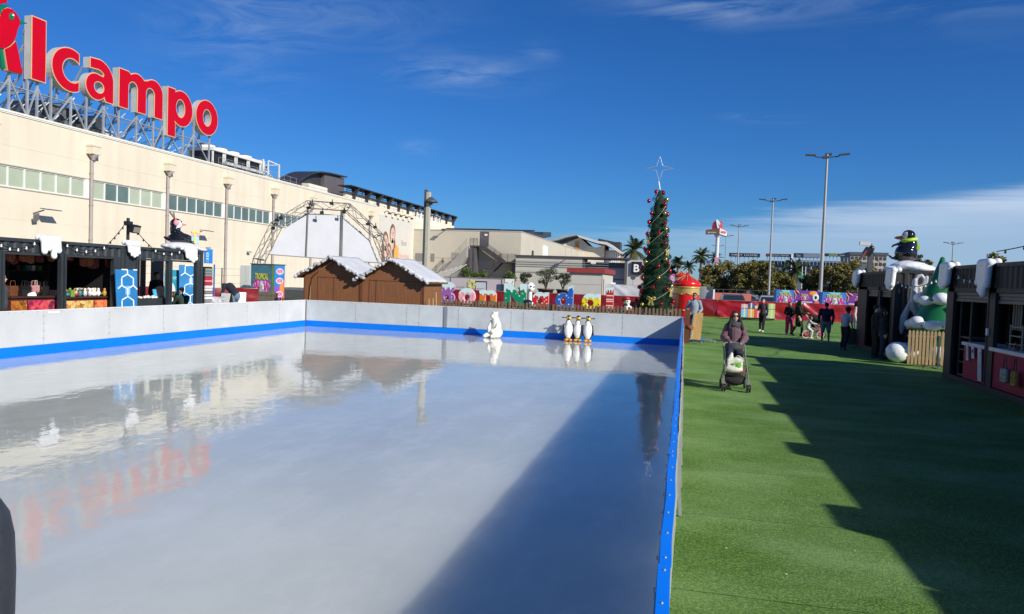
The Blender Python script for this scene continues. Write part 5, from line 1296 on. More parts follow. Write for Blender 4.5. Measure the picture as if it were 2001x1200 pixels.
xs = [at(864, 590, y=FY).x, -8.1, -6.85, -5.1, -3.3, -1.55, -.08]
for k, (a, b) in enumerate(zip(xs[:-1], xs[1:])):
    picket_fence('low picket fence section behind the rink, ' + ('next to the wooden hut', 'in front of the purple B letter', 'in front of the orange n letter', 'in front of the green N letter', 'in front of the yellow a letter', 'below the tall decorated tree')[k], a, b, FY, 1.30, ph=.02*k)
# bright round tags between the pickets
for k, px in enumerate(list(range(870, 1060, 9))+list(range(1075, 1330, 23))):
    q = at(px+random.uniform(-2, 2), 594+(px-870)*.045, y=FY+.35); mb = MB(); mb.ball((0, 0, 0), (.035, .035, .05), 8); o = mb.build('fence_bulb', bulbm); o.location = (q.x, FY+.35, q.z); tag(o, 'small white bulb hanging behind the picket fence', 'light bulb', 'bulbs behind the picket fence')
# second fence, left, in front of the booth
for k, (a, b) in enumerate(((at(497, 590, y=33.4).x, at(541, 590, y=33.4).x), (at(541, 590, y=33.6).x, at(578, 590, y=33.6).x))):
    picket_fence(('weathered picket fence in front of the ticket booth', 'dark end of the picket fence right of the ticket booth')[k], a, b, 33.4, 1.12 if k == 0 else .86, mt=pk if k == 0 else rail_m)

# ------------------------------------------------------------------ big letters B o n N a d a l
NY = 38.
def glyph(ch):
    if ch == 'o': return [arcp(.5, .5, .5, .5, 0, 360, 32)[:-1], arcp(.5, .42, .17, .19, 0, 360, 18)[:-1]]
    if ch == 'a': return [arcp(.45, .5, .45, .48, 50, 310, 24)+[(.70, .05), (.98, 0), (.98, .98), (.72, .96)], arcp(.45, .42, .17, .18, 0, 360, 18)[:-1]]
    if ch == 'd': return [arcp(.42, .34, .42, .34, 60, 300, 22)+[(.68, 0), (.98, 0), (.98, 1.0), (.68, .92), (.66, .63)], arcp(.44, .33, .15, .16, 0, 360, 16)[:-1]]
    if ch == 'n': return [[(0, 0), (.34, 0)]+arcp(.5, .5, .14, .18, 180, 0, 8)+[(.66, 0), (1, 0), (1, .62)]+arcp(.68, .66, .32, .32, 0, 110, 10)+[(.40, .90), (.34, .98), (0, .94)]]
    if ch == 'N': return [[(0, 0), (.30, 0), (.30, .52), (.66, 0), (1, 0), (1, 1), (.70, 1), (.70, .48), (.32, 1), (0, 1)]]
    if ch == 'l': return [[(0, 0), (1, 0), (1, 1), (0, .96)]]
    if ch == 'B': return [[(0, 0), (.55, 0)]+arcp(.55, .27, .42, .27, -90, 70, 12)+arcp(.50, .74, .46, .26, -50, 90, 12)+[(0, 1)], arcp(.42, .74, .14, .09, 0, 360, 12)[:-1], arcp(.46, .28, .16, .10, 0, 360, 12)[:-1]]
snowc = M('letter_snow_blue', (.60, .74, .78), .5, .04, 2)
LT = [('B', 858, 890, 550, (.28, .10, .40), 'purple letter B with white dots, half hidden by the hut', (.8, .7, .85)),
      ('o', 896, 929, 563, (.80, .36, .42), 'pink round letter o with blue stars', (.12, .25, .55)),
      ('n', 937, 970, 566, (.70, .16, .02), 'orange letter n with green bands', (.02, .26, .12)),
      ('N', 985, 1029, 554, (.0, .22, .12), 'green capital letter N with pale stars, widest of the row', (.55, .78, .62)),
      ('a', 1040, 1073, 570, (.60, .01, .02), 'red letter a between the green N and the blue d', (.85, .75, .6)),
      ('d', 1085, 1121, 557, (.01, .10, .46), 'blue letter d with snowflakes', (.75, .75, .6)),
      ('a', 1137, 1174, 573, (.80, .62, .01), 'yellow letter a with dark stars', (.3, .2, .02)),
      ('l', 1184, 1199, 561, (.45, .01, .02), 'narrow dark red letter l with white bars beside the decorated tree', (.75, .6, .55))]
zb_N = .74
for ch, p0, p1, pt_, col, lab, dc in LT:
    a = at(p0, 590, y=NY); b = at(p1, 590, y=NY); zt = at((p0+p1)/2, pt_, y=NY).z; W_l = b.x-a.x; Hh = zt-zb_N
    O_ = (a.x, NY, zb_N)
    t = thing('giant_letter', lab, 'letter', (a.x, NY, 0), group='giant letters spelling the greeting'); O0 = (a.x, NY, 0)
    # the lower part of each letter is taller than the visible one; letters stand on the turf
    g = glyph(ch)
    def place(mb, loops, th, off, dy):
        me = curve_mesh([[(x*W_l, z*Hh) for x, z in lp] for lp in loops], th, off)
        mb.add([Vector((a.x+v.co.x, NY+dy+v.co.z, zb_N+v.co.y)) for v in me.vertices], [tuple(q.vertices) for q in me.polygons]); bpy.data.meshes.remove(me)
    mb = MB(O0)
    for u_ in (.15, .75): mb.bx(a.x+W_l*u_, a.x+W_l*(u_+.12), NY-.04, NY+.04, .012, zb_N+.03)
    mb.bx(a.x, a.x+W_l, NY-.2, NY+.2, .012, .07); mb.build('stand', dsteel, t)
    mb = MB(O0); place(mb, g, .16, .0, 0); mb.build('letter_body', M('letter_edge_'+lab.split()[0], [min(1, c*.8+.25) for c in col], .5, .05, 2), t)
    mb = MB(O0); place(mb, g, .02, -.02, -.092); mb.build('letter_face', M('letter_face_'+lab.split()[0], col, .5, .05, 2), t)
    # snow cap: the top strip of the glyph with a dripping lower edge
    out = g[0]; cut = .70 if ch not in 'dl' else .84; n = 16; top = []
    for i in range(n+1):
        x = i/n; zs = [z for (x_, z) in out if abs(x_-x) < .09]; top.append((x, max(zs) if zs else cut))
    def inside(x, z):
        c = False; L_ = out; j = len(L_)-1
        for i in range(len(L_)):
            if (L_[i][1] > z) != (L_[j][1] > z) and x < (L_[j][0]-L_[i][0])*(z-L_[i][1])/(L_[j][1]-L_[i][1])+L_[i][0]: c = not c
            j = i
        return c
    NX, NZ = 44, 40; mb = MB(O0)
    for i in range(NX):
        x = (i+.5)/NX; lim_ = cut+.06*math.sin(x*19+p0)+.035*math.sin(x*41+p0*2)
        z0_ = None
        for k in range(NZ+1):
            z = lim_+(1-lim_)*(k+.5)/NZ if k < NZ else 1.0
            ins = k < NZ and inside(x, z)
            if ch in 'oa' and ins and (x-g[1][0][0]+.17)**2/.17**2+(z-.42)**2/.19**2 < 1: ins = False
            if ins and z0_ is None: z0_ = z
            if not ins and z0_ is not None:
                mb.bx(a.x+W_l*(x-.5/NX), a.x+W_l*(x+.5/NX), NY-.116, NY-.103, zb_N+Hh*(z0_-.5*(1-lim_)/NZ), zb_N+Hh*(z-.5*(1-lim_)/NZ)); z0_ = None
    mb.build('snow_cap', snowc, t)
    mb = MB(O0); rn = random.Random(p0); k = 0; tries = 0
    if ch == 'n':
        for (u0_, u1_) in ((.03, .31), (.69, .97)): mb.prism([(a.x+W_l*u0_, NY-.106, zb_N+Hh*.34), (a.x+W_l*u1_, NY-.106, zb_N+Hh*.28), (a.x+W_l*u1_, NY-.106, zb_N+Hh*.12), (a.x+W_l*u0_, NY-.106, zb_N+Hh*.18)], (0, -.006, 0))
    elif ch == 'l':
        for z in (.12, .2, .38, .46, .62): mb.bx(a.x+W_l*.06, a.x+W_l*.94, NY-.112, NY-.104, zb_N+Hh*z, zb_N+Hh*(z+.045))
    while ch not in 'nl' and k < 9 and tries < 200:
        tries += 1; x = rn.uniform(.08, .92); z = rn.uniform(.08, cut-.06)
        if inside(x, z) and inside(x+.05, z) and inside(x-.05, z):
            r = rn.uniform(.03, .06); c = Vector((a.x+W_l*x, NY-.106, zb_N+Hh*z)); nn_ = 10
            mb.prism([c+Vector(((r if i % 2 else r*.5)*math.cos(i*PI/5), 0, (r if i % 2 else r*.5)*math.sin(i*PI/5))) for i in range(10)], (0, -.006, 0)); k += 1
    mb.build('decoration', M('letter_deco_'+lab.split()[0], dc, .5, 0), t)
# small figures by the letters
def santa(px, label):
    q = at(px, 600, y=37.0); t = thing('santa_figure', label, 'statue', (q.x, 37.0, .0)); 
    blob('body', [('e', (0, 0, .9), (.20, .18, .26)), ('e', (-.03, 0, 1.28), (.17, .16, .17)), ('c', (-.1, 0, .7), (-.12, -.1, .1), .1, .09), ('c', (.12, 0, .7), (.15, -.15, .1), .1, .09), ('c', (.15, -.05, 1.02), (.28, -.2, .85), .06, .06)], .03, M('santa_white', (.74, .70, .66), .5, .1, 6), t, 2)
    mb = MB(); mb.ball((-.06, .0, 1.42), (.2, .18, .14)); mb.ball((-.22, .02, 1.36), (.08, .08, .12)); mb.build('hat', M('santa_red', (.30, .01, .02), .5, .1, 4), t)
    mb = MB(); mb.ball((.16, -.1, .78), (.24, .16, .16)); mb.build('red_sack', M('sack_red', (.48, .04, .05), .5, .1, 4), t)
    mb = MB(); mb.ball((.02, -.16, 1.3), (.03, .02, .03)); mb.ball((-.1, -.15, 1.3), (.03, .02, .03)); mb.ball((-.04, -.15, 1.12), (.08, .04, .04)); mb.build('face_details', black, t)
santa(1226, 'small white and red santa figure standing behind the fence left of the decorated tree')
t = thing('penguin_figure', 'dark round penguin figure lying behind the fence between the green N and the red a', 'statue', (at(1031, 600, y=36.8).x, 36.8, .35))
blob('body', [('e', (0, 0, .62), (.28, .25, .22)), ('e', (-.05, 0, .35), (.25, .25, .3)), ('e', (.3, -.02, .52), (.1, .12, .16))], .03, [M('navy_gloss', (.01, .018, .035), .2, .1, 3), pgw], t, 2, paint=lambda c: 1 if c.x > .24 else 0)
mb = MB(); mb.cyl((0, -.26, .15), (.02, -.28, .42), .05); mb.ball((.2, -.25, .2), (.09, .08, .05)); mb.build('pink_feet', pinkm, t)
t = thing('white_pouffe', 'white ball figure with dark patches behind the right leg of the green N', 'statue', (at(1036, 570, y=42.).x, 42., 0))
mb = MB(); mb.ball((0, 0, 1.75), (.28, .26, .3), 16); mb.cyl((0, 0, 0), (0, 0, 1.5), .12); mb.build('ball', white, t)
mb = MB(); 
for a_, b_ in ((.3, .2), (-.5, .9), (.1, -.5), (1.0, .1)): mb.ball((.27*math.sin(a_)*math.cos(b_), -.25*math.cos(a_)*math.cos(b_), 1.75+.28*math.sin(b_)), (.07, .04, .06), 8)
mb.build('patches', M('patch_navy', (.05, .05, .12), .5), t)

# ------------------------------------------------------------------ red tarpaulin fence across the back
R0 = at(700, 590, y=52.5); P1 = at(1400, 619.5, z=0); P2 = at(1700, 633, z=0)
tarp('tarpaulin_fence', 'long dark red tarpaulin fence behind the greeting letters', (at(862, 590, y=53).x-1, 53.), (P1.x, P1.y), 1.27, .0, rt, 7, amp=.05)
tarp('tarpaulin_fence', 'shiny red tarpaulin fence along the far end of the turf behind the walkers', (P1.x+.02, P1.y), (P2.x+3, P2.y+.6), 1.25, .0, M('red_tarpaulin_bright', (.30, .004, .012), .30, .2, .9, bump=.9, bscale=2.2, coat=.5), 11, amp=.14)
wt = M('white_tarpaulin', (.56, .56, .60), .6, .12, .6, bump=.8, bscale=1.8)
a = at(1183, 570, y=56); b = at(1252, 570, y=56)
tarp('tarpaulin_fence', 'crumpled white tarpaulin left of the decorated tree', (a.x, 56), (b.x, 56), at(1215, 556, y=56).z, 1.0, wt, 15, amp=.06)
a = at(1305, 575, y=56.5); b = at(1393, 575, y=55.5)
tarp('tarpaulin_fence', 'grey white tarpaulin panel behind the red soldier and the man at the stand', (a.x, 56.5), (b.x, 55.5), at(1350, 558.5, y=56).z, .4, M('grey_tarpaulin', (.46, .47, .49), .6, .15, .6, bump=.8, bscale=1.8), 19, amp=.10)
mb = MB(); q = at(1395, 575, y=55.4); mb.bx(-.06, .06, -.05, .05, 0, q.z+.35); o = mb.build('white_post', white); o.location = (q.x, 55.4, 0); tag(o, 'white post at the right end of the grey tarpaulin panel', 'post')
# phone banner hoarding
a = at(868, 545, y=57); b = at(984.5, 545, y=57); zt = at(930, 543.5, y=57).z
t = thing('phone_hoarding', 'pale mauve hoarding printed with a mobile phone behind the letters', 'hoarding', (a.x, 57, 0)); O_ = (a.x, 57, 0); W_h = b.x-a.x
mb = MB(O_); mb.bx(a.x, b.x, 57, 57.06, .6, zt); mb.build('panel', M('hoarding_mauve', (.47, .42, .45), .6, .06, .5), t)
mb = MB(O_); mb.bx(a.x, b.x, 56.96, 57.08, zt, zt+.05); 
for f in (.11, .97): mb.bx(a.x+W_h*f, a.x+W_h*f+.05, 56.95, 56.995, .3, zt)
mb.build('frame', M('hoarding_frame', (.22, .21, .22), .5), t)
def hb(p0, q0, p1, q1, mt, nm, d): A_ = at(p0, q0, y=57-d); B_ = at(p1, q1, y=57-d); m_ = MB(O_); m_.bx(A_.x, B_.x, 57-d-.01, 57-d, B_.z, A_.z); return m_.build(nm, mt, t)
ph = hb(928.5, 549, 951, 575, M('phone_black', (.03, .03, .04), .4), 'printed_phone', .01); hb(930, 551.5, 949, 575, M('phone_screen', (.50, .53, .58), .5), 'printed_phone_screen', .03); hb(935, 549.5, 944, 551.5, M('phone_black', 0), 'printed_notch', .05)
hb(932, 563, 947, 564, M('print_grey3', (.32, .33, .4), .6), 'printed_line', .05); hb(932, 565.5, 943, 566.3, M('print_grey3', 0), 'printed_line', .05)
mb = MB(O_); c = at(921, 556, y=56.97)
for k in range(7): mb.ball(c+Vector((.24*math.cos(k*.9), 0, .28*math.sin(k*.9))), (.16, .012, .14), 8)
mb.build('printed_yellow_flower', M('print_yellowgreen', (.50, .50, .16), .6, .2, 5), t)
mb = MB(O_); c = at(896, 562, y=56.98); mb.text('Lleva el Club', (c.x-.4, 56.98, c.z), (1, 0, 0), (0, 0, 1), .12, width=.9); mb.text('en tu movil', (c.x-.5, 56.98, c.z-.24), (1, 0, 0), (0, 0, 1), .13, width=1.0); mb.build('lettering', M('print_ink', (.12, .10, .12), .7), t)
a = at(986, 560, y=56.5); b = at(1004.5, 560, y=56.5)
t = thing('white_poster_board', 'white poster board with an orange and red mark behind the green N', 'hoarding', (a.x, 56.5, 0)); mb = MB((a.x, 56.5, 0)); mb.bx(a.x, b.x, 56.5, 56.56, .3, at(995, 545, y=56.5).z); mb.build('panel', white, t)
mb = MB((a.x, 56.5, 0)); z_ = at(990, 552, y=56.5).z; mb.bx(a.x+.06, a.x+.3, 56.48, 56.495, z_-.04, z_+.02); mb.build('orange_mark', g_org, t); mb = MB((a.x, 56.5, 0)); mb.bar((b.x-.2, 56.49, z_-.1), (b.x-.08, 56.49, z_+.15), .06, .01, up=(0, 1, 0)); mb.build('red_mark', g_coral, t)
# cars and road barriers glimpsed
kio = M('kiosk_grey', (.47, .47, .43), .85, .05, .4)
KY = 64.; x0 = at(1112, 560, y=KY).x; x1 = at(1177, 560, y=KY).x; zk = at(1140, 533, y=KY).z; zkt = at(1140, 523.5, y=KY).z
kd = at(1197, 560, x=x1).y-KY
t = thing('kiosk', 'small grey rendered kiosk with a flat dark red roof rim behind the letters', 'kiosk', ((x0+x1)/2, KY, 0)); O_ = ((x0+x1)/2, KY, 0)
mb = MB(O_); mb.bx(x0, x1, KY, KY+kd, 0, zk); mb.build('walls', kio, t)
mb = MB(O_); mb.bx(x0-.22, x1+.2, KY-.22, KY+kd+.2, zk, zkt); mb.build('roof', M('roof_red_paint', (.27, .035, .03), .6, .15, 2), t)
mb = MB(O_); mb.bx(x0, x1, KY-.012, KY, 1.95, 1.98); mb.bx(x0, x1, KY-.012, KY, .95, .98); mb.build('wall_joint', M('joint', 0), t)
mb = MB(O_); mb.bx(x1+.0, x1+.03, KY+.5, KY+1.0, .3, zk-.5); mb.build('side_door', M('door_brownred', (.25, .09, .05), .6), t)
mb = MB(O_); mb.bx(x1+.0, x1+.35, KY+kd-1.6, KY+kd-.6, .5, 2.2); mb.build('meter_box', white, t)
mb = MB(O_); mb.bx(x1-.02, x1+.02, KY-.03, KY+.0, 0, zk); mb.build('corner_trim', M('trim_pale', (.62, .58, .48), .7), t)

# ------------------------------------------------------------------ foliage helpers
def leafmat(name, col, var=.35):
    mt = M(name, col, .55, var, 1.1, spec=.3); return mt
def leaves(name, centers, n, size, mt, parent, seed, flat=.55, droop=0):
    """many small leaf faces scattered through a set of clumps (centre, radii)"""
    rn = random.Random(seed); mb = MB(); tot = sum((r[0]*r[1]*r[2])**(2/3) for c, r in centers)
    for c, r in centers:
        k = max(6, int(n*((r[0]*r[1]*r[2])**(2/3))/tot))
        for _ in range(k):
            while True:
                d = Vector((rn.gauss(0, 1), rn.gauss(0, 1), rn.gauss(0, 1)))
                if d.length > .05: break
            d.normalize(); q = rn.random()**.38; p = Vector(c)+Vector((d.x*r[0]*q, d.y*r[1]*q, d.z*r[2]*q))
            nr = (d*.7+Vector((rn.gauss(0, .6), rn.gauss(0, .6), rn.gauss(0, .6)+.25))).normalized()
            u = nr.cross(Vector((rn.gauss(0, 1), rn.gauss(0, 1), rn.gauss(0, 1)))).normalized(); v = nr.cross(u); s = size*rn.uniform(.55, 1.35)
            mb.mi = 0 if not isinstance(mt, list) else (int(rn.random()*len(mt)))
            mb.add([p-u*s, p+v*s*flat, p+u*s, p-v*s*flat], [(0, 1, 2, 3)])
    return mb.build(name, mt, parent)
leaf_ol = [leafmat('olive_leaf', (.035, .055, .022)), leafmat('olive_leaf_grey', (.055, .075, .045))]
bark = M('bark_brown', (.10, .07, .05), .85, .3, 6, bump=.4, bscale=20)
def potted(px, py_top, y, label, seed, h_pot=1.0, clumps=5, w=1.):
    q = at(px, 580, y=y); H_ = at(px, py_top, y=y).z; t = thing('potted_olive_tree', label, 'tree', (q.x, y, 0), group='potted trees behind the letters')
    mb = MB(); mb.lathe([(0, .5), (.42*w, .5), (.62*w, 1.42), (.70*w, 1.42), (.70*w, 1.52), (.6*w, 1.52), (0, 1.46)], n=16); mb.lathe([(.4*w, 0), (.4*w, .5)], n=12); mb.build('pot', M('pot_dark_brown', (.065, .045, .038), .6, .15, 3), t)
    rn = random.Random(seed); mb = MB(); cs = []
    for k in range(clumps):
        a_ = k*2.4+seed; r = .18+.42*rn.random()*w; z = 2.0+(H_-2.25)*(k+.6)/clumps
        c = (r*math.cos(a_)*1.1, r*math.sin(a_), z); cs.append((c, (rn.uniform(.3, .5)*w, rn.uniform(.3, .5)*w, rn.uniform(.22, .32)*w)))
        mb.tube([(0, 0, 1.45), (c[0]*.3, c[1]*.3, 1.45+(z-1.45)*.45), (c[0]*.8, c[1]*.8, z-.1)], [.06, .045, .02], 6)
    cs.append(((0, 0, H_-.35), (.6*w, .5*w, .3*w)))
    mb.build('trunk', bark, t); leaves('crown', cs, 1500, .055, leaf_ol, t, seed)
potted(1066, 522, 58, 'tallest potted olive tree, with a clipped crown in a dark pot', 3)
potted(1100, 531, 58.5, 'smaller potted olive tree half hidden by the left side of the kiosk', 5, clumps=4, w=.85)
potted(1023, 530, 60, 'thin sparse potted tree beside the foot of the staircase', 8, clumps=3, w=.7)
leaf_b = [leafmat('bush_leaf', (.05, .085, .015)), leafmat('bush_leaf_light', (.10, .14, .03))]
for k, (px0, px1, pt_, pb) in enumerate(((892, 920, 524, 545), (924, 945, 530, 546), (985, 1005, 533, 548))):
    y = 60; a = at(px0, pt_, y=y); b = at(px1, pb, y=y); c = (a+b)/2
    t = thing('bush', ('leafy bush above the hoarding in front of the stair column', 'low bush right of the dark stair column', 'small bush above the white poster board')[k], 'bush', (c.x, y, 0), group='bushes behind the hoarding')
    cs = [((random.uniform(-.5, .5)*(b.x-a.x), random.uniform(-.4, .4), c.z+random.uniform(-.3, .35)*(a.z-b.z)), (.38, .38, .3)) for _ in range(7)]; leaves('foliage', cs, 1100, .07, leaf_b, t, 40+k)
    mb = MB(); mb.tube([(0, 0, 0), (.05, 0, c.z*.6), (0, 0, c.z)], [.06, .04, .02], 6); mb.build('stem', bark, t)

# ------------------------------------------------------------------ decorated tree
TY = 40.; tb = at(1280, 600, y=TY); TX = tb.x; TT = at(1287, 368, y=TY).z; 
T = thing('christmas_tree', 'tall slim artificial christmas tree with red and gold baubles and an open wire star', 'christmas tree', (TX, TY, 0))
tgm = [leafmat('tinsel_green', (.014, .075, .028), .4), leafmat('tinsel_dark', (.006, .032, .015), .4)]
def trad(z): f = z/TT; return .80*(1-f)**.85+.18 if f < .97 else .15
mb = MB(); mb.lathe([(trad(z*TT/12)*.86, z*TT/12) for z in range(12)]+[(0, TT)], n=20); mb.build('inner_cone', M('tinsel_core', (.006, .028, .012), .9), T)
mb = MB(); rn = random.Random(4)
for i in range(26000):
    z = TT*(1-math.sqrt(rn.random()))*1.0; th_ = rn.uniform(0, 2*PI); rr_ = trad(z)*(.86+.14*rn.random())+.05*math.sin(th_*1+z*9)
    ridge = .06*math.cos(th_+z*PI*2/.46); rr_ += ridge
    p = Vector((rr_*math.cos(th_), rr_*math.sin(th_), z)); d = Vector((math.cos(th_)+rn.gauss(0, .7), math.sin(th_)+rn.gauss(0, .7), rn.gauss(0, .8))).normalized(); s = d.cross(Vector((rn.gauss(0, 1), rn.gauss(0, 1), rn.gauss(0, 1)))).normalized()*.009
    mb.mi = rn.randint(0, 1); q = p+d*.085; mb.add([p-s, p+s, q+s*.4, q-s*.4], [(0, 1, 2, 3)])
mb.build('tinsel_branches', tgm, T)
mb = MB()
for k in range(3):
    pts = [((trad(z)+.05)*math.cos(z*1.9+k*2.1), (trad(z)+.05)*math.sin(z*1.9+k*2.1), z) for z in [i*.1 for i in range(2, int(TT*10)-3)]]
    mb.tube([(a_[0], a_[1], a_[2]) for a_ in pts], .011, 5)
mb.build('light_cable', M('cable_pale', (.35, .42, .36), .4), T)
baub_r = M('bauble_red', (.30, .002, .012), .13, .05, 2, metal=.55, coat=.6); baub_g = M('bauble_gold', (.55, .36, .10), .2, .05, 2, metal=.8)
BP = [(1282, 375, 0), (1268, 393, 0), (1299, 399, 0), (1273, 417, 0), (1299, 417, 1), (1268, 434, 0), (1300, 436.5, 0), (1265, 457, 0), (1301, 448, 1), (1287, 456, 0), (1303, 461, 0), (1300, 476, 0), (1260, 486, 0), (1267, 494, 0), (1262, 512, 1), (1301, 507, 1), (1306, 515, 0), (1286, 520, 0), (1309, 530, 0), (1255, 522, 0), (1256, 544, 0), (1287, 543, 1), (1276, 561.5, 0), (1304, 564, 0), (1253, 569, 0), (1249, 561, 0), (1255, 595, 1), (1292, 594, 0), (1243, 586, 0), (1315, 590, 0)]
for px, py, g in BP:
    q = at(px, py, y=TY); dx = q.x-TX; r_ = trad(q.z)+.12; br = .105
    dy = -math.sqrt(max(0, r_*r_-dx*dx)) if abs(dx) < r_ else 0
    q = at(px, py, y=TY+dy); mb = MB(); mb.ball((q.x-TX, dy, q.z), br, 16); mb.cyl((q.x-TX, dy, q.z+br), (q.x-TX, dy, q.z+br+.03), .03, n=8); mb.build('bauble', baub_g if g else baub_r, T)
rn = random.Random(8)
for k in range(18):    # the far side carries baubles too
    z = .6+k*.38; th_ = rn.uniform(.25, PI-.25); r_ = trad(z)+.1; mb = MB(); mb.ball((r_*math.cos(th_), r_*math.sin(th_), z), .135, 12); mb.build('bauble', baub_g if k % 4 == 0 else baub_r, T)
bowm = M('bow_gold', (.62, .48, .14), .35, .2, 6, metal=.3)
for px, py, sc in ((1274, 583, 1.), (1311, 568, .9), (1304, 491, .7), (1268, 468, .7)):
    q = at(px, py, y=TY); dx = q.x-TX; r_ = trad(q.z)+.10; dy = -math.sqrt(max(.0, r_*r_-dx*dx)) if abs(dx) < r_ else 0; th_ = math.atan2(dy, dx)+PI/2
    X_ = Matrix.Translation((q.x-TX, dy, q.z)) @ Matrix.Rotation(th_, 4, 'Z') @ Matrix.Scale(sc, 4)
    mb = MB(); mb.X = X_
    for s in (-1, 1):
        mb.tube([(0, 0, 0), (s*.13, -.03, .09), (s*.23, -.02, .07), (s*.22, -.02, -.03), (s*.1, -.03, -.04), (0, 0, 0)], .03, 6); mb.prism([(s*.01, -.02, 0), (s*.06, -.02, 0), (s*.16, -.02, -.36), (s*.09, -.02, -.32), (s*.05, -.02, -.38)], (0, -.015, 0))
    mb.ball((0, -.03, 0), .05, 8); mb.build('bow', bowm, T)
stm = M('star_wire', (.55, .58, .62), .35, .1, 3, metal=.5)
sc_ = at(1289, 329, y=TY); mb = MB(); cz = sc_.z; cx_ = sc_.x-TX; up_, dn, sd_ = at(1290, 306, y=TY).z-cz, cz-at(1288, 354, y=TY).z, .70
for yv in (-.07, .07):
    P = [(cx_, yv*0, cz+up_), (cx_+.16, yv, cz+.12), (cx_+sd_, 0, cz), (cx_+.16, yv, cz-.12), (cx_, 0, cz-dn), (cx_-.16, yv, cz-.12), (cx_-sd_, 0, cz), (cx_-.16, yv, cz+.12)]
    for a_, b_ in zip(P, P[1:]+P[:1]): mb.cyl(a_, b_, .010, n=6)
mb.cyl((cx_-.02, 0, cz-dn-.02), (0, 0, TT-.1), .035, n=8); mb.build('star', stm, T)
mb = MB(); mb.lathe([(1.15, 0), (1.15, .25), (1.05, .3), (0, .3)], n=20); mb.build('base', M('tree_base', (.05, .03, .02), .7), T)

# red toy soldier booths (dome hats)
redg = M('soldier_red', (.60, .012, .012), .25, .06, 2, coat=.4); goldg = M('soldier_gold', (.55, .38, .14), .35, .1, 4, metal=.3)
def soldier(px, y, label, pt_, rad):
    q = at(px, 560, y=y); H_ = at(px, pt_, y=y).z; t = thing('dome_soldier', label, 'statue', (q.x, y, 0)); s = rad
    zc = H_-1.15*s
    mb = MB(); mb.lathe([(1.02*s, zc-.1*s), (1.08*s, zc+.05*s), (1.06*s, zc+.22*s), (.8*s, zc+.42*s), (.42*s, zc+.58*s), (.18*s, zc+.80*s), (.05*s, zc+1.0*s), (0, zc+1.02*s)], n=28); mb.build('dome', redg, t)
    mb = MB(); mb.ball((0, 0, H_-.08*s), (.06*s, .06*s, .12*s), 10)
    for k in range(12): a_ = k*PI/6; mb.tube([(1.075*s*math.cos(a_), 1.075*s*math.sin(a_), zc+.1*s), (.81*s*math.cos(a_), .81*s*math.sin(a_), zc+.425*s), (.2*s*math.cos(a_), .2*s*math.sin(a_), zc+.79*s)], .014, 5)
    mb.lathe([(1.0*s, zc-.22*s), (1.05*s, zc-.2*s), (1.05*s, zc-.1*s), (1.0*s, zc-.1*s)], n=28); mb.build('gold_rim', goldg, t)
    mb = MB(); mb.lathe([(.96*s, 0), (.96*s, zc-.22*s)], n=28); mb.build('drum', redg, t)
    mb = MB(); n = 56; vs = []; b0 = zc-.22*s
    for i in range(n+1):
        a_ = 2*PI*i/n; zz = b0-.36*s-.17*s*abs(math.sin(a_*4)); vs += [(1.0*s*math.cos(a_), 1.0*s*math.sin(a_), b0), (1.0*s*math.cos(a_), 1.0*s*math.sin(a_), zz)]
    mb.add(vs, [(2*i, 2*i+1, 2*i+3, 2*i+2) for i in range(n)], True)
    for k in range(8): a_ = PI/8+k*PI/4; mb.ball((.98*s*math.cos(a_), .98*s*math.sin(a_), b0-.46*s), (.07*s, .07*s, .07*s), 8); mb.ball((1.0*s*math.cos(a_+.2), 1.0*s*math.sin(a_+.2), b0-1.72*s), (.14*s, .14*s, .06*s), 8)
    mb.build('gold_scallops', goldg, t)
    mb = MB()
    for k in range(8): a_ = k*PI/4+.2; mb.ball((.97*s*math.cos(a_), .97*s*math.sin(a_), b0-2.3*s), (.18*s, .18*s, .14*s), 8)
    mb.build('panels', M('soldier_brown', (.16, .07, .03), .5), t)
soldier(1342, 43, 'big red drum with golden scalloped rim and onion dome behind the bearded man', 529, .72)
soldier(1330, 52, 'smaller red onion dome behind the big one', 527, .42)
b_ = at(1317, 548, y=60); t = thing('event_sign', 'small pink framed event sign with white lettering between tree and red dome', 'sign', (b_.x, 60, 0))
za, zb = at(1317, 536, y=60).z, at(1317, 556, y=60).z; wa = (at(1325, 548, y=60).x-at(1306, 548, y=60).x)/2
mb = MB(); mb.bx(-wa, wa, 0, .1, zb, za); mb.bx(-.05, .05, .02, .08, 0, zb); mb.build('panel', M('sign_magenta', (.55, .12, .42), .5, .1, 2), t)
mb = MB(); hh = (za-zb)
for k, s in enumerate(('PLAY', 'GOLF', 'MINI')): mb.text(s, (0, -.005, zb+hh*(.62-.26*k)), (1, 0, 0), (0, 0, 1), hh*.19, bold=.03, width=wa*1.2, align='CENTER')
mb.build('lettering', white, t)

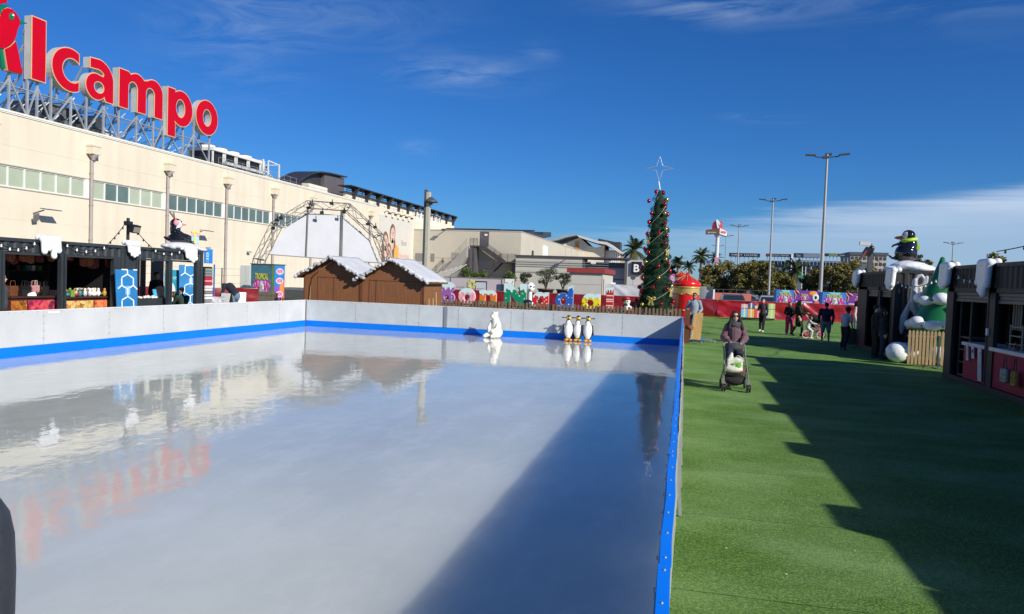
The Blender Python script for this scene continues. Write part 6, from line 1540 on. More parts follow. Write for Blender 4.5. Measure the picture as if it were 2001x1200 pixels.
# ------------------------------------------------------------------ polar bear and penguins on the ice
fur = M('bear_white', (.76, .73, .64), .55, .05, 9, bump=.35, bscale=30)
q = at(967, 660, z=0); B = thing('polar_bear', 'white sitting polar bear skating aid on the ice by the far board', 'skating aid', (q.x, 26.45, .004), R(-12)); B.scale = (.88, .9, .97)
blob('body', [('e', (.02, .05, .20), (.29, .33, .22)), ('e', (.03, .04, .42), (.22, .22, .30)), ('e', (.02, .0, .62), (.17, .17, .22)), ('e', (-.01, -.04, .86), (.145, .15, .135)), ('e', (-.05, -.17, .82), (.075, .11, .065)),
  ('e', (-.11, .0, .975), (.04, .03, .045)), ('e', (.10, .0, .975), (.04, .03, .045)), ('e', (0, -.08, .74), (.10, .09, .12)),
  ('c', (-.15, -.03, .60), (-.22, -.16, .36), .075, .065), ('c', (-.22, -.16, .36), (-.13, -.27, .24), .065, .06), ('c', (.17, -.03, .60), (.18, -.2, .36), .075, .065), ('c', (.18, -.2, .36), (.0, -.30, .26), .065, .055),
  ('c', (-.12, .0, .14), (-.24, -.26, .10), .13, .10), ('c', (-.24, -.26, .10), (-.30, -.36, .07), .09, .065), ('c', (.16, .0, .14), (.10, -.28, .10), .14, .10), ('c', (.10, -.28, .10), (.04, -.38, .07), .09, .065)], .018, fur, B, 2)
mb = MB(); mb.ball((-.065, -.275, .84), (.028, .022, .022), 10); mb.build('nose', black, B)
mb = MB(); mb.ball((-.085, -.165, .90), (.014, .012, .016), 8); mb.ball((.035, -.175, .90), (.014, .012, .016), 8); mb.build('eyes', black, B)
mb = MB(); mb.tube([(-.10, -.27, .79), (-.06, -.285, .775), (-.02, -.27, .79)], .006, 5); mb.build('mouth', M('mouth_dark', (.12, .08, .07), .6), B)
P = thing('penguin_skating_aid', 'black and white king penguin skating aid on the ice, leftmost of the three', 'skating aid', (at(1109, 667, z=0).x, 26.72, .004), R(14), group='penguin skating aids')
def ppaint(c):
    if c.z < .10: return 2
    if .12 < c.z < .76 and c.y < -.01 and abs(c.x) < .155*math.sin(min(1, (c.z-.02)/.40)*PI/2)*(1 if c.z < .55 else max(.25, 1-(c.z-.55)/.30)): return 1
    if .785 < c.z < .89 and c.y < -.045 and abs(c.x) > .03: return 3
    return 0
blob('body', [('e', (0, 0, .36), (.175, .165, .31)), ('e', (0, 0, .62), (.11, .105, .20)), ('e', (0, -.01, .86), (.098, .105, .095)), ('c', (-.16, .0, .58), (-.20, .01, .26), .035, .03), ('c', (.16, .0, .58), (.20, .01, .26), .035, .03),
  ('e', (-.08, -.07, .05), (.075, .13, .045)), ('e', (.08, -.07, .05), (.075, .13, .045)), ('c', (0, .13, .12), (0, .22, .04), .05, .03)], .012,
  [pgb, M('penguin_belly', (.78, .78, .77), .3, .03, 4), M('penguin_feet', (.70, .34, .02), .35, .1, 5), M('penguin_cheek', (.78, .50, .03), .35, .1, 5)], P, 1, paint=ppaint)
mb = MB(); mb.lathe([(.032, 0), (.02, .07), (0, .13)], (0, -.10, .855), 10, axis=Matrix.Rotation(R(97), 3, 'X')); mb.build('beak', M('penguin_cheek', 0), P)
mb = MB(); mb.ball((-.042, -.09, .90), .013, 8); mb.ball((.042, -.09, .90), .013, 8); mb.build('eyes', white, P)
mb = MB(); mb.cyl((-.23, .02, .86), (.23, .02, .86), .012, n=8); mb.cyl((-.24, .02, .86), (-.17, .02, .86), .02, n=8); mb.cyl((.17, .02, .86), (.24, .02, .86), .02, n=8); mb.build('handlebar', black, P)
dup(P, 'black and white king penguin skating aid on the ice, middle of the three', (at(1129, 667, z=0).x, 26.80, .004), R(6))
dup(P, 'black and white king penguin skating aid on the ice, rightmost of the three', (at(1149, 668, z=0).x, 26.70, .004), R(10))

# dark rounded post beside the viewer
mb = MB(); mb.lathe([(.0, 1.43), (.05, 1.425), (.085, 1.405), (.11, 1.36), (.125, 1.28), (.13, 1.15), (.128, 1.0), (.115, .6), (.11, .0)], n=36)
o = mb.build('padded_post', M('padding_black', (.035, .042, .05), .5, .15, 9, bump=.2, bscale=60)); o.location = (-2.325, 2.0, -.03); tag(o, 'dark rounded post top very close at the lower left corner', 'post')
# ------------------------------------------------------------------ containers on the right
RX = 6.8; RH = 2.95
contr = M('container_graphite', (.022, .023, .025), .55, .25, 1.2, spec=.4)
grn_in = M('stall_inside', (.05, .05, .05), .8, .2, 1)
def right_container(name, label, y0, y1, x0=RX, dep=2.5, ops=(), h=RH, detail=True):
    O_ = (x0+dep/2, (y0+y1)/2, 0); t = thing(name, label, 'container stall', O_)
    mb = MB(O_)
    for x in (x0+.07, x0+dep-.07):
        for y in (y0+.07, y1-.07): mb.bx(x-.07, x+.07, y-.07, y+.07, 0, h-.09)
    for x in (x0+.07, x0+dep-.07): mb.bx(x-.075, x+.075, y0, y1, h-.09, h); mb.bx(x-.07, x+.07, y0+.14, y1-.14, 0, .14)
    for y in (y0+.07, y1-.07): mb.bx(x0+.145, x0+dep-.145, y-.07, y+.07, h-.09, h); mb.bx(x0+.14, x0+dep-.14, y-.07, y+.07, 0, .14)
    mb.build('steel_frame', contr, t)
    mb = MB(O_); ot = 2.28
    corr(mb, 'x', x0+.03, y0+.14, y1-.14, ot+.1, h-.09, -1, .26, .04)
    if not ops: corr(mb, 'x', x0+.03, y0+.14, y1-.14, .14, ot+.1, -1, .26, .04)
    else:
        ed = [y0+.14]+[e for ab in ops for e in ab]+[y1-.14]
        for a, b in zip(ed[::2], ed[1::2]):
            if b-a > .02: mb.bx(x0+.0, x0+.08, a, b, .14, ot+.1)
        mb.bx(x0, x0+.07, y0+.14, y1-.14, ot+.0, ot+.1)
    mb.build('front_wall', contr, t)
    mb = MB(O_); corr(mb, 'y', y0+.04, x0+.14, x0+dep-.14, .14, h-.09, 1, .26, .04); mb.build('side_wall', contr, t)
    mb = MB(O_); corr(mb, 'y', y1-.04, x0+.14, x0+dep-.14, .14, h-.09, -1, .26, .04); mb.build('side_wall', contr, t)
    mb = MB(O_); corr(mb, 'x', x0+dep-.04, y0+.14, y1-.14, .14, h-.09, 1, .26, .04); mb.build('rear_wall', grn_in, t)
    mb = MB(O_); mb.bx(x0+.145, x0+dep-.145, y0+.14, y1-.14, h-.08, h-.03); mb.build('roof', contr, t)
    mb = MB(O_); mb.bx(x0+.14, x0+dep-.14, y0+.14, y1-.14, .06, .12); mb.build('floor', grn_in, t)
    for a, b in ops:
        mb = MB(O_); z = ot
        for k in range(3): mb.bx(x0+.05+.02*(k % 2), x0+.09+.02*(k % 2), a, b, ot-.08*(k+1), ot-.08*k-.01)
        mb.build('roller_shutter', M('shutter_grey', (.10, .10, .10), .5, .1, 2), t)
        for e_ in (a-.045, b-.015): mb = MB(O_); mb.bx(x0-.015, x0+.05, e_, e_+.06, .14, ot); mb.build('frame_post', contr, t)
    return t
yy = lambda px: at(px, 620, x=RX).y
n1 = right_container('container_stall', 'graphite container stall with pink counter at the right edge', 15.2, yy(1848), ops=[(yy(1990+120), yy(1944)), (yy(1930), yy(1862))])
y_ = 15.1
for k in range(3):
    right_container('container_stall', 'graphite container further along the right row, shading the turf, outside the picture', y_-6.05, y_-.02, dep=2.5, h=3.2, detail=False)['group'] = 'containers in the right row'; y_ -= 6.1
n2 = right_container('container_stall', 'graphite container with roller shutters and people at its counter below the scarf penguin', yy(1746), 32.2, dep=2.6, ops=[(yy(1740), yy(1718)), (yy(1714), yy(1692))])
# interior of container 1
def rbox(name, label, cat, c, d, mt, grp=None):
    mb = MB(); mb.box((0, 0, 0), d); o = mb.build(name, mt, bevel=.008); o.location = c; return tag(o, label, cat, grp)
pinkc = M('counter_pink', (.27, .006, .035), .7, .1, 3)
zc = at(1935, 670, x=RX+.06).z
ctop = at(1900, 665, x=RX).z
for k, (a, b, zt) in enumerate(((yy(2110), yy(1938), 1.02), (yy(1930), yy(1884), 1.02))):
    t = thing('counter', ('deep pink counter with bags hanging on it at the right edge', 'deep pink counter end with paper price lists hanging on it')[k], 'counter', (RX+.3, (a+b)/2, 0)); O_ = (RX+.3, (a+b)/2, 0)
    mb = MB(O_); mb.bx(RX+.02, RX+.06, a+.05, b-.05, .16, zt-.06); mb.build('front_cloth', pinkc, t)
    mb = MB(O_); mb.bx(RX-.03, RX+.7, a+.02, b-.02, zt-.05, zt+.03); mb.build('white_cover', M('counter_white', (.62, .62, .62), .6, .05, 3), t)
    mb = MB(O_); mb.bx(RX+.1, RX+.65, a+.08, b-.08, .14, zt-.06); mb.build('body', grn_in, t)
# metal shelf at far end of opening
t = thing('metal_shelf', 'dark metal shelf unit at the left end of the pink counter stall', 'shelf', (RX+.5, yy(1872), 0)); O_ = (RX+.5, yy(1872), 0); mb = MB(O_)
for z in (.15, .48, .80, 1.12): mb.bx(RX+.15, RX+.6, yy(1884), yy(1863), z, z+.03)
for y in (yy(1884), yy(1864)): mb.bx(RX+.15, RX+.18, y-.01, y+.02, .12, 2.1)
mb.build('shelves', M('shelf_metal', (.13, .13, .13), .45, .1, 3, metal=.3), t)
paper = M('paper_white', (.60, .60, .60), .8, .04, 6); ink = M('ink_blue', (.08, .16, .32), .8)
for k, (px, w_, z0, z1, xt) in enumerate(((1888, .14, .62, 1.02, 0), (1899, .17, .70, 1.0, .02), (1913, .22, .22, 1.0, 0))):
    y = at(px, 700, x=RX-.05).y; mb = MB(); sl_ = .10*(z1-z0)
    mb.prism([(0, -w_/2-sl_, 0), (0, w_/2-sl_, 0), (0, w_/2+sl_*.3, z1-z0), (0, -w_/2+sl_*.3, z1-z0)], (.004, 0, 0)); o = mb.build('price_list', paper); o.location = (RX-.045, y, z0)
    tag(o, ('short paper price list hanging on the pink counter, leftmost of three', 'short price list with blue print hanging between the other two', 'longest paper price list hanging on the pink counter')[k], 'paper', 'paper price lists')
    mb = MB()
    for i in range(int((z1-z0)/.05)-2): mb.bx(-.003, -.001, -w_*.36-sl_*.5, w_*.2-sl_*.4, .05+i*.05, .062+i*.05)
    if k == 1: mb.bx(-.003, -.001, -w_*.4, w_*.3, .13, .20)
    mb.build('print', ink, o)
def tote(y, z, label, mt, w_=.34, h_=.32):
    t = thing('tote_bag', label, 'bag', (RX-.09, y, z), group='bags hanging on the pink counter')
    o = blob('bag_body', [('b', (0, 0, h_/2), (.07, w_*.86, h_*.9)), ('e', (0, 0, .07), (.05, w_*.47, .07)), ('e', (-.01, 0, h_*.45), (.055, w_*.42, h_*.42))], .015, mt, t, 2)
    mb = MB(); mb.tube([(0, -w_*.28, h_*.9), (0, -w_*.18, h_*1.7), (0, w_*.05, h_*1.75), (0, w_*.24, h_*.9)], .012, 6); mb.build('strap', M('strap_dark', (.06, .05, .05), .7), t); return t
tote(at(1964, 720, x=RX-.08).y, .36, 'pale green grey patterned bag hanging on the pink counter', cloth_mat('bag_sage', '#7d8c84', '#a8b5a8', '#5f7a68', '#9fb0a4', 14))
tote(at(1984, 720, x=RX-.08).y, .34, 'mustard patterned bag hanging right of the pale bag on the pink counter', cloth_mat('bag_mustard', '#8a7430', '#b39a48', '#5a4a20', '#c0a858', 14), .26, .34)
# goods & crates on the counter
for k in range(12):
    y = yy(1945+k*9); mb = MB(); s = .05+.04*random.random()
    mb.tube([(0, s*1.2*math.cos(i*.9), s+s*math.sin(i*.9)) for i in range(7)], .012, 5, True); mb.lathe([(s*.8, 0), (s, .03), (s*.9, .05), (0, .03)], n=9); o = mb.build('wicker_piece', M('wicker', (.20, .15, .10), .8, .3, 20)); o.location = (RX+.15+random.random()*.4, y, 1.052); tag(o, 'small wicker piece on the pink counter at the right edge', 'ornament', 'wicker pieces on the pink counter')
t = thing('wooden_rack', 'pale wooden display rack on the pink counter at the right edge', 'display rack', (RX+.35, yy(1968), 1.05)); mb = MB()
for x in (-.15, .15):
    for y in (-.3, .3): mb.bar((x, y, 0), (x, y, .55), .025)
for z in (.12, .30, .5): mb.bar((-.15, -.3, z), (-.15, .3, z), .02); mb.bar((.15, -.3, z), (.15, .3, z), .02); mb.box((0, 0, z), (.28, .58, .012))
mb.build('rack_frame', M('rack_pale', (.32, .28, .22), .7), t)
for k, px in enumerate((1886, 1905, 1958, 1976)):
    mb = MB(); mb.prism([(0, -.2, 0), (0, .2, 0), (0, .24, -.75), (0, .0, -.8), (0, -.24, -.72)], (.18, 0, 0)); mb.tube([(.08, -.15, 0), (.08, 0, .15), (.08, .15, 0)], .012, 5); o = mb.build('dark_jacket', M('jacket_black', (.015, .017, .02), .9, .3, 5)); o.location = (RX+1.5, at(px, 580, x=RX+1.5).y, 2.1); tag(o, 'black garment hanging inside the %s' % ('pink counter stall, left opening' if k < 2 else 'pink counter stall, right opening'), 'garment', 'garments hanging in the right stall')
for k in range(4):
    mb = MB(); mb.box((0, 0, 0), (.02, .06, .8)); o = mb.build('hanging_strip', M('strip_pale', (.35, .34, .32), .7)); o.location = (RX+.5, at(1984+k*5, 570, x=RX+.5).y, 1.85); tag(o, 'pale cloth strip hanging in the stall at the right edge', 'cloth', 'cloth strips in the right stall')
rbox('wall_socket', 'small white box on the dark post between the two pink counters', 'box', (RX-.03, at(1929, 656, x=RX-.03).y, 1.38), (.05, .08, .16), white)
# snow decorations right
GR = 'white snow drips on the container edges'
def drR(yc, W, x, lab, seed, lens, yaw, dz=0):
    n = len(lens); pts = [(W*(i+.5)/n-W/2, l, W/n*.56) for i, l in enumerate(lens)]
    icicles('snow_drips', lab, pts, (x, yc, RH+dz), yaw, seed, GR)
drR(yy(1850)-.1, .62, RX-.12, 'white snow drips on the near left corner of the pink counter stall', 11, [.56, .62, .60, .52], R(-90))
drR(at(1926, 520, x=RX-.1).y, .62, RX-.12, 'white snow drips above the post between the pink counters', 12, [.52, .70, .78, .58], R(-90))
drR(yy(1746)+.12, .7, RX-.12, 'white snow drips on the near corner of the shuttered container', 13, [.50, .62, .66, .56], R(-90), -.02)
drR(32.1, .75, RX-.10, 'white snow drips on the far corner of the shuttered container', 14, [.42, .55, .60, .46], R(-90))
for k, y in enumerate((11.1, 7.6, 4.5)): 
    icicles('snow_drips', 'snow drips further along the right container row, outside the picture', [(-.3, .5, .13), (-.1, .6, .13), (.1, .6, .13), (.3, .5, .13)], (RX-.16, y, 3.20), R(-90), 20+k, 'snow drips beyond the right edge')
# penguin with scarf on the shuttered container
q = at(1768, 516, y=27.6); T = thing('penguin_figure', 'big black penguin figure with a lime green scarf on the right container', 'statue', (q.x, 27.6, RH+.22), R(-8))
zs = (at(1765, 449, y=27.6).z-RH-.22)/1.22
def sc3(p, k=zs): return tuple(v*k for v in p)
pr = [('e', (.02, 0, .40), (.37, .34, .36)), ('e', (.12, 0, .66), (.25, .24, .32)), ('e', (.07, 0, 1.02), (.225, .22, .20)), ('c', (-.02, -.12, .80), (-.40, -.16, .66), .065, .04), ('c', (-.40, -.16, .66), (-.46, -.16, .60), .045, .03), ('c', (-.1, .02, .20), (-.42, .0, .22), .10, .04), ('e', (.42, .0, .24), (.14, .1, .05), Matrix.Rotation(-.5, 3, 'Y')), ('c', (.12, 0, .15), (.10, -.05, .02), .13, .10)]
pr = [(p[0], sc3(p[1]), (sc3(p[2]) if isinstance(p[2], tuple) else p[2]), *[(v*zs if isinstance(v, (int, float)) else v) for v in p[3:]]) for p in pr]
blob('body', pr, .03, [pgb, pgw], T, 2, paint=lambda c: 1 if (c.z/zs > .86 and c.x/zs < .02 and -.24 < c.y/zs < .2 and c.z/zs < 1.14) else 0)
mb = MB(); mb.X = Matrix.Scale(zs, 4); mb.lathe([(.09, 0), (.06, .10), (.05, .2), (0, .27)], (-.12, -.02, .93), 10, axis=Matrix.Rotation(R(-88), 3, 'Y')); mb.build('beak', beak_, T)
mb = MB(); mb.X = Matrix.Scale(zs, 4); mb.ball((-.10, -.14, 1.05), (.025, .025, .045), 8); mb.build('eye', black, T)
lime = M('scarf_lime', (.40, .62, .04), .5, .1, 4)
mb = MB(); mb.X = Matrix.Scale(zs, 4); mb.tube([(.08+.235*math.cos(i*PI/9), .225*math.sin(i*PI/9), .845+.05*math.cos(i*PI/9)) for i in range(18)], .062, 8, True)
mb.prism([(.28, .02, .86), (.36, .02, .84), (.46, .02, .58), (.40, .02, .48), (.34, .02, .62)], (0, .08, 0)); mb.build('scarf', lime, T)
mb = MB(); mb.X = Matrix.Scale(zs, 4); mb.ball((-.46, 0, .26), (.10, .1, .035), 10, Matrix.Rotation(.7, 3, 'Y')); mb.ball((.05, -.08, .0), (.16, .1, .05), 10); mb.build('foot', M('foot_maroon', (.18, .05, .06), .4), T)
o = blob('snow_slab', [('e', (0, 0, 0), (.62, .6, .20)), ('e', (.42, -.1, -.06), (.35, .4, .15)), ('e', (-.5, .0, -.07), (.32, .4, .10)), ('e', (.2, -.35, -.05), (.4, .3, .15)), ('e', (.68, -.2, -.10), (.17, .25, .10)), ('e', (-.1, 0, .08), (.35, .35, .14))], .035, snow, None, 2)
o.location = (q.x+.12, 27.5, RH+.14); tag(o, 'white artificial snow slab under the scarf penguin on the right container', 'snow decoration')
# inflatable-looking snowy fir behind the fence
gx = at(1834, 640, y=25.72).x; FT = thing('snowy_fir_figure', 'big smooth green fir figure with fat white snow rolls between the two right containers', 'decoration', (gx, 25.72, 0))
grn = M('fir_green', (.012, .15, .045), .35, .12, 1.5, coat=.3)
tz = at(1842, 508, y=25.72).z
mb = MB()
for (z0, z1, r0_, r1_) in ((.25, 1.35, 1.0, .66), (1.15, 2.25, .84, .42), (1.95, tz+.08, .66, .05)):
    n = 28; prof = [(r0_*.9, z0), (r0_, z0+.06)]+[(r0_+(r1_-r0_)*k/6-.05*math.sin(k/6*PI), z0+.06+(z1-z0-.06)*k/6) for k in range(1, 7)]+[(0, z1+.02)]
    mb.lathe([(0, z0)]+prof, n=n)
mb.build('fir_body', grn, FT)
def roll(z, r, n, rr, nm):
    pr = [('e', (r*math.cos(2*PI*i/n), r*math.sin(2*PI*i/n), z+(.04 if i % 2 else -.03)), (rr*1.35, rr*1.35, rr*(1.0 if i % 2 else .82))) for i in range(n)]
    blob(nm, pr, .045, snow, FT, 2)
roll(.30, .86, 7, .27, 'snow_roll'); roll(1.25, .70, 9, .21, 'snow_roll'); roll(2.02, .50, 7, .20, 'snow_roll')
q = at(1754, 688, y=25.3); blob('snow_roll', [('e', (q.x-gx, q.y-25.72, .34), (.36, .34, .33)), ('e', (q.x-gx+.3, q.y-25.6, .30), (.3, .3, .28))], .045, snow, FT, 2)
# hanging cotton-like snow swags with a swirl
t = thing('snow_swag', 'dripping white swag curling down the dark side of the shuttered container', 'decoration', at(1800, 600, y=26.5))
def L3(px, py, d=0): v = at(px, py, y=26.5+d)-at(1800, 600, y=26.5); return (v.x, v.y, v.z)
pr = []
P = [L3(1789, 548), L3(1793, 540), L3(1801, 538), L3(1806, 546), L3(1804, 556), L3(1799, 560)]; pr.append(('k', P, [.055]*6))
P = [L3(1788, 548), L3(1785, 575), L3(1784, 600), L3(1790, 612)]; pr.append(('k', P, [.08, .10, .11, .09]))
P = [L3(1798, 560), L3(1797, 580), L3(1800, 598), L3(1808, 606)]; pr.append(('k', P, [.06, .09, .12, .1]))
P = [L3(1811, 542), L3(1809, 560), L3(1811, 578), L3(1816, 592), L3(1817, 603), L3(1810, 612), L3(1800, 618), L3(1792, 612)]; pr.append(('k', P, [.06, .05, .06, .08, .09, .1, .08, .06]))
P = [L3(1779, 590), L3(1773, 604), L3(1766, 620), L3(1762, 640), L3(1761, 650)]; pr.append(('k', P, [.06, .08, .11, .09, .05]))
for px, py in ((1794, 600), (1802, 608), (1812, 598), (1790, 590), (1788, 565)): pr.append(('e', L3(px, py, .02), (.12, .06, .12)))
blob('swag', pr, .028, M('swag_shaded_white', (.42, .44, .48), .4, .1, 4), t, 1)  # white swag darkened to grey: shade beside the container put into its colour
# low picket gate
gy = 24.25
pk2 = M('gate_wood_yellow', (.34, .235, .11), .7, .25, 6, stretch=(3, 3, .5))
O_ = (at(1808, 700, y=gy).x, gy, 0); t = thing('picket_gate', 'yellowish picket fence panel on a steel stand in front of the snowy fir figure', 'fence', O_)
xa, xb = at(1773, 690, y=gy).x, at(1843, 690, y=gy).x; zt = at(1800, 645, y=gy).z; mb = MB(O_); x = xa
while x < xb-.05:
    mb.prism([(x, gy-.03, .08), (x+.07, gy-.03, .08), (x+.07, gy-.03, zt-.05), (x+.035, gy-.03, zt), (x, gy-.03, zt-.05)], (0, .02, 0)); x += .10
mb.build('pickets', pk2, t); mb = MB(O_); mb.bx(xa-.02, xb, gy-.008, gy+.02, zt-.22, zt-.16); mb.bx(xa-.02, xb, gy-.008, gy+.02, .24, .30); mb.build('rails', white, t)
mb = MB(O_); xq = at(1831, 700, y=gy).x; mb.bx(xq, xq+.05, gy-.06, gy-.032, .02, zt-.15); mb.bx(xa+.3, xb, gy-.5, gy-.45, .08, .11); mb.bx(xa+.3, xa+.34, gy-.5, gy-.46, 0, .11); mb.bar((xq+.02, gy-.05, .09), (xq+.02, gy-.48, .09), .04); mb.build('steel_stand', dsteel, t)
# bulb strings
string('festoon bulbs drooping across the dark side of the shuttered container', [tuple(at(1752, 546, y=26.4)), tuple(at(1782, 558, y=26.3)), tuple(at(1826, 546, y=24.6)), tuple(at(1852, 534, y=22.3))], 4, .10)
string('festoon bulbs on the front of the pink counter stall', [(RX-.05, yy(1868), RH-.2), (RX-.05, yy(1915), RH-.25)], 4, .16)
string('dark bulb string running along the roof at the right edge', [(RX-.05, yy(1945), RH+.25), (RX-.05, 14.0, RH+.55)], 5, .05, False)
# round green disc and floodlight post on the shuttered container
q = at(1677, 670, y=32.6); mb = MB(); mb.cyl((0, 0, 0), (0, .06, 0), .34, n=28); o = mb.build('garden_disc', M('disc_dark_green', (.03, .06, .025), .5, .2, 3)); o.location = (RX-.12, 32.3, .36); tag(o, 'dark green round panel standing at the far left corner of the shuttered container', 'panel')
T = thing('floodlight_mast', 'dark mast with white and red stage floodlights on the far end of the shuttered container', 'floodlight', (RX+.3, 31.8, RH)); o_ = Vector(at(1692, 478, y=31.8))
mz = at(1690, 476, y=31.8).z-RH; mb = MB(); mb.bx(-.09, .09, -.08, .08, 0, mz*.62); mb.cyl((0, 0, 0), (0, 0, mz), .05); mb.build('mast', dsteel, T)
mb = MB(); mb.box((-.22, 0, mz), (.40, .16, .14), ry=.05); mb.build('white_lamp', M('lamp_pale', (.55, .55, .55), .5), T)
mb = MB(); mb.box((-.12, -.1, mz*.72), (.30, .25, .28), ry=.5); mb.ball((.03, 0, mz*.84), (.11, .1, .12)); mb.build('black_lamp', black, T)
mb = MB(); mb.box((-.27, -.12, mz*.64), (.06, .24, .28), ry=.5); mb.build('red_filter', M('filter_red', (.28, .05, .04), .4), T)
string('cable falling from the floodlight mast along the shuttered container roof', [(RX+.3, 31.7, RH+mz*.8), (RX+.5, 28.6, RH+.15)], 2, .3, False)

# ------------------------------------------------------------------ wooden stand with steel feet at the end of the board
q = at(1366, 667, z=0); SY = 29.4
pine = M('pine_panel', (.55, .34, .13), .55, .16, 3, stretch=(5, 5, .6))
xa, xb = at(1353, 640, y=SY).x, at(1371, 640, y=SY).x; zt = at(1362, 611, y=SY).z
O_ = ((xa+xb)/2, SY, 0); t = thing('wooden_panel_stand', 'upright pine panel on a steel foot frame at the corner of the rink', 'stand', O_)
mb = MB(O_); mb.prism([(xa, SY, .10), (xb, SY, .12), (xb+.02, SY, zt), (xa+.08, SY, zt-.02)], (0, .9, 0)) if False else mb.prism([(xa-.03, SY, .12), (xb-.02, SY, .10), (xb+.04, SY, zt), (xa+.06, SY, zt)], (0, .05, 0)); mb.build('pine_board', pine, t)
mb = MB(O_); mb.bar((xa-.06, SY-.03, .05), (xa+.04, SY-.03, zt), .05); mb.bar((xa-.12, SY-.35, .10), (xb+.02, SY-.75, .10), .045); mb.bar((xb+.02, SY-.75, .10), (xb+.02, SY-.75, 0), .045); mb.bar((xa-.06, SY-.03, .08), (xa-.1, SY-.4, .10), .045)
mb.bar((xb, SY+.02, .12), (xb+.52, SY-.05, .12), .045); mb.bar((xb+.52, SY-.05, .12), (xb+.52, SY-.05, 0), .045); mb.bar((xb, SY+.7, .12), (xb+.42, SY+.65, .12), .04); mb.bar((xb+.42, SY+.65, .12), (xb+.42, SY+.65, 0), .04); mb.build('steel_feet', steel, t)
mb = MB(O_); mb.bx(xa+.02, xb+.1, SY+.08, SY+.4, 0, .16); mb.build('blue_weight', blue, t)
mb = MB(); mb.bx(-.1, .1, -.08, .08, 0, 1.28); o = mb.build('dark_wooden_post', wood2); o.location = (.14, 28.7, 0); tag(o, 'dark wooden post where the picket fence meets the rink corner', 'post')
o = blob('hose_bundle', [('e', (0, 0, .1), (.16, .2, .1)), ('e', (.05, -.2, .05), (.1, .14, .05))], .02, M('hose_brown', (.20, .06, .03), .6, .3, 8), None, 1); o.location = (.22, 28.1, .55); tag(o, 'brown and orange bundle resting behind the rink corner', 'bundle')
# gift boxes painted cut-out trolley by the far red fence
GYY = 52.2; t = thing('gift_stack_display', 'low display of pastel wrapped gift boxes in front of the red fence', 'display', (at(1480, 610, y=GYY).x, GYY, 0)); 
gc = [M('gift_'+n_, c_, .5, .05, 3) for n_, c_ in (('blue', (.20, .50, .70)), ('orange', (.80, .38, .08)), ('red', (.70, .07, .10)), ('green', (.45, .62, .22)), ('navy', (.05, .09, .25)), ('pink', (.75, .40, .45)), ('cream', (.72, .68, .52)))]
x_l, x_r = at(1447, 620, y=GYY).x, at(1513, 620, y=GYY).x; n = 5; wd = (x_r-x_l)/n; ox = at(1480, 610, y=GYY).x; base_ = .18
mb = MB((ox, GYY, 0)); mb.bx(x_l, x_r, GYY-.3, GYY+.4, .08, base_); mb.build('trolley', black, t)
for k in range(n):
    for lv in range(2):
        h0 = base_+.003+lv*.62; h1 = h0+(.58 if lv == 0 else (.26, .34, .18, .22, .36)[k]); x0 = x_l+k*wd+.01
        mb = MB((ox, GYY, 0)); mb.bx(x0, x0+wd-.02, GYY-.25, GYY+.3, h0, h1); g_ = mb.build('gift_box', gc[((0, 1, 2, 0, 3) if lv == 0 else (5, 4, 6, 0, 3))[k]], t)
        mb = MB((ox, GYY, 0)); mb.bx(x0+wd*.36, x0+wd*.58, GYY-.255, GYY+.305, h0+.001, h1+.01); mb.build('ribbon', gc[(6, 6, 5, 6, 6, 3, 6, 0)[k]], g_)

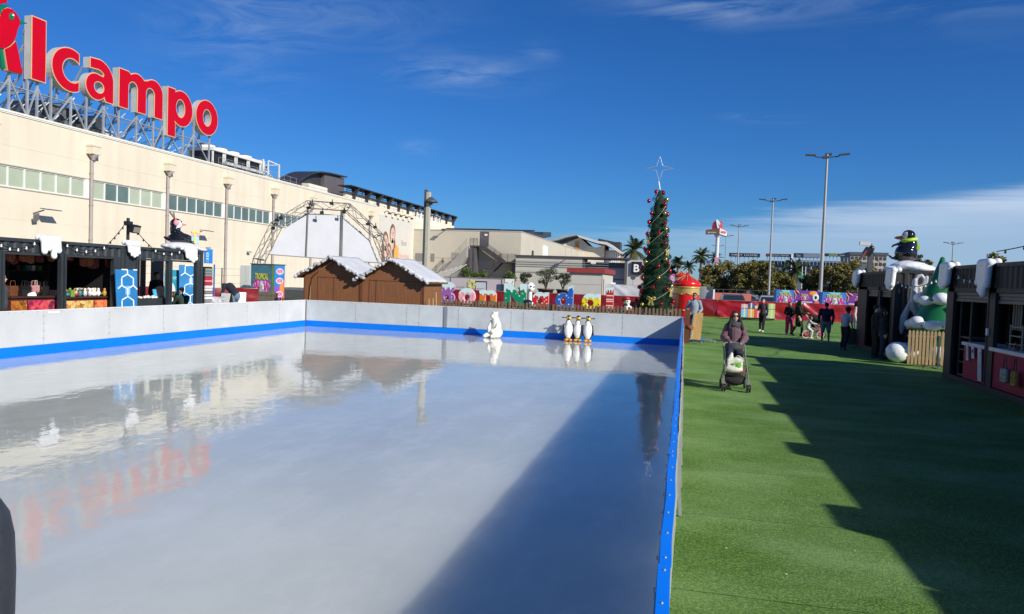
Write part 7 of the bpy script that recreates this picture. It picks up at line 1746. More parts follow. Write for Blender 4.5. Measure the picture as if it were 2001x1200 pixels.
# ------------------------------------------------------------------ WOW banner fence
BY2 = 56.0
a = at(1512, 580, y=BY2); b = at(1600, 580, y=BY2); c_ = at(1700, 580, y=BY2); zt = at(1560, 568, y=BY2).z; zb = .95
for k, (x0, x1) in enumerate(((a.x, b.x), (b.x+.02, c_.x+.6))):
    O_ = (x0, BY2, 0); zt = at(1560 if k == 0 else 1650, 567.5 if k == 0 else 572, y=BY2).z
    t = thing('park_banner', ('colourful WOW park banner above the red fence behind the woman in pink trousers', 'colourful WOW park banner above the red fence next to the shuttered container')[k], 'banner', O_)
    W_b = x1-x0; mb = MB(O_); mb.bx(x0, x1, BY2, BY2+.03, zb, zt); mb.build('panel', g_pur, t)
    for j in range(5): mb = MB(O_); mb.cyl((x0+W_b*(j+.02)/4.1, BY2+.07, 0), (x0+W_b*(j+.02)/4.1, BY2+.07, zt+.1), .03, n=6); mb.build('post', steel, t)
    H_b = zt-zb; hh = H_b
    mb = MB(O_); mb.bx(x0+.02, x0+W_b*.46, BY2-.012, BY2-.004, zb+.02, zt-.01); mb.build('blue_field', g_blue, t)
    mb = MB(O_); mb.prism([(x0+.02, BY2-.014, zb+.02), (x0+W_b*.05, BY2-.014, zb+.02), (x0+W_b*.06, BY2-.014, zt-.02), (x0+.02, BY2-.014, zt-.02)], (0, -.003, 0)); mb.build('navy_field', M('print_navy', (.01, .05, .20), .5, .3, 2), t)
    mb = MB(O_); mb.prism([(x0+W_b*.16, BY2-.016, zt-.02), (x0+W_b*.36, BY2-.016, zt-.02), (x0+W_b*.34, BY2-.016, zt-.16), (x0+W_b*.20, BY2-.016, zt-.14)], (0, -.003, 0)); mb.build('cyan_sweep', g_cyan, t)
    wow(t, O_, (x0+W_b*.07, BY2-.02, zb+.02), (1, 0, 0), W_b*.38, H_b*.97)
    wow(t, O_, (x0+W_b*.58, BY2-.006, zb+H_b*.32), (1, 0, 0), W_b*.22, H_b*.55)
    mb = MB(O_); mb.bx(x0+W_b*.50, x0+W_b*.86, BY2-.012, BY2-.006, zb+H_b*.28, zb+H_b*.33); mb.ball((x0+W_b*.93, BY2-.01, zb+H_b*.60), (.22, .012, .26), 14); mb.build('white_print', g_wht, t)
    mb = MB(O_); mb.ball((x0+W_b*.935, BY2-.026, zb+H_b*.60), (.09, .01, .13), 12); mb.build('dark_print', g_blk, t)
    mb = MB(O_); mb.tube([(x0+W_b*.44, BY2-.01, zt-.03), (x0+W_b*.49, BY2-.01, zt-.3), (x0+W_b*.48, BY2-.01, zt-.6)], .035, 6); mb.tube([(x0+W_b*.50, BY2-.01, zt-.04), (x0+W_b*.56, BY2-.01, zt-.2)], .05, 6)
    for u in (.52, .66, .80): mb.ball((x0+W_b*u, BY2-.005, zb+.10), (.16, .012, .08), 10)
    mb.ball((x0+W_b*.87, BY2-.005, zt-.18), (.28, .012, .16), 12); mb.build('orange_print', g_org, t)
    mb = MB(O_); mb.ball((x0+W_b*.74, BY2-.008, zb+.2), (.3, .012, .08), 12); mb.ball((x0+W_b*.96, BY2-.008, zb+H_b*.2), (.2, .012, .25), 12); mb.build('coral_print', g_coral, t)
# ------------------------------------------------------------------ parking behind: cars
def car(label, x, y, rz, col, body='suv', grp=None, simple=False):
    t = thing('parked_car', label, 'car', (x, y, 0), rz, grp); paint = M('car_paint_'+'_'.join('%03d' % int(c*100) for c in col), col, .25, .05, 1, coat=.8, metal=.2)
    L_, W_2, H_ = (4.4, .9, 1.62) if body == 'suv' else (4.3, .87, 1.45)
    # front looks to -y
    side = [(-L_/2, .42), (-L_/2-.02, .72), (-L_/2+.12, .88), (-L_/2+.95, 1.0), (-L_/2+1.55, H_-.08), (-L_/2+2.0, H_), (L_/2-.8, H_-.03), (L_/2-.25, H_-.4), (L_/2-.02, .95), (L_/2, .45), (L_/2-.1, .28), (-L_/2+.1, .26)]
    n = len(side); vs = []
    cols_ = ((-1, .0), (-.94, .0), (.94, 0), (1, 0))
    for (f, ins) in ((-1, .0), (1, .0)):
        for (y_, z) in side:
            w_ = W_2*(1 if z < 1.02 else 1-.2*(z-1.02)/(H_-1.02)); w_ *= (.93 if abs(y_) > L_/2-.15 else 1)
            vs.append((f*w_, y_, z))
    mb = MB(); mb.add(vs, [tuple(range(n-1, -1, -1)), tuple(range(n, 2*n))]+[(i, (i+1) % n, n+(i+1) % n, n+i) for i in range(n)], False); b_ = mb.build('body', paint, t, bevel=.05)
    gm = M('car_glass', (.02, .03, .035), .06, .1, 1, spec=.8); mb = MB()
    w0, w1 = W_2*.86, W_2*.74; y0_, y1_ = -L_/2+.98, -L_/2+1.55
    off = Vector((0, -.02, .02)); mb.prism([Vector((-w0, y0_, 1.02))+off, Vector((w0, y0_, 1.02))+off, Vector((w1, y1_-.03, H_-.12))+off, Vector((-w1, y1_-.03, H_-.12))+off], (0, -.008, .006)); mb.build('windscreen', gm, t)
    mb = MB()
    for s in (-1, 1): mb.prism([(s*(W_2*.985), y0_+.3, 1.04), (s*(W_2*.985), L_/2-.6, 1.04), (s*(W_2*.84), L_/2-.95, H_-.14), (s*(W_2*.84), y1_+.2, H_-.14)], (s*.01, 0, .0))
    mb.build('side_windows', gm, t)
    mb = MB(); mb.box((0, -L_/2-.02, .66), (.9, .05, .16)); mb.box((0, -L_/2-.03, .38), (1.3, .05, .14)); mb.build('grille', black, t)
    for s in (-1, 1):
        mb = MB(); mb.box((s*.68, -L_/2+.03, .74), (.34, .12, .14), rz=-s*.25); mb.build('headlight', M('headlight_glass', (.55, .58, .6), .1), t)
        mb = MB(); mb.box((s*(W_2+.09), y0_+.25, 1.05), (.16, .1, .12)); mb.build('wing_mirror', paint, t)
        for y_ in (-L_/2+.85, L_/2-.8):
            mb = MB(); mb.cyl((s*(W_2-.2), y_, .33), (s*(W_2+.01), y_, .33), .33, n=18); wh = mb.build('wheel', M('tyre', (.015, .015, .016), .8), t)
            mb = MB(); mb.cyl((s*(W_2+.0), y_, .33), (s*(W_2+.02), y_, .33), .2, n=12); mb.build('rim', steel, wh)
    mb = MB(); mb.bar((-.7, -L_/2+2.2, H_+.03), (-.7, L_/2-1, H_+.02), .03); mb.bar((.7, -L_/2+2.2, H_+.03), (.7, L_/2-1, H_+.02), .03); mb.build('roof_rails', dsteel, t)
    mb = MB(); mb.box((0, -L_/2-.05, .5), (.5, .01, .11)); mb.build('number_plate', white, t)
    return t
c0 = at(1433, 590, y=60); car('dark grey SUV facing the turf behind the far red fence', c0.x, 61, R(3), (.06, .085, .09))
c0 = at(1500, 590, y=58); car('white SUV facing the turf left of the WOW banner', c0.x+.4, 60, R(-4), (.62, .64, .63))
pks = [at(px, 572, y=yy_) for px, yy_ in ((1400, 84), (1420, 86), (1447, 85), (1466, 86), (1523, 86), (1548, 84), (1572, 86), (1596, 86), (1625, 84), (1650, 85), (1672, 86), (1690, 84))]
for k, q in enumerate(pks):
    y = (84, 86, 85, 86, 86, 84, 86, 86, 84, 85, 86, 84)[k]; col = ((.6, .6, .6), (.5, .52, .53), (.05, .05, .06), (.3, .31, .32), (.1, .1, .11), (.6, .61, .6), (.07, .08, .1), (.4, .4, .4), (.62, .6, .58), (.06, .06, .07), (.12, .12, .13), (.5, .5, .5))[k]
    car('far parked car under the trees, %s' % ('silver, above the grey tarpaulin', 'pale, right of the tarpaulin', 'black, behind the dark SUV', 'grey, between the two SUVs', 'dark, above the first WOW logo', 'white, behind the woman with long hair', 'black, mid banner', 'grey, left of the tall lamp post', 'white, right of the tall lamp post', 'black, above the second WOW logo', 'dark grey, near the container', 'silver, nearest the container')[k], q.x, y, R(90 if k % 3 else 70), col, 'sedan', 'cars parked under the trees')
# salmon coloured hoarding & low rails
a = at(1393, 580, y=66); b = at(1468, 580, y=66); mb = MB(); mb.bx(0, b.x-a.x, 0, .08, 0, at(1430, 573, y=66).z); o = mb.build('salmon_hoarding', M('salmon', (.58, .16, .12), .7, .06, .5)); o.location = (a.x, 66, 0); tag(o, 'salmon red hoarding behind the dark grey SUV', 'hoarding')
rl_ = thing('car_park_rail', 'grey rail fence along the car park behind the salmon hoarding', 'fence', (10, 80, 0)); mb = MB((10, 80, 0))
for i in range(26): mb.cyl((0+i*1.3, 80, 0), (0+i*1.3, 80, 1.9), .03, n=5)
for z in (1.0, 1.9): mb.bar((-1, 80, z), (34, 80, z), .05)
mb.build('rails', dsteel, rl_)

# ------------------------------------------------------------------ tall lamp posts
def tall_lamp(label, px, py, y, grp='tall double arm lamp posts'):
    q = at(px, py, y=y); t = thing('street_lamp', label, 'street lamp', (q.x, y, 0), R(random.uniform(-12, 12)), grp); h = q.z
    mb = MB(); mb.tube([(0, 0, 0), (0, 0, h*.5), (0, 0, h-.1)], [.17, .13, .085], 10); mb.build('pole', M('pole_galv', (.33, .34, .34), .5, .1, 1, metal=.3), t)
    for s in (-1, 1):
        mb = MB(); mb.tube([(0, 0, h-.35), (s*.8, 0, h-.30), (s*.95, 0, h-.2)], .05, 6); mb.build('arm', dsteel, t)
        mb = MB(); mb.box((s*1.25, 0, h-.14), (.8, .32, .12), ry=-s*.08); mb.build('lamp_head', dsteel, t)
    for c_2 in ((.1, .5, h-.02), (-.15, -.45, h-.42)): mb = MB(); mb.box(c_2, (.5, .45, .14)); mb.build('lamp_head', dsteel, t)
    return t
tall_lamp('tallest lamp post with a cluster of flat lamp heads, right of the row', 1617, 299, 64)
tall_lamp('second tall lamp post, left of the tallest one, rising over the trees', 1511, 387.5, 96)
tall_lamp('third lamp post above the FIRST HOME sign', 1445, 439, 140)
tall_lamp('small far lamp post left of the FIRST HOME sign', 1419.5, 459, 180)
tall_lamp('small far lamp post between the palms and the red bird totem', 1384.5, 491.5, 230)
tall_lamp('far lamp post above the containers at the right', 1863, 473, 150)
tall_lamp('tiny far lamp post right of the decorated tree', 1333, 503, 260)
tall_lamp('far lamp post crossing the totem pole', 1403, 478.5, 205)

# ------------------------------------------------------------------ roadside totem
TYY = 150.; q = at(1402, 470, y=TYY); T = thing('roadside_totem', 'tall white roadside totem with a bird emblem and two angled sign boxes', 'sign', (q.x, TYY, 0)); O_ = (q.x, TYY, 0)
def tq(px, py): return at(px, py, y=TYY)
mb = MB(O_); mb.cyl((q.x, TYY, 0), (q.x, TYY, tq(1402, 458).z), .36, n=14); mb.cyl((q.x, TYY, tq(1402, 463).z), (q.x, TYY, tq(1402, 457).z), .5, .8, n=14); mb.build('column', M('totem_white', (.62, .62, .62), .5, .05, 1), T)
a, b, c = tq(1379, 450), tq(1406, 448), tq(1421, 452); hz = tq(1400, 447).z-tq(1400, 457).z
mb = MB(O_); mb.prism([(a.x, TYY-1.2, a.z), (b.x, TYY-1.2, b.z+.15), (b.x, TYY-1.2, b.z-hz), (a.x, TYY-1.2, a.z-hz+.15)], (0, 1.0, 0)); bx_ = mb.build('sign_box', M('totem_brown', (.14, .07, .05), .5, .1, 1), T)
mb = MB(O_); mb.prism([(b.x+.02, TYY-1.2, b.z+.15), (c.x, TYY+.8, c.z), (c.x, TYY+.8, c.z-hz+.1), (b.x+.02, TYY-1.2, b.z-hz)], (-.3, .9, 0)); bx2 = mb.build('sign_box', M('totem_white', 0), T)
mb = MB(O_); dv = Vector((c.x-b.x, 2, 0)); mb.text('lcampo', Vector((b.x+.25, TYY-1.2+.12, b.z-hz*.75)), dv, (0, 0, 1), hz*.55, bold=.03, width=dv.length*.72, depth=.06); mb.build('lettering', red, bx2)
mb = MB(O_); mb.text('gasolinera', (a.x+.4, TYY-1.22, a.z-hz*.6), (1, 0, 0), (0, 0, 1), hz*.3, width=(b.x-a.x)*.6); mb.build('lettering', white, bx_)
mb = MB(O_); c0 = tq(1398, 440); mb.prism([tq(*p_)-Vector((0, .2, 0)) for p_ in ((1391, 448), (1393, 436), (1398, 431), (1404, 431), (1406, 436), (1403, 440), (1403, 447))], (0, .4, 0)); mb.build('bird_emblem', M('totem_darkred', (.22, .01, .02), .5), T)
mb = MB(O_); mb.prism([tq(*p_)-Vector((0, .3, 0)) for p_ in ((1399, 430), (1403, 429.5), (1408, 438), (1406, 440), (1403, 436), (1405, 447), (1402, 447), (1400, 437))], (0, .6, 0)); mb.build('bird_outline', white, T)
mb = MB(O_); mb.prism([tq(*p_) for p_ in ((1391, 441), (1397, 441.5), (1400, 448), (1393, 448))], (0, .3, 0)); mb.build('green_stripe', green, T)
mb = MB(O_); mb.prism([tq(*p_)+Vector((0, .8, 0)) for p_ in ((1405, 449), (1408, 431), (1411, 431), (1413, 449))], (0, .4, 0)); mb.build('red_letter', M('totem_red', (.6, .08, .08), .5), T)
a, b = tq(1396.5, 503), tq(1404, 512); mb = MB(O_); mb.bx(a.x, b.x, TYY-.5, TYY-.4, b.z, a.z); mb.build('pink_panel', M('totem_pink', (.60, .25, .38), .5, .1, 2), T)
q = at(1384, 515, y=140); t = thing('road_sign', 'small blue and orange road sign below the totem', 'sign', (q.x, 140, 0)); mb = MB(); mb.cyl((0, 0, 0), (0, 0, q.z+.4), .06); mb.build('post', steel, t); mb = MB(); mb.bx(-.35, .35, -.1, -.06, q.z, q.z+.5); mb.build('blue_plate', M('plate_blue', (.03, .08, .35), .5), t); mb = MB(); mb.bx(-.35, .35, -.1, -.06, q.z-.45, q.z-.03); mb.build('orange_plate', g_org, t)

# ------------------------------------------------------------------ furniture store with roof signs
FYR = 210.
FB = thing('retail_building', 'long dark blue grey retail building with sign boards on its roof behind the trees', 'building', (32, FYR, 0)); O_ = (32, FYR, 0)
a = at(1488, 509, y=FYR); b = at(1700, 512, y=FYR); mb = MB(O_); mb.bx(a.x, b.x, FYR, FYR+30, 0, a.z); mb.build('walls', M('retail_bluegrey', (.085, .115, .15), .6, .08, .1), FB)
for p0, p1, py0, py1 in ((1511, 1540, 513, 521), (1573, 1627, 514, 533)):
    A_ = at(p0, py0, y=FYR); B_ = at(p1, py1, y=FYR); mb = MB(O_); mb.bx(A_.x, B_.x, FYR-.3, FYR-.1, B_.z, A_.z); mb.build('dark_panel', M('retail_navy', (.012, .02, .05), .4), FB)
A_ = at(1553, 510, y=FYR); B_ = at(1700, 510, y=FYR); mb = MB(O_); mb.bx(A_.x, B_.x, FYR-.2, FYR+.1, a.z+.1, a.z+.3); mb.build('roof_edge', dsteel, FB)
navb = M('board_navy', (.008, .014, .035), .5, .1, .5)
def roofboard(label, p0, p1, py0, py1, segs, txt=None, tc_=(.42, .42, .44)):
    A_ = at(p0, py0, y=FYR-2); B_ = at(p1, py1, y=FYR-2); t = thing('roof_sign_board', label, 'sign', (A_.x, FYR-2, 0), group='sign boards on the retail roof'); O_ = (A_.x, FYR-2, 0)
    mb = MB(O_); mb.bx(A_.x, B_.x, FYR-2, FYR-1.6, B_.z, A_.z); mb.build('board', navb, t)
    mb = MB(O_); n = 7
    for i in range(n): x = A_.x+(B_.x-A_.x)*(i+.5)/n; mb.bar((x, FYR-1.5, a.z-1), (x, FYR-1.5, A_.z), .15)
    mb.build('supports', steel, t)
    for (f0, f1, c) in segs: mb = MB(O_); mb.bx(A_.x+(B_.x-A_.x)*f0, A_.x+(B_.x-A_.x)*f1, FYR-2.06, FYR-2.01, B_.z+.1, A_.z-.1); mb.build('colour_field', M('field_%d_%d' % (p0, int(f0*100)), c, .5), t)
    if txt: mb = MB(O_); hh = A_.z-B_.z; mb.text(txt[0], (A_.x+(B_.x-A_.x)*txt[1], FYR-2.1, B_.z+hh*.28), (1, 0, 0), (0, 0, 1), hh*.42, width=(B_.x-A_.x)*txt[2], bold=.01); mb.build('lettering', M('board_lettering', tc_, .5), t)
    return t
roofboard('navy roof board with the pale words FIRST HOME', 1425, 1485, 494, 503, [], ('FIRST HOME', .08, .84))
roofboard('narrow dark roof board with small pale and red lettering left of the white mast', 1497, 1545, 495.5, 502.5, [(.03, .12, (.25, .01, .02))], ('OUTLET CENTER', .22, .7))
roofboard('roof board, navy at the left and grey at the right', 1551.5, 1601.5, 494.5, 504.5, [(.37, .98, (.16, .20, .26))], ('Casa', .1, .16))
roofboard('dark roof board with an olive green middle field right of the tall lamp post', 1612, 1661, 495, 502, [(.15, .52, (.14, .20, .06))], ('muebles', .58, .2))
t = thing('sign_mast', 'white and black mast between the roof boards', 'mast', (at(1546, 520, y=200).x, 200, 0)); A_ = at(1544, 497, y=200); B_ = at(1549, 497, y=200); mb = MB((at(1546, 520, y=200).x, 200, 0)); mb.bx(A_.x, (A_.x+B_.x)/2, 200, 200.5, 0, A_.z); mb.build('black_side', black, t); mb = MB((at(1546, 520, y=200).x, 200, 0)); mb.bx((A_.x+B_.x)/2, B_.x, 200, 200.5, 0, A_.z); mb.build('white_side', white, t)
# pale office block far right
OB = thing('office_block', 'far beige office block with rows of small windows between the trees and the floodlight mast', 'building', (at(1690, 520, y=330).x, 330, 0)); O_ = (at(1690, 520, y=330).x, 330, 0)
A_ = at(1662, 499, y=330); B_ = at(1733, 501, y=330); mb = MB(O_); mb.bx(A_.x, B_.x, 330, 350, 0, A_.z+.2); mb.build('walls', M('office_beige', (.42, .36, .29), .8, .1, .1), OB)
mb = MB(O_); mb.bx(A_.x-.5, B_.x+.5, 329.5, 350, A_.z+.2, A_.z+1.4); mb.build('roof_edge', M('office_dark', (.06, .07, .09), .6), OB)
for j in range(3):
    for i in range(9): x = A_.x+(B_.x-A_.x)*(i+.3)/9; mb = MB(O_); mb.bx(x, x+.9, 329.8, 329.98, A_.z-1.6-j*2.4, A_.z-.4-j*2.4); mb.build('window', M('office_window', (.05, .06, .08), .2), OB)

# ------------------------------------------------------------------ trees
lg = [leafmat('leaf_green', (.11, .125, .022)), leafmat('leaf_yellowish', (.22, .19, .035)), leafmat('leaf_brownish', (.17, .11, .035)), leafmat('leaf_deep', (.05, .065, .018))]
def broad(px, pt_, y, wpx, label, seed, n=1500, mats=lg, group='broad trees behind the car park', zb=.3, lsz=.15):
    q = at(px, pt_, y=y); w_ = (at(px+wpx/2, pt_, y=y).x-at(px-wpx/2, pt_, y=y).x)/2; H_ = q.z
    t = thing('broadleaf_tree', label, 'tree', (q.x, y, 0), group=group); rn = random.Random(seed); cs = []
    for k in range(26):
        a_ = rn.uniform(0, 2*PI); f = rn.random()**.6; z = zb+(H_-zb)*rn.uniform(.05, .9); tap = math.sqrt(max(.1, 1-((z-zb-(H_-zb)*.3)/((H_-zb)*.72))**2))
        r = rn.uniform(.26, .42)*w_; cs.append(((w_*.78*f*tap*math.cos(a_), w_*.78*f*tap*math.sin(a_), min(z, H_-r*.7)), (r, r, r*.75)))
    mb = MB(); mb.tube([(0, 0, 0), (.05, 0, H_*.25), (0, 0, H_*.6)], [.2, .15, .07], 7)
    for c, r in cs[:7]: mb.tube([(0, 0, H_*.2), (c[0]*.5, c[1]*.5, (H_*.25+c[2])/2), c], [.1, .06, .025], 5)
    mb.build('trunk', bark, t); leaves('crown', cs, n, lsz, mats, t, seed+100); return t
spec = [(1372, 520, 104, 34, 'left end of the row, below the totem'), (1398, 512, 110, 46, 'left of the FIRST HOME sign'), (1425, 508, 112, 48, 'under the first half of the FIRST HOME sign'), (1452, 505, 108, 50, 'under the second half of the FIRST HOME sign'), (1480, 508, 112, 46, 'right of the third lamp post'), (1502, 510, 106, 44, 'at the second tall lamp post'), (1524, 526, 110, 40, 'lower, left of the gap'), (1545, 538, 108, 30, 'lowest, in the gap left of the palm'),
        (1583, 532, 112, 30, 'low, right of the gap'), (1600, 520, 110, 40, 'left of the tallest lamp post'), (1626, 512, 108, 44, 'right of the tallest lamp post'), (1652, 508, 112, 46, 'under the olive roof board'), (1678, 500, 106, 44, 'left of the floodlight mast'), (1702, 506, 110, 40, 'at the floodlight mast')]
for k, (px, py, y, w_, where) in enumerate(spec): broad(px, py, y, w_*1.4, 'dense yellow green tree, '+where, 200+k, n=5200)
broad(1335, 536, 118, 46, 'low tree right of the decorated tree', 240, 2600); broad(1318, 545, 112, 30, 'low bush like tree beside the decorated tree', 241, 1600)
lg2 = [lg[0], lg[1], lg[3]]
broad(1793, 492, 60, 34, 'feathery tree behind the scarf penguin', 250, 900, lg2, 'trees behind the right containers', 2.2, .12); broad(1815, 500, 62, 30, 'feathery tree left of the green fir tip', 251, 800, lg2, 'trees behind the right containers', 2.2, .12)
broad(1857, 505, 60, 26, 'small tree top left of the far lamp post behind the right container', 252, 500, lg2, 'trees behind the right containers', 2.4, .12); broad(1952, 487, 55, 66, 'wider tree behind the pink counter container near the right edge', 253, 1200, lg2, 'trees behind the right containers', 2.2, .12); broad(2010, 498, 56, 40, 'tree cut by the right edge of the picture', 254, 700, lg2, 'trees behind the right containers', 2.2, .12)
# palms
palmm = [leafmat('palm_green', (.045, .065, .025)), leafmat('palm_dry', (.085, .085, .04))]
def palm(px, py, y, rad, label, seed, trunkw=.28, group='palm trees', n=34, stiff=1.):
    q = at(px, py, y=y); H_ = q.z-rad*.55; t = thing('palm_tree', label, 'palm tree', (q.x, y, 0), group=group); rn = random.Random(seed)
    mb = MB(); k_ = 9; mb.tube([(0, 0, H_*i/k_) for i in range(k_+1)], [trunkw*(1.15 if i == 0 else 1-.25*i/k_+(.08 if i % 2 else 0)) for i in range(k_+1)], 9); mb.build('trunk', M('palm_bark', (.12, .085, .06), .9, .3, 5), t)
    mb = MB()
    for i in range(n):
        a_ = i*2.39996; el = R(rn.uniform(-35, 80)); L_ = rad*rn.uniform(.85, 1.1); p = Vector((0, 0, H_)); d = Vector((math.cos(a_)*math.cos(el), math.sin(a_)*math.cos(el), math.sin(el))); seg = 7; mb.mi = 1 if el < 0 else 0
        for s in range(seg):
            q2 = p+d*L_/seg; sd_ = d.cross(Vector((0, 0, 1))).normalized(); ll = L_*.30*math.sin(PI*(s+1.2)/(seg+1.6))
            for si in (-1, 1):
                for u in (.15, .55, .9):
                    b0_ = p.lerp(q2, u); tip = b0_+sd_*si*ll+d*ll*.55-Vector((0, 0, ll*.35)); mb.add([b0_, b0_+d*.07*rad, tip], [(0, 1, 2)])
            mb.cyl(p, q2, .02*rad, n=4, cap=False); p = q2; d = (d-Vector((0, 0, .17/stiff))).normalized()
    mb.build('fronds', palmm, t); return t
palm(1240, 474, 150, 2.9, 'large palm behind the grey block left of the decorated tree', 1, .4)
palm(1325, 505, 135, 1.5, 'slim palm just right of the decorated tree', 2, .22); palm(1347, 514, 140, 1.4, 'short palm above the red dome', 3, .22); palm(1371, 490, 125, 1.7, 'tallest slim palm left of the totem', 4, .24); palm(1399, 497, 190, 1.9, 'palm behind the totem pole', 5, .24); palm(1312, 520, 128, 1.5, 'palm touching the right side of the decorated tree', 6, .22)
palm(1556, 513, 160, 3.0, 'broad palm in the gap between the trees', 7, .4); palm(1530, 521, 165, 2.4, 'dark palm left of the white mast', 8, .35)
# more distant built skyline: low walls right of the wing
mb = MB(); mb.bx(-6, 4, 0, .5, 0, 3.0); o = mb.build('street_wall', M('wall_grey_far', (.30, .30, .29), .8, .1, .3)); o.location = (at(1300, 560, y=125).x, 125, 0); tag(o, 'low grey wall behind the decorated tree and the white tarpaulin', 'wall')
t = thing('round_road_sign', 'round dark road sign left of the decorated tree', 'sign', (at(1237, 542, y=90).x, 90, 0)); z_ = at(1237, 542, y=90).z; mb = MB(); mb.cyl((0, -.05, z_), (0, 0, z_), .32, n=18); mb.build('disc', M('sign_dark', (.08, .09, .10), .5), t); mb = MB(); mb.cyl((0, .03, 0), (0, .03, z_), .04); mb.build('post', steel, t)
t = thing('flag_post_group', 'green road gantry sign on white posts in the gap between the trees', 'sign', (at(1567, 545, y=125).x, 125, 0)); z_ = at(1567, 539, y=125).z; mb = MB(); mb.bx(-.6, .9, -.1, 0, z_-.35, z_+.1); mb.build('green_plate', M('gantry_green', (.02, .25, .10), .5), t); mb = MB()
for x in (0, .5, 1.3): mb.cyl((x, .06, 0), (x, .06, z_+1.5), .05, n=6)
mb.build('posts', white, t)
for k, (px, y) in enumerate(((1228, 75), (1450, 75), (1530, 78))): pass
# ------------------------------------------------------------------ people
skin = M('skin_light', (.55, .33, .23), .5, .08, 12); skin_d = M('skin_brown', (.20, .105, .065), .5, .08, 12)
hair_b = M('hair_black', (.009, .008, .008), .75, .3, 14, stretch=(6, 6, 1)); hair_br = M('hair_brown', (.06, .032, .018), .5, .3, 14)
def fab(n_, c_, v=.15): return M('fabric_'+n_, c_, .9, v, 9, bump=.25, bscale=26)
BASE = dict(pel=(0, 0, .93), wai=(0, 0, 1.08), che=(0, 0, 1.27), nec=(0, .01, 1.44), hed=(0, -.015, 1.57),
 sa=(-.17, 0, 1.38), ea=(-.22, .02, 1.10), wa=(-.23, -.04, .86), sb=(.17, 0, 1.38), eb=(.22, .02, 1.10), wb=(.23, -.04, .86),
 ha=(-.09, 0, .90), ka=(-.10, -.02, .49), aa=(-.10, .02, .09), ta=(-.11, -.15, .03), hb=(.09, 0, .90), kb=(.10, -.02, .49), ab=(.10, .02, .09), tb=(.11, -.15, .03))
def person(label, loc, rz=0, h=1.7, pose=None, sk=skin, hair=('short', hair_b), top=None, legs=None, shoes=None, face=True, wide=1., vox=.011, top_len=.0, sleeve='long', leg_to='ankle', seated=False, turn=0, cat='person'):
    J = {k: Vector(v) for k, v in BASE.items()}
    for k, v in (pose or {}).items(): J[k] = Vector(v)
    t = thing('person', label, cat, loc, rz); s = h/1.70
    def C(a, b, ra, rb): return ('c', J[a] if isinstance(a, str) else a, J[b] if isinstance(b, str) else b, ra, rb)
    up = (J['nec']-J['pel']).normalized(); hd = J['hed']; hr = Matrix.Rotation(turn, 3, 'Z')
    def Hh(x, y, z): return hd+hr @ Vector((x, y, z))
    def sv(e):
        if isinstance(e, (Vector, tuple)): return tuple(q*s for q in e)
        if isinstance(e, list): return [sv(q) for q in e]
        return e*s if isinstance(e, (float, int)) else e
    sc = lambda L: [(p[0],)+tuple(sv(e) for e in p[1:]) for p in L]
    body = [('e', Hh(0, .01, .045), (.076, .096, .085)), ('e', Hh(0, -.025, -.02), (.062, .072, .085)), ('e', Hh(0, -.045, -.075), (.035, .035, .03)), ('e', Hh(0, -.098, -.005), (.013, .022, .022)), ('e', Hh(-.078, .01, .0), (.012, .02, .03)), ('e', Hh(.078, .01, .0), (.012, .02, .03)), ('e', Hh(0, -.086, -.052), (.024, .012, .010)),
     ('c', J['nec'], hd-Vector((0, -.01, .04)), .052, .048), ('c', J['wai'], J['che'], .105*wide, .125*wide), ('c', J['pel'], J['wai'], .125*wide, .105*wide), ('c', J['che'], J['nec'], .115, .055), ('c', J['sa'], J['sb'], .058, .058)]
    for q in 'ab':
        body += [C('s'+q, 'e'+q, .050*wide, .040), C('e'+q, 'w'+q, .038, .026), C('h'+q, 'k'+q, .085*wide, .055), C('k'+q, 'a'+q, .052, .036), ('c', J['a'+q]-Vector((0, 0, .03)), J['t'+q], .036, .028), ('c', J['a'+q]-Vector((0, 0, .03)), J['a'+q]+Vector((0, .05, -.055)), .035, .032)]
        W_ = J['w'+q]; d = (W_-J['e'+q]).normalized(); sgn = -1 if q == 'a' else 1
        lat = d.cross(Vector((0, 1, 0))); lat = lat.normalized() if lat.length > .3 else Vector((1, 0, 0)); lat2 = Vector((0, -1, 0))
        body.append(('c', W_, W_+d*.075, .027, .034))
        wd = (Vector((0, -1, 0))-d*d.dot(Vector((0, -1, 0)))); wd = wd.normalized() if wd.length > .2 else Vector((1, 0, 0)); nin = d.cross(wd)*(-sgn)
        for k, (o_, ln) in enumerate(((-.026, .052), (-.009, .066), (.009, .070), (.026, .060))):
            b0_ = W_+d*.085+wd*o_; m0 = b0_+d*ln*.55+nin*.008; body += [('c', b0_, m0, .0105, .0095), ('c', m0, m0+d*ln*.40+nin*.020, .0095, .008)]
        b0_ = W_+d*.035+wd*.028; body += [('c', b0_, b0_+wd*.026+d*.028, .012, .0105), ('c', b0_+wd*.026+d*.028, b0_+wd*.030+d*.056+nin*.010, .0105, .009)]
    blob('body', sc(body), vox*s, sk, t, 1)
    if face:
        for x in (-.03, .03):
            mb = MB(); c = Hh(x, -.085, .022)*s; mb.ball(c, (.011*s, .008*s, .007*s), 8); mb.build('eye', M('eye_dark', (.03, .02, .02), .3), t)
            mb = MB(); mb.tube([Hh(x-.018, -.088, .040)*s, Hh(x, -.094, .046)*s, Hh(x+.018, -.088, .040)*s], .004*s, 5); mb.build('eyebrow', hair[1] or hair_b, t)
        mb = MB(); mb.ball(Hh(0, -.095, -.052)*s, (.022*s, .008*s, .007*s), 8); mb.build('lips', M('lips', (.42, .12, .10), .5), t)
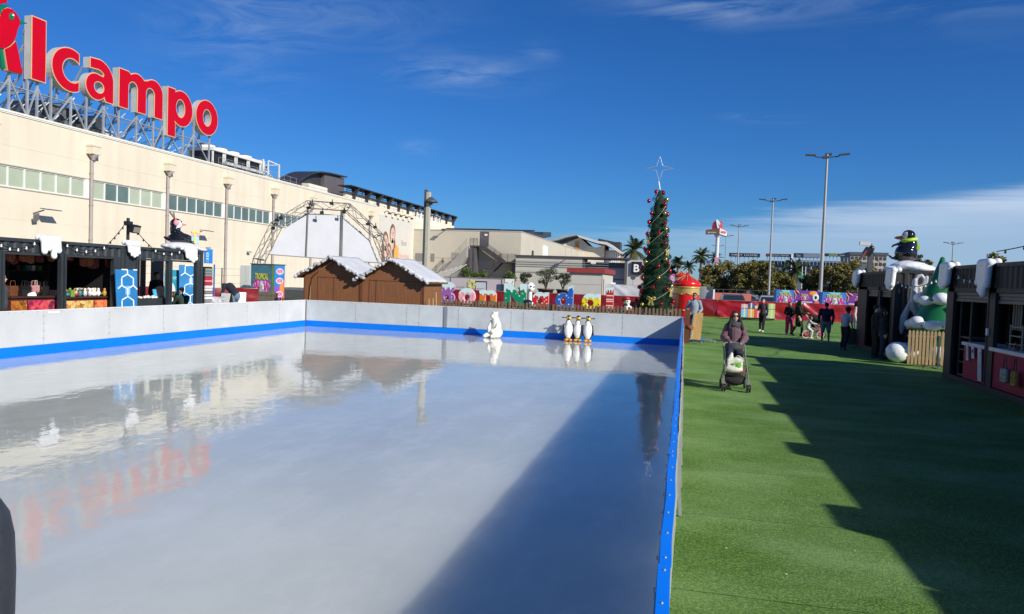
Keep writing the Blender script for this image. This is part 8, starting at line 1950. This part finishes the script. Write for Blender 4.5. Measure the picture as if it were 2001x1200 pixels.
    if top:
        g = .016; P = [('c', J['wai'], J['che'], .122*wide+g, .138*wide+g), ('c', J['pel']+up*.02, J['wai'], .130*wide+g, .118*wide+g), ('c', J['che'], J['nec']-up*.015, .128, .07), ('c', J['sa'], J['sb'], .068, .068)]
        if top_len: P += [('c', J['pel']-Vector((0, 0, top_len*.5)), J['pel'], .15*wide+g, .14*wide+g), ('c', J['pel']-Vector((0, 0, top_len)), J['pel'], .17*wide, .14*wide+g)]
        for q in 'ab':
            if sleeve == 'long': P += [C('s'+q, 'e'+q, .066*wide, .056), C('e'+q, 'w'+q, .055, .042)]
            elif sleeve == 'puff': P += [C('s'+q, 'e'+q, .066*wide, .078), C('e'+q, 'w'+q, .082, .05), ('e', J['e'+q].lerp(J['w'+q], .35), (.082, .085, .088))]
            else: P += [('c', J['s'+q], J['s'+q].lerp(J['e'+q], .6), .066*wide, .062)]
        blob('top', sc(P), vox*s, top, t, 2)
    if legs:
        P = [('c', J['pel']+Vector((0, 0, .02)), J['pel']-Vector((0, 0, .03)), .135*wide, .135*wide), ('c', J['ha'], J['hb'], .10*wide, .10*wide)]
        for q in 'ab':
            P.append(C('h'+q, 'k'+q, .105*wide, .075*(1.25 if leg_to == 'wide' else 1)))
            if leg_to in ('ankle', 'wide'): P.append(('c', J['k'+q], J['k'+q].lerp(J['a'+q], .93), .073*(1.25 if leg_to == 'wide' else 1), .055*(1.35 if leg_to == 'wide' else 1)))
        blob('trousers' if leg_to != 'short' else 'shorts', sc(P), vox*s, legs, t, 2)
    if shoes:
        for q in 'ab':
            A_ = J['a'+q]; T_ = J['t'+q]
            P = [('c', A_-Vector((0, 0, .035)), T_, .045, .038), ('c', A_-Vector((0, 0, .04)), A_+Vector((0, .045, -.05)), .045, .038), ('e', T_.lerp(A_-Vector((0, 0, .05)), .3), (.045, .06, .03))]
            if shoes[1] == 'boot': P.append(('c', A_-Vector((0, 0, .03)), A_.lerp(J['k'+q], .75), .048, .062))
            blob('shoe' if shoes[1] != 'boot' else 'boot', sc(P), vox*s, shoes[0], t, 1)
    kind, hm = hair
    if kind:
        P = [('e', Hh(0, .028, .062), (.086, .094, .082)), ('e', Hh(0, -.03, .098), (.064, .05, .035))]
        if kind == 'curly': P += [('e', Hh(.07*math.cos(a_), .03+.07*math.sin(a_), .06+.04*math.sin(a_*3)), (.05, .05, .06)) for a_ in (0, .8, 1.6, 2.4, 3.1)]+[('e', Hh(0, .02, .12), (.08, .08, .05))]
        if kind == 'bob': P += [('e', Hh(0, .05, -.01), (.085, .065, .10)), ('e', Hh(-.075, .01, -.02), (.025, .045, .09)), ('e', Hh(.075, .01, -.02), (.025, .045, .09))]
        if kind == 'long': P += [('e', Hh(0, .06, -.03), (.09, .06, .13)), ('k', [Hh(-.055, -.05, .085), Hh(-.088, -.03, .02), Hh(-.10, -.04, -.10), Hh(-.13, -.09, -.26)], [.026, .028, .040, .045]), ('k', [Hh(.055, -.05, .085), Hh(.088, -.03, .02), Hh(.11, -.03, -.10), Hh(.16, -.06, -.26)], [.026, .028, .044, .040]), ('c', Hh(0, .08, 0), Hh(0, .09, -.28), .07, .06), ('c', Hh(-.10, .02, -.15), Hh(-.13, .0, -.30), .04, .022), ('c', Hh(.12, .02, -.15), Hh(.17, .01, -.32), .045, .02)]
        if kind == 'cap': P += [('e', Hh(0, -.10, .07), (.06, .06, .012))]
        if kind == 'pony': P += [('c', Hh(0, .10, .06), Hh(0, .14, -.10), .035, .02)]
        blob('hair' if kind != 'cap' else 'cap', sc(P), vox*s, hm, t, 1)
    return t
# woman with the pushchair (walks towards the viewer, 16 m away)
WD = at(1436, 755, z=0); wx = at(1436, 640, y=16.9).x; WR = math.atan2(wx, 16.9)*-1
WM = person('woman in sunglasses, grey scarf and mauve knitted jumper pushing a pushchair', (wx, 16.95, .012), R(4), 1.66,
 pose=dict(sa=(-.155, 0, 1.36), ea=(-.235, -.03, 1.10), wa=(-.12, -.30, 1.0), sb=(.155, 0, 1.36), eb=(.235, -.03, 1.10), wb=(.12, -.30, 1.0), ka=(-.09, -.10, .50), aa=(-.09, -.02, .09), ta=(-.09, -.19, .04), kb=(.10, .0, .49), ab=(.10, .16, .12), tb=(.10, .02, .04)),
 hair=('long', hair_b), top=fab('mauve_knit', (.135, .075, .095), .25), legs=fab('black_trousers', (.012, .012, .016)), shoes=(black, 'shoe'), sleeve='puff', vox=.0085, wide=1.03, face=False)
s_ = 1.66/1.7
def wj(x, y, z): return (x*s_, y*s_, z*s_)
blob('scarf', [('k', [wj(.115*math.cos(a_), .0+.10*math.sin(a_), 1.405+.02*math.cos(a_*2)+.012*lv) for a_ in [i*PI/6 for i in range(13)]], [.048]*13) for lv in (0,)]+[('k', [wj(.10*math.cos(a_), -.01+.09*math.sin(a_), 1.44+.015*math.sin(a_*2)) for a_ in [i*PI/6 for i in range(13)]], [.032]*13), ('c', wj(-.05, -.10, 1.39), wj(.07, -.10, 1.34), .045, .04)], .009, fab('scarf_charcoal', (.05, .055, .055), .3), WM, 2)
mb = MB(); 
for x in (-.034, .034): mb.ball(wj(x, -.108, 1.588), (.029, .009, .022), 14)
mb.cyl(wj(-.012, -.112, 1.594), wj(.012, -.112, 1.594), .004, n=6); mb.cyl(wj(-.062, -.09, 1.594), wj(-.08, .0, 1.594), .003, n=6); mb.cyl(wj(.062, -.09, 1.594), wj(.08, .0, 1.594), .003, n=6); mb.build('sunglasses', M('sunglass_brown', (.03, .012, .008), .08), WM)
mb = MB(); mb.ball(wj(0, -.110, 1.515), (.022, .008, .008), 8); mb.build('lips', M('lips', (.42, .12, .10), .5), WM)
# pushchair
PCt = thing('pushchair', 'pushchair pushed by the woman in the mauve jumper', 'pushchair', (wx+.0, 16.35, .012), R(4))
PCt.scale = (.93, .93, .94)
wf_ = M('pram_frame_grey', (.19, .18, .18), .35, .1, 3); pf = fab('pram_brown', (.13, .045, .035), .2); pb = fab('pram_black', (.012, .012, .014), .2)
mb = MB()
mb.tube([(-.24, .30, 1.0), (-.235, .10, .78), (-.26, -.18, .42), (-.27, -.30, .28)], .016, 8); mb.tube([(.24, .30, 1.0), (.235, .10, .78), (.26, -.18, .42), (.27, -.30, .28)], .016, 8)
mb.tube([(-.24, .30, 1.0), (-.19, .33, 1.035), (0, .34, 1.045), (.19, .33, 1.035), (.24, .30, 1.0)], .018, 8)
mb.tube([(-.25, -.1, .52), (-.27, .25, .22)], .014, 8); mb.tube([(.25, -.1, .52), (.27, .25, .22)], .014, 8); mb.cyl((-.27, .25, .24), (.27, .25, .24), .012); mb.cyl((-.26, -.2, .4), (.26, -.2, .4), .010); mb.build('frame', wf_, PCt)
for sx in (-1, 1):
    for y_, dx_ in ((-.34, 0), (.27, .0)):
        for o_ in ((-.028, .028) if y_ < 0 else (0,)):
            r_ = .085 if y_ < 0 else .10
            mb = MB(); mb.tube([(sx*.27+o_, y_+r_*math.cos(i*PI/9), r_+.004+r_*.88*math.sin(i*PI/9)) for i in range(18)], .016, 8, True); wh = mb.build('wheel', M('tyre', 0), PCt)
            mb = MB(); mb.cyl((sx*.27+o_-.012, y_, r_), (sx*.27+o_+.012, y_, r_), .04, n=12); mb.build('hub', wf_, wh)
    mb = MB(); mb.bar((sx*.27, -.33, .10), (sx*.27, -.30, .30), .035); mb.box((sx*.27, -.35, .19), (.085, .05, .035)); mb.build('front_fork', wf_, PCt)
blob('seat', [('e', (0, .02, .55), (.20, .20, .07)), ('c', (-.14, .14, .6), (-.15, .24, .92), .06, .05), ('c', (.14, .14, .6), (.15, .24, .92), .06, .05), ('e', (0, .22, .78), (.19, .06, .20))], .02, pb, PCt, 2)
blob('canopy', [('e', (0, .18, .95), (.205, .18, .11)), ('e', (0, .22, .86), (.21, .12, .10))], .018, fab('canopy_charcoal', (.045, .05, .055), .25), PCt, 2)
blob('footmuff', [('e', (0, -.13, .50), (.225, .15, .075)), ('e', (0, -.23, .44), (.21, .10, .08))], .018, pf, PCt, 2)
blob('basket', [('b', (0, .0, .24), (.44, .42, .16)), ('e', (0, -.16, .22), (.22, .12, .10))], .02, pb, PCt, 2)
blob('dark_blanket', [('e', (-.12, .10, .88), (.10, .12, .11)), ('e', (-.14, .0, .78), (.08, .09, .12)), ('e', (.10, .03, .84), (.11, .08, .06))], .016, fab('navy_blanket', (.012, .018, .045), .2), PCt, 2)
bagm = M('bag_white_cotton', (.62, .61, .54), .8, .08, 5, bump=.5, bscale=10)
BG = thing('carrier_bag', 'white carrier bag with a green print hanging on the front of the pushchair', 'bag', (wx-.02, 16.08, .42), R(4)); BG.scale = (.95, .95, .82)
blob('bag_body', [('b', (0, 0, .18), (.33, .12, .30)), ('e', (-.02, -.02, .08), (.20, .09, .10)), ('c', (-.10, .03, .30), (-.07, .05, .46), .07, .035), ('e', (.05, .0, .30), (.13, .07, .09))], .014, bagm, BG, 3)
mb = MB(); mb.tube([(.02, -.03, .40), (.06, -.05, .43), (.15, -.05, .36), (.18, -.05, .29), (.15, -.05, .27), (.09, -.05, .31)], .011, 6); mb.build('handle', bagm, BG)
mb = MB(); rn = random.Random(6)
for k in range(9): c = Vector((.05+rn.uniform(-.07, .07), -.088-.0015*k, .20+rn.uniform(-.06, .06))); r = rn.uniform(.03, .055); mb.prism([c+Vector((r*math.cos(i)*(1 if i % 2 else .55), 0, r*math.sin(i)*(1 if i % 2 else .55))) for i in range(6)], (0, -.002, 0))
mb.build('green_print', M('print_leafgreen', (.16, .48, .05), .6, .25, 14), BG)
# walkers on the turf
def loc(px, py, lift=.012): q = at(px, py, z=0); return (q.x, q.y, lift)
def hgt(px, py_top, l): return at(px, py_top, y=l[1]).z
l = loc(1489, 649); person('person in black top and leggings walking in front of the gift boxes', l, R(-20), hgt(1490, 584, l)/1.0, pose=dict(ka=(-.12, .06, .50), aa=(-.16, .22, .12), ta=(-.18, .08, .03), kb=(.08, -.12, .50), ab=(.08, -.14, .09), tb=(.08, -.32, .04), ea=(-.24, .02, 1.10), wa=(-.18, -.2, 1.05)), hair=('short', hair_br), top=fab('black_print', (.035, .025, .03), .5), legs=fab('black_leggings', (.010, .010, .014)), shoes=(M('shoe_pale', (.5, .5, .48), .6), 'shoe'))
l = loc(1541, 655); person('woman in a black jumper and bright pink trousers facing the viewer', l, R(10), hgt(1541, 590, l), pose=dict(ea=(-.24, .02, 1.12), wa=(-.12, -.14, 1.0), eb=(.24, .02, 1.12), wb=(.12, -.14, 1.0), kb=(.13, -.05, .49), ab=(.16, .03, .09), tb=(.18, -.14, .03)), hair=('bob', hair_br), top=fab('black_jumper', (.012, .012, .014)), legs=fab('pink_trousers', (.50, .02, .12)), shoes=(M('shoe_white', (.65, .65, .63), .6), 'shoe'), leg_to='wide')
l = loc(1560, 657); PW = person('woman with very long black hair in a black coat and boots', l, R(75), hgt(1562, 587, l), pose=dict(ea=(-.20, -.08, 1.12), wa=(-.16, -.34, 1.10), eb=(.22, -.02, 1.10), wb=(.18, -.22, 1.0), ka=(-.09, -.16, .50), aa=(-.09, -.14, .09), ta=(-.09, -.31, .04), kb=(.09, .12, .50), ab=(.09, .34, .13), tb=(.09, .22, .03)), hair=('long', hair_b), top=fab('black_coat', (.010, .011, .010)), legs=None, shoes=(black, 'boot'), top_len=.34)
hs2 = hgt(1562, 587, l)/1.7; blob('long_hair', [('c', (0, .08*hs2, 1.55*hs2), (.0, .14*hs2, 1.10*hs2), .08, .10), ('e', (0, .12*hs2, 1.3*hs2), (.12, .09, .22))], .014, hair_b, PW, 1)
l = loc(1612, 672); person('broad man in a dark navy jumper and grey shorts seen from behind', l, R(175), hgt(1612, 592, l), pose=dict(sa=(-.20, 0, 1.38), sb=(.20, 0, 1.38), ea=(-.28, .0, 1.12), eb=(.28, .0, 1.12), wa=(-.26, -.06, .90), wb=(.26, -.06, .90), ka=(-.12, -.02, .49), kb=(.12, -.02, .49), aa=(-.13, .02, .09), ab=(.13, .02, .09), ta=(-.14, -.15, .03), tb=(.14, -.15, .03)), sk=skin_d, hair=('short', hair_b), top=fab('navy_jumper', (.010, .011, .035)), legs=fab('grey_shorts', (.16, .18, .21)), leg_to='short', shoes=(M('shoe_grey', (.35, .37, .38), .6), 'shoe'), wide=1.32)
l = loc(1650, 684); person('child with curly black hair in a pale t-shirt and dark trousers leaning forward', l, R(140), hgt(1655, 601, l), pose=dict(nec=(0, -.10, 1.42), che=(0, -.06, 1.26), hed=(0, -.16, 1.55), sa=(-.16, -.08, 1.36), sb=(.16, -.08, 1.36), ea=(-.20, -.08, 1.08), eb=(.20, -.08, 1.08), wa=(-.19, -.18, .86), wb=(.19, -.18, .86), kb=(.10, -.06, .5), ab=(.12, .05, .09), tb=(.12, -.12, .03), ka=(-.12, .10, .5), aa=(-.16, .34, .10), ta=(-.16, .2, .03)), sk=skin_d, hair=('curly', hair_b), top=fab('pale_tshirt', (.40, .43, .50)), legs=fab('dark_trousers', (.012, .014, .022)), shoes=(M('shoe_mid', (.2, .2, .22), .6), 'shoe'), sleeve='short')
l = loc(1672, 662); person('person in a pale pink jumper and washed blue jeans beside the shuttered container', l, R(60), hgt(1676, 589, l), hair=('long', hair_b), top=fab('pale_pink_jumper', (.62, .40, .42)), legs=fab('washed_jeans', (.28, .42, .48)), shoes=(black, 'shoe'), leg_to='wide')
# child on the little bike and the pram behind it
l = loc(1583, 662); l = (l[0], l[1], .012); CH = person('small child in white sitting on a pink balance bike', (l[0]-.12, l[1], .012), R(100), 1.02, pose=dict(pel=(0, 0, .80), wai=(0, -.03, .95), che=(0, -.10, 1.16), nec=(0, -.16, 1.34), hed=(0, -.20, 1.52), sa=(-.16, -.12, 1.28), sb=(.16, -.12, 1.28), ea=(-.22, -.30, 1.14), eb=(.22, -.30, 1.14), wa=(-.2, -.52, 1.12), wb=(.2, -.52, 1.12), ha=(-.10, 0, .78), hb=(.10, 0, .78), ka=(-.15, -.30, .55), kb=(.15, -.30, .55), aa=(-.16, -.22, .10), ab=(.16, -.28, .10), ta=(-.16, -.38, .04), tb=(.16, -.44, .04)), hair=('bob', hair_br), top=fab('white_child_top', (.55, .55, .53)), legs=fab('white_child_legs', (.6, .56, .55)), shoes=(M('shoe_white', 0), 'shoe'), wide=1.05)
BK = thing('balance_bike', 'small pink and white balance bike under the child in white', 'bicycle', (l[0]+.02, l[1], .012), R(100)); pk_ = M('bike_pink', (.62, .04, .14), .35, .05, 3)
for y_ in (-.42, .22):
    mb = MB(); mb.tube([(0, y_+.155*math.cos(i*PI/11), .175+.155*math.sin(i*PI/11)) for i in range(22)], .02, 7, True); wh = mb.build('wheel', M('tyre_pink', (.66, .45, .48), .6), BK); mb = MB()
    for i in range(8): mb.cyl((0, y_, .175), (0, y_+.14*math.cos(i*PI/4), .175+.14*math.sin(i*PI/4)), .006, n=4)
    mb.cyl((-.02, y_, .175), (.02, y_, .175), .05, n=10); mb.build('spokes', pk_, wh)
mb = MB(); mb.tube([(0, .22, .175), (0, .02, .32), (0, -.30, .46), (0, -.34, .55)], .022, 7); mb.tube([(0, -.42, .175), (0, -.34, .5), (0, -.30, .62)], .018, 7); mb.tube([(0, .02, .32), (0, .08, .46)], .02, 7); mb.build('frame', pk_, BK)
mb = MB(); mb.cyl((-.17, -.29, .62), (.17, -.29, .62), .014); mb.build('handlebar', white, BK); mb = MB(); mb.ball((0, .1, .48), (.07, .13, .03)); mb.build('saddle', black, BK)
l = loc(1597, 661); P2_ = thing('pushchair', 'black hooded pushchair with a white frame behind the child on the bike', 'pushchair', (l[0], l[1]+.5, .012), R(80))
mb = MB()
for sx in (-.22, .22): mb.tube([(sx, .45, .98), (sx, .1, .62), (sx, -.3, .22)], .02, 7); mb.tube([(sx, .0, .52), (sx, .28, .14)], .018, 7)
mb.tube([(-.22, .45, .98), (0, .48, 1.02), (.22, .45, .98)], .018, 7); mb.build('frame', wf_, P2_)
blob('hood', [('e', (0, .05, .86), (.24, .30, .17)), ('e', (0, -.12, .78), (.22, .16, .14))], .02, pb, P2_, 2); blob('seat', [('e', (0, .0, .55), (.2, .26, .12)), ('e', (0, .12, .7), (.2, .12, .2))], .02, pb, P2_, 2); blob('basket', [('b', (0, .05, .26), (.38, .4, .14))], .02, fab('basket_grey', (.12, .13, .13)), P2_, 2)
for sx in (-.22, .22):
    for y_ in (-.32, .3): mb = MB(); mb.tube([(sx, y_+.10*math.cos(i*PI/8), .115+.10*math.sin(i*PI/8)) for i in range(16)], .018, 6, True); mb.build('wheel', M('tyre', 0), P2_)
# man at the stand
q = at(1357, 612, y=30.6); person('bearded man in a grey blue jumper and dark glasses standing behind the pine panel', (q.x-.02, 30.5, .012), R(-8), at(1356, 573, y=30.5).z, pose=dict(ea=(-.27, .0, 1.12), wa=(-.12, -.24, 1.0), eb=(.26, .02, 1.12), wb=(.20, -.18, .98)), sk=M('skin_tan', (.34, .19, .125), .5), hair=('short', hair_b), top=fab('greyblue_jumper', (.24, .29, .35)), legs=fab('dark_trousers', 0), shoes=(black, 'shoe'), wide=1.12)
GM = bpy.data.objects.get('person'); gm_ = kids(COL.objects[-1].parent)[0].parent if COL.objects[-1].parent else None
s2 = at(1356, 573, y=30.5).z/1.7; mb = MB(); 
for x in (-.032, .032): mb.ball((x*s2, -.105*s2, 1.592*s2), (.027, .009, .019), 10)
mb.build('sunglasses', black, gm_); mb = MB(); mb.ball((0, -.068*s2, 1.495*s2), (.052, .045, .048), 12); mb.build('beard', hair_b, gm_)
# people at the shuttered container (deep shade)
for k, (px, py, pt_, rz_, lab, tc2, kid_) in enumerate(((1708, 700, 597, 95, 'person in black at the counter of the shuttered container, left one in the shade', (.010, .010, .012), 0), (1722, 702, 604, 80, 'person with long hair and dark blue trousers at the shuttered container', (.02, .018, .02), 1), (1731, 700, 600, 110, 'person in a grey top deeper in the doorway of the shuttered container', (.12, .11, .11), 2))):
    q = at(px, py, z=0); x_ = min(q.x, RX-.38); l = (x_-.0, q.y-.0, .012); person(lab, l, R(rz_), min(1.78, max(1.5, at(px, pt_, y=q.y).z)), hair=('short' if k != 1 else 'long', hair_b), top=fab('shade_top%d' % k, tc2), legs=fab('shade_jeans%d' % k, (.02, .03, .06) if k else (.012, .012, .014)), shoes=(black, 'shoe'))
# people by the left containers
q = at(306, 560, x=CX-1.55); zt = at(306, 532, x=CX-1.55).z; person('dark haired man in a black top standing inside the see through stall', (CX-1.55, q.y, 0), R(75), zt, hair=('short', hair_b), top=fab('black_top', (.008, .008, .010)), legs=fab('black_trousers', 0), shoes=(black, 'shoe'))
SP = dict(pel=(0, .12, .55), wai=(0, .08, .72), che=(0, .0, .92), nec=(0, -.06, 1.10), hed=(0, -.10, 1.24), sa=(-.19, -.02, 1.02), sb=(.19, -.02, 1.02), ea=(-.24, -.18, .80), eb=(.24, -.18, .80), wa=(-.14, -.36, .78), wb=(.14, -.36, .78), ha=(-.10, .10, .52), hb=(.10, .10, .52), ka=(-.20, -.30, .55), kb=(.24, -.28, .55), aa=(-.18, -.30, .10), ab=(.22, -.32, .10), ta=(-.18, -.46, .03), tb=(.22, -.48, .03))
zt = at(356, 573, x=CX-1.0).z; person('man in dark green sitting with his back to the rink', (CX-1.0, at(357, 580, x=CX-1.0).y, max(0, zt-1.36*1.05)), R(-115), 1.78, pose=SP, hair=('short', hair_b), top=fab('dark_green', (.018, .045, .028)), legs=fab('dark_green_trousers', (.014, .034, .022)), shoes=(black, 'shoe'), wide=1.12)
person('seated person in black bending over the table beside the man in green', (CX-1.5, at(345, 585, x=CX-1.5).y, max(0, zt-1.36*1.05)-.08), R(-60), 1.66, pose=SP, hair=('bob', hair_br), top=fab('black_top', 0), legs=fab('black_trousers', 0), shoes=(black, 'shoe'))
for k, px in enumerate((357, 345)):
    t = thing('stool', ('stool under the man in green', 'stool under the seated person in black')[k], 'stool', (CX-(1.0, 1.5)[k]+(.05, .0)[k], at(px, 580, x=CX-1.0).y, 0)); mb = MB(); mb.cyl((0, 0, .5), (0, 0, .56), .2); mb.build('seat', dsteel, t)
    for i in range(4): mb = MB(); mb.bar((.13*math.cos(i*PI/2), .13*math.sin(i*PI/2), .5), (.18*math.cos(i*PI/2), .18*math.sin(i*PI/2), 0), .025); mb.build('leg', dsteel, t)
yb_ = 24.9; qb = at(442, 575, y=yb_+.2); BP2 = dict(pel=(0, .08, .95), wai=(0, -.02, 1.12), che=(0, -.22, 1.28), nec=(0, -.38, 1.35), hed=(0, -.50, 1.27), sa=(-.18, -.32, 1.30), sb=(.18, -.32, 1.30), ea=(-.22, -.36, 1.04), eb=(.22, -.38, 1.04), wa=(-.12, -.50, .90), wb=(.14, -.52, .90))
qb = at(458, 580, y=28); person('person in a dark navy jacket and jeans bending over a board', (qb.x, 28, .0), R(-95), 1.9, pose=BP2, hair=('short', hair_b), top=fab('navy_jacket', (.012, .016, .03)), legs=fab('blue_jeans', (.12, .19, .27)), shoes=(black, 'shoe'), wide=1.1)
qb = at(424, 590, y=25.4); mb = MB(); mb.box((0, 0, .55), (.34, .06, 1.1), rx=.1); o = mb.build('leaning_board', M('board_mixed', (.5, .5, .55), .6, .6, 6)); o.location = (qb.x, 25.4, 0); o.rotation_euler = (0, 0, R(20)); tag(o, 'pale patterned board the bending person leans over', 'board')
q = at(5, 560, x=CX-.45); zt = at(5, 533, x=CX-.45).z; person('seller in dark grey clothes at the left edge beside the first craft counter', (CX-.5, at(2, 560, x=CX-.5).y, 0), R(120), max(1.6, min(1.85, zt)), hair=('short', hair_b), top=fab('dark_grey', (.05, .055, .06)), legs=fab('grey_trousers', (.06, .065, .07)), shoes=(black, 'shoe'), wide=1.1)
# ------------------------------------------------------------------ something near the viewer throwing the soft shadow at the lower edge: a camera operator's pole stays out
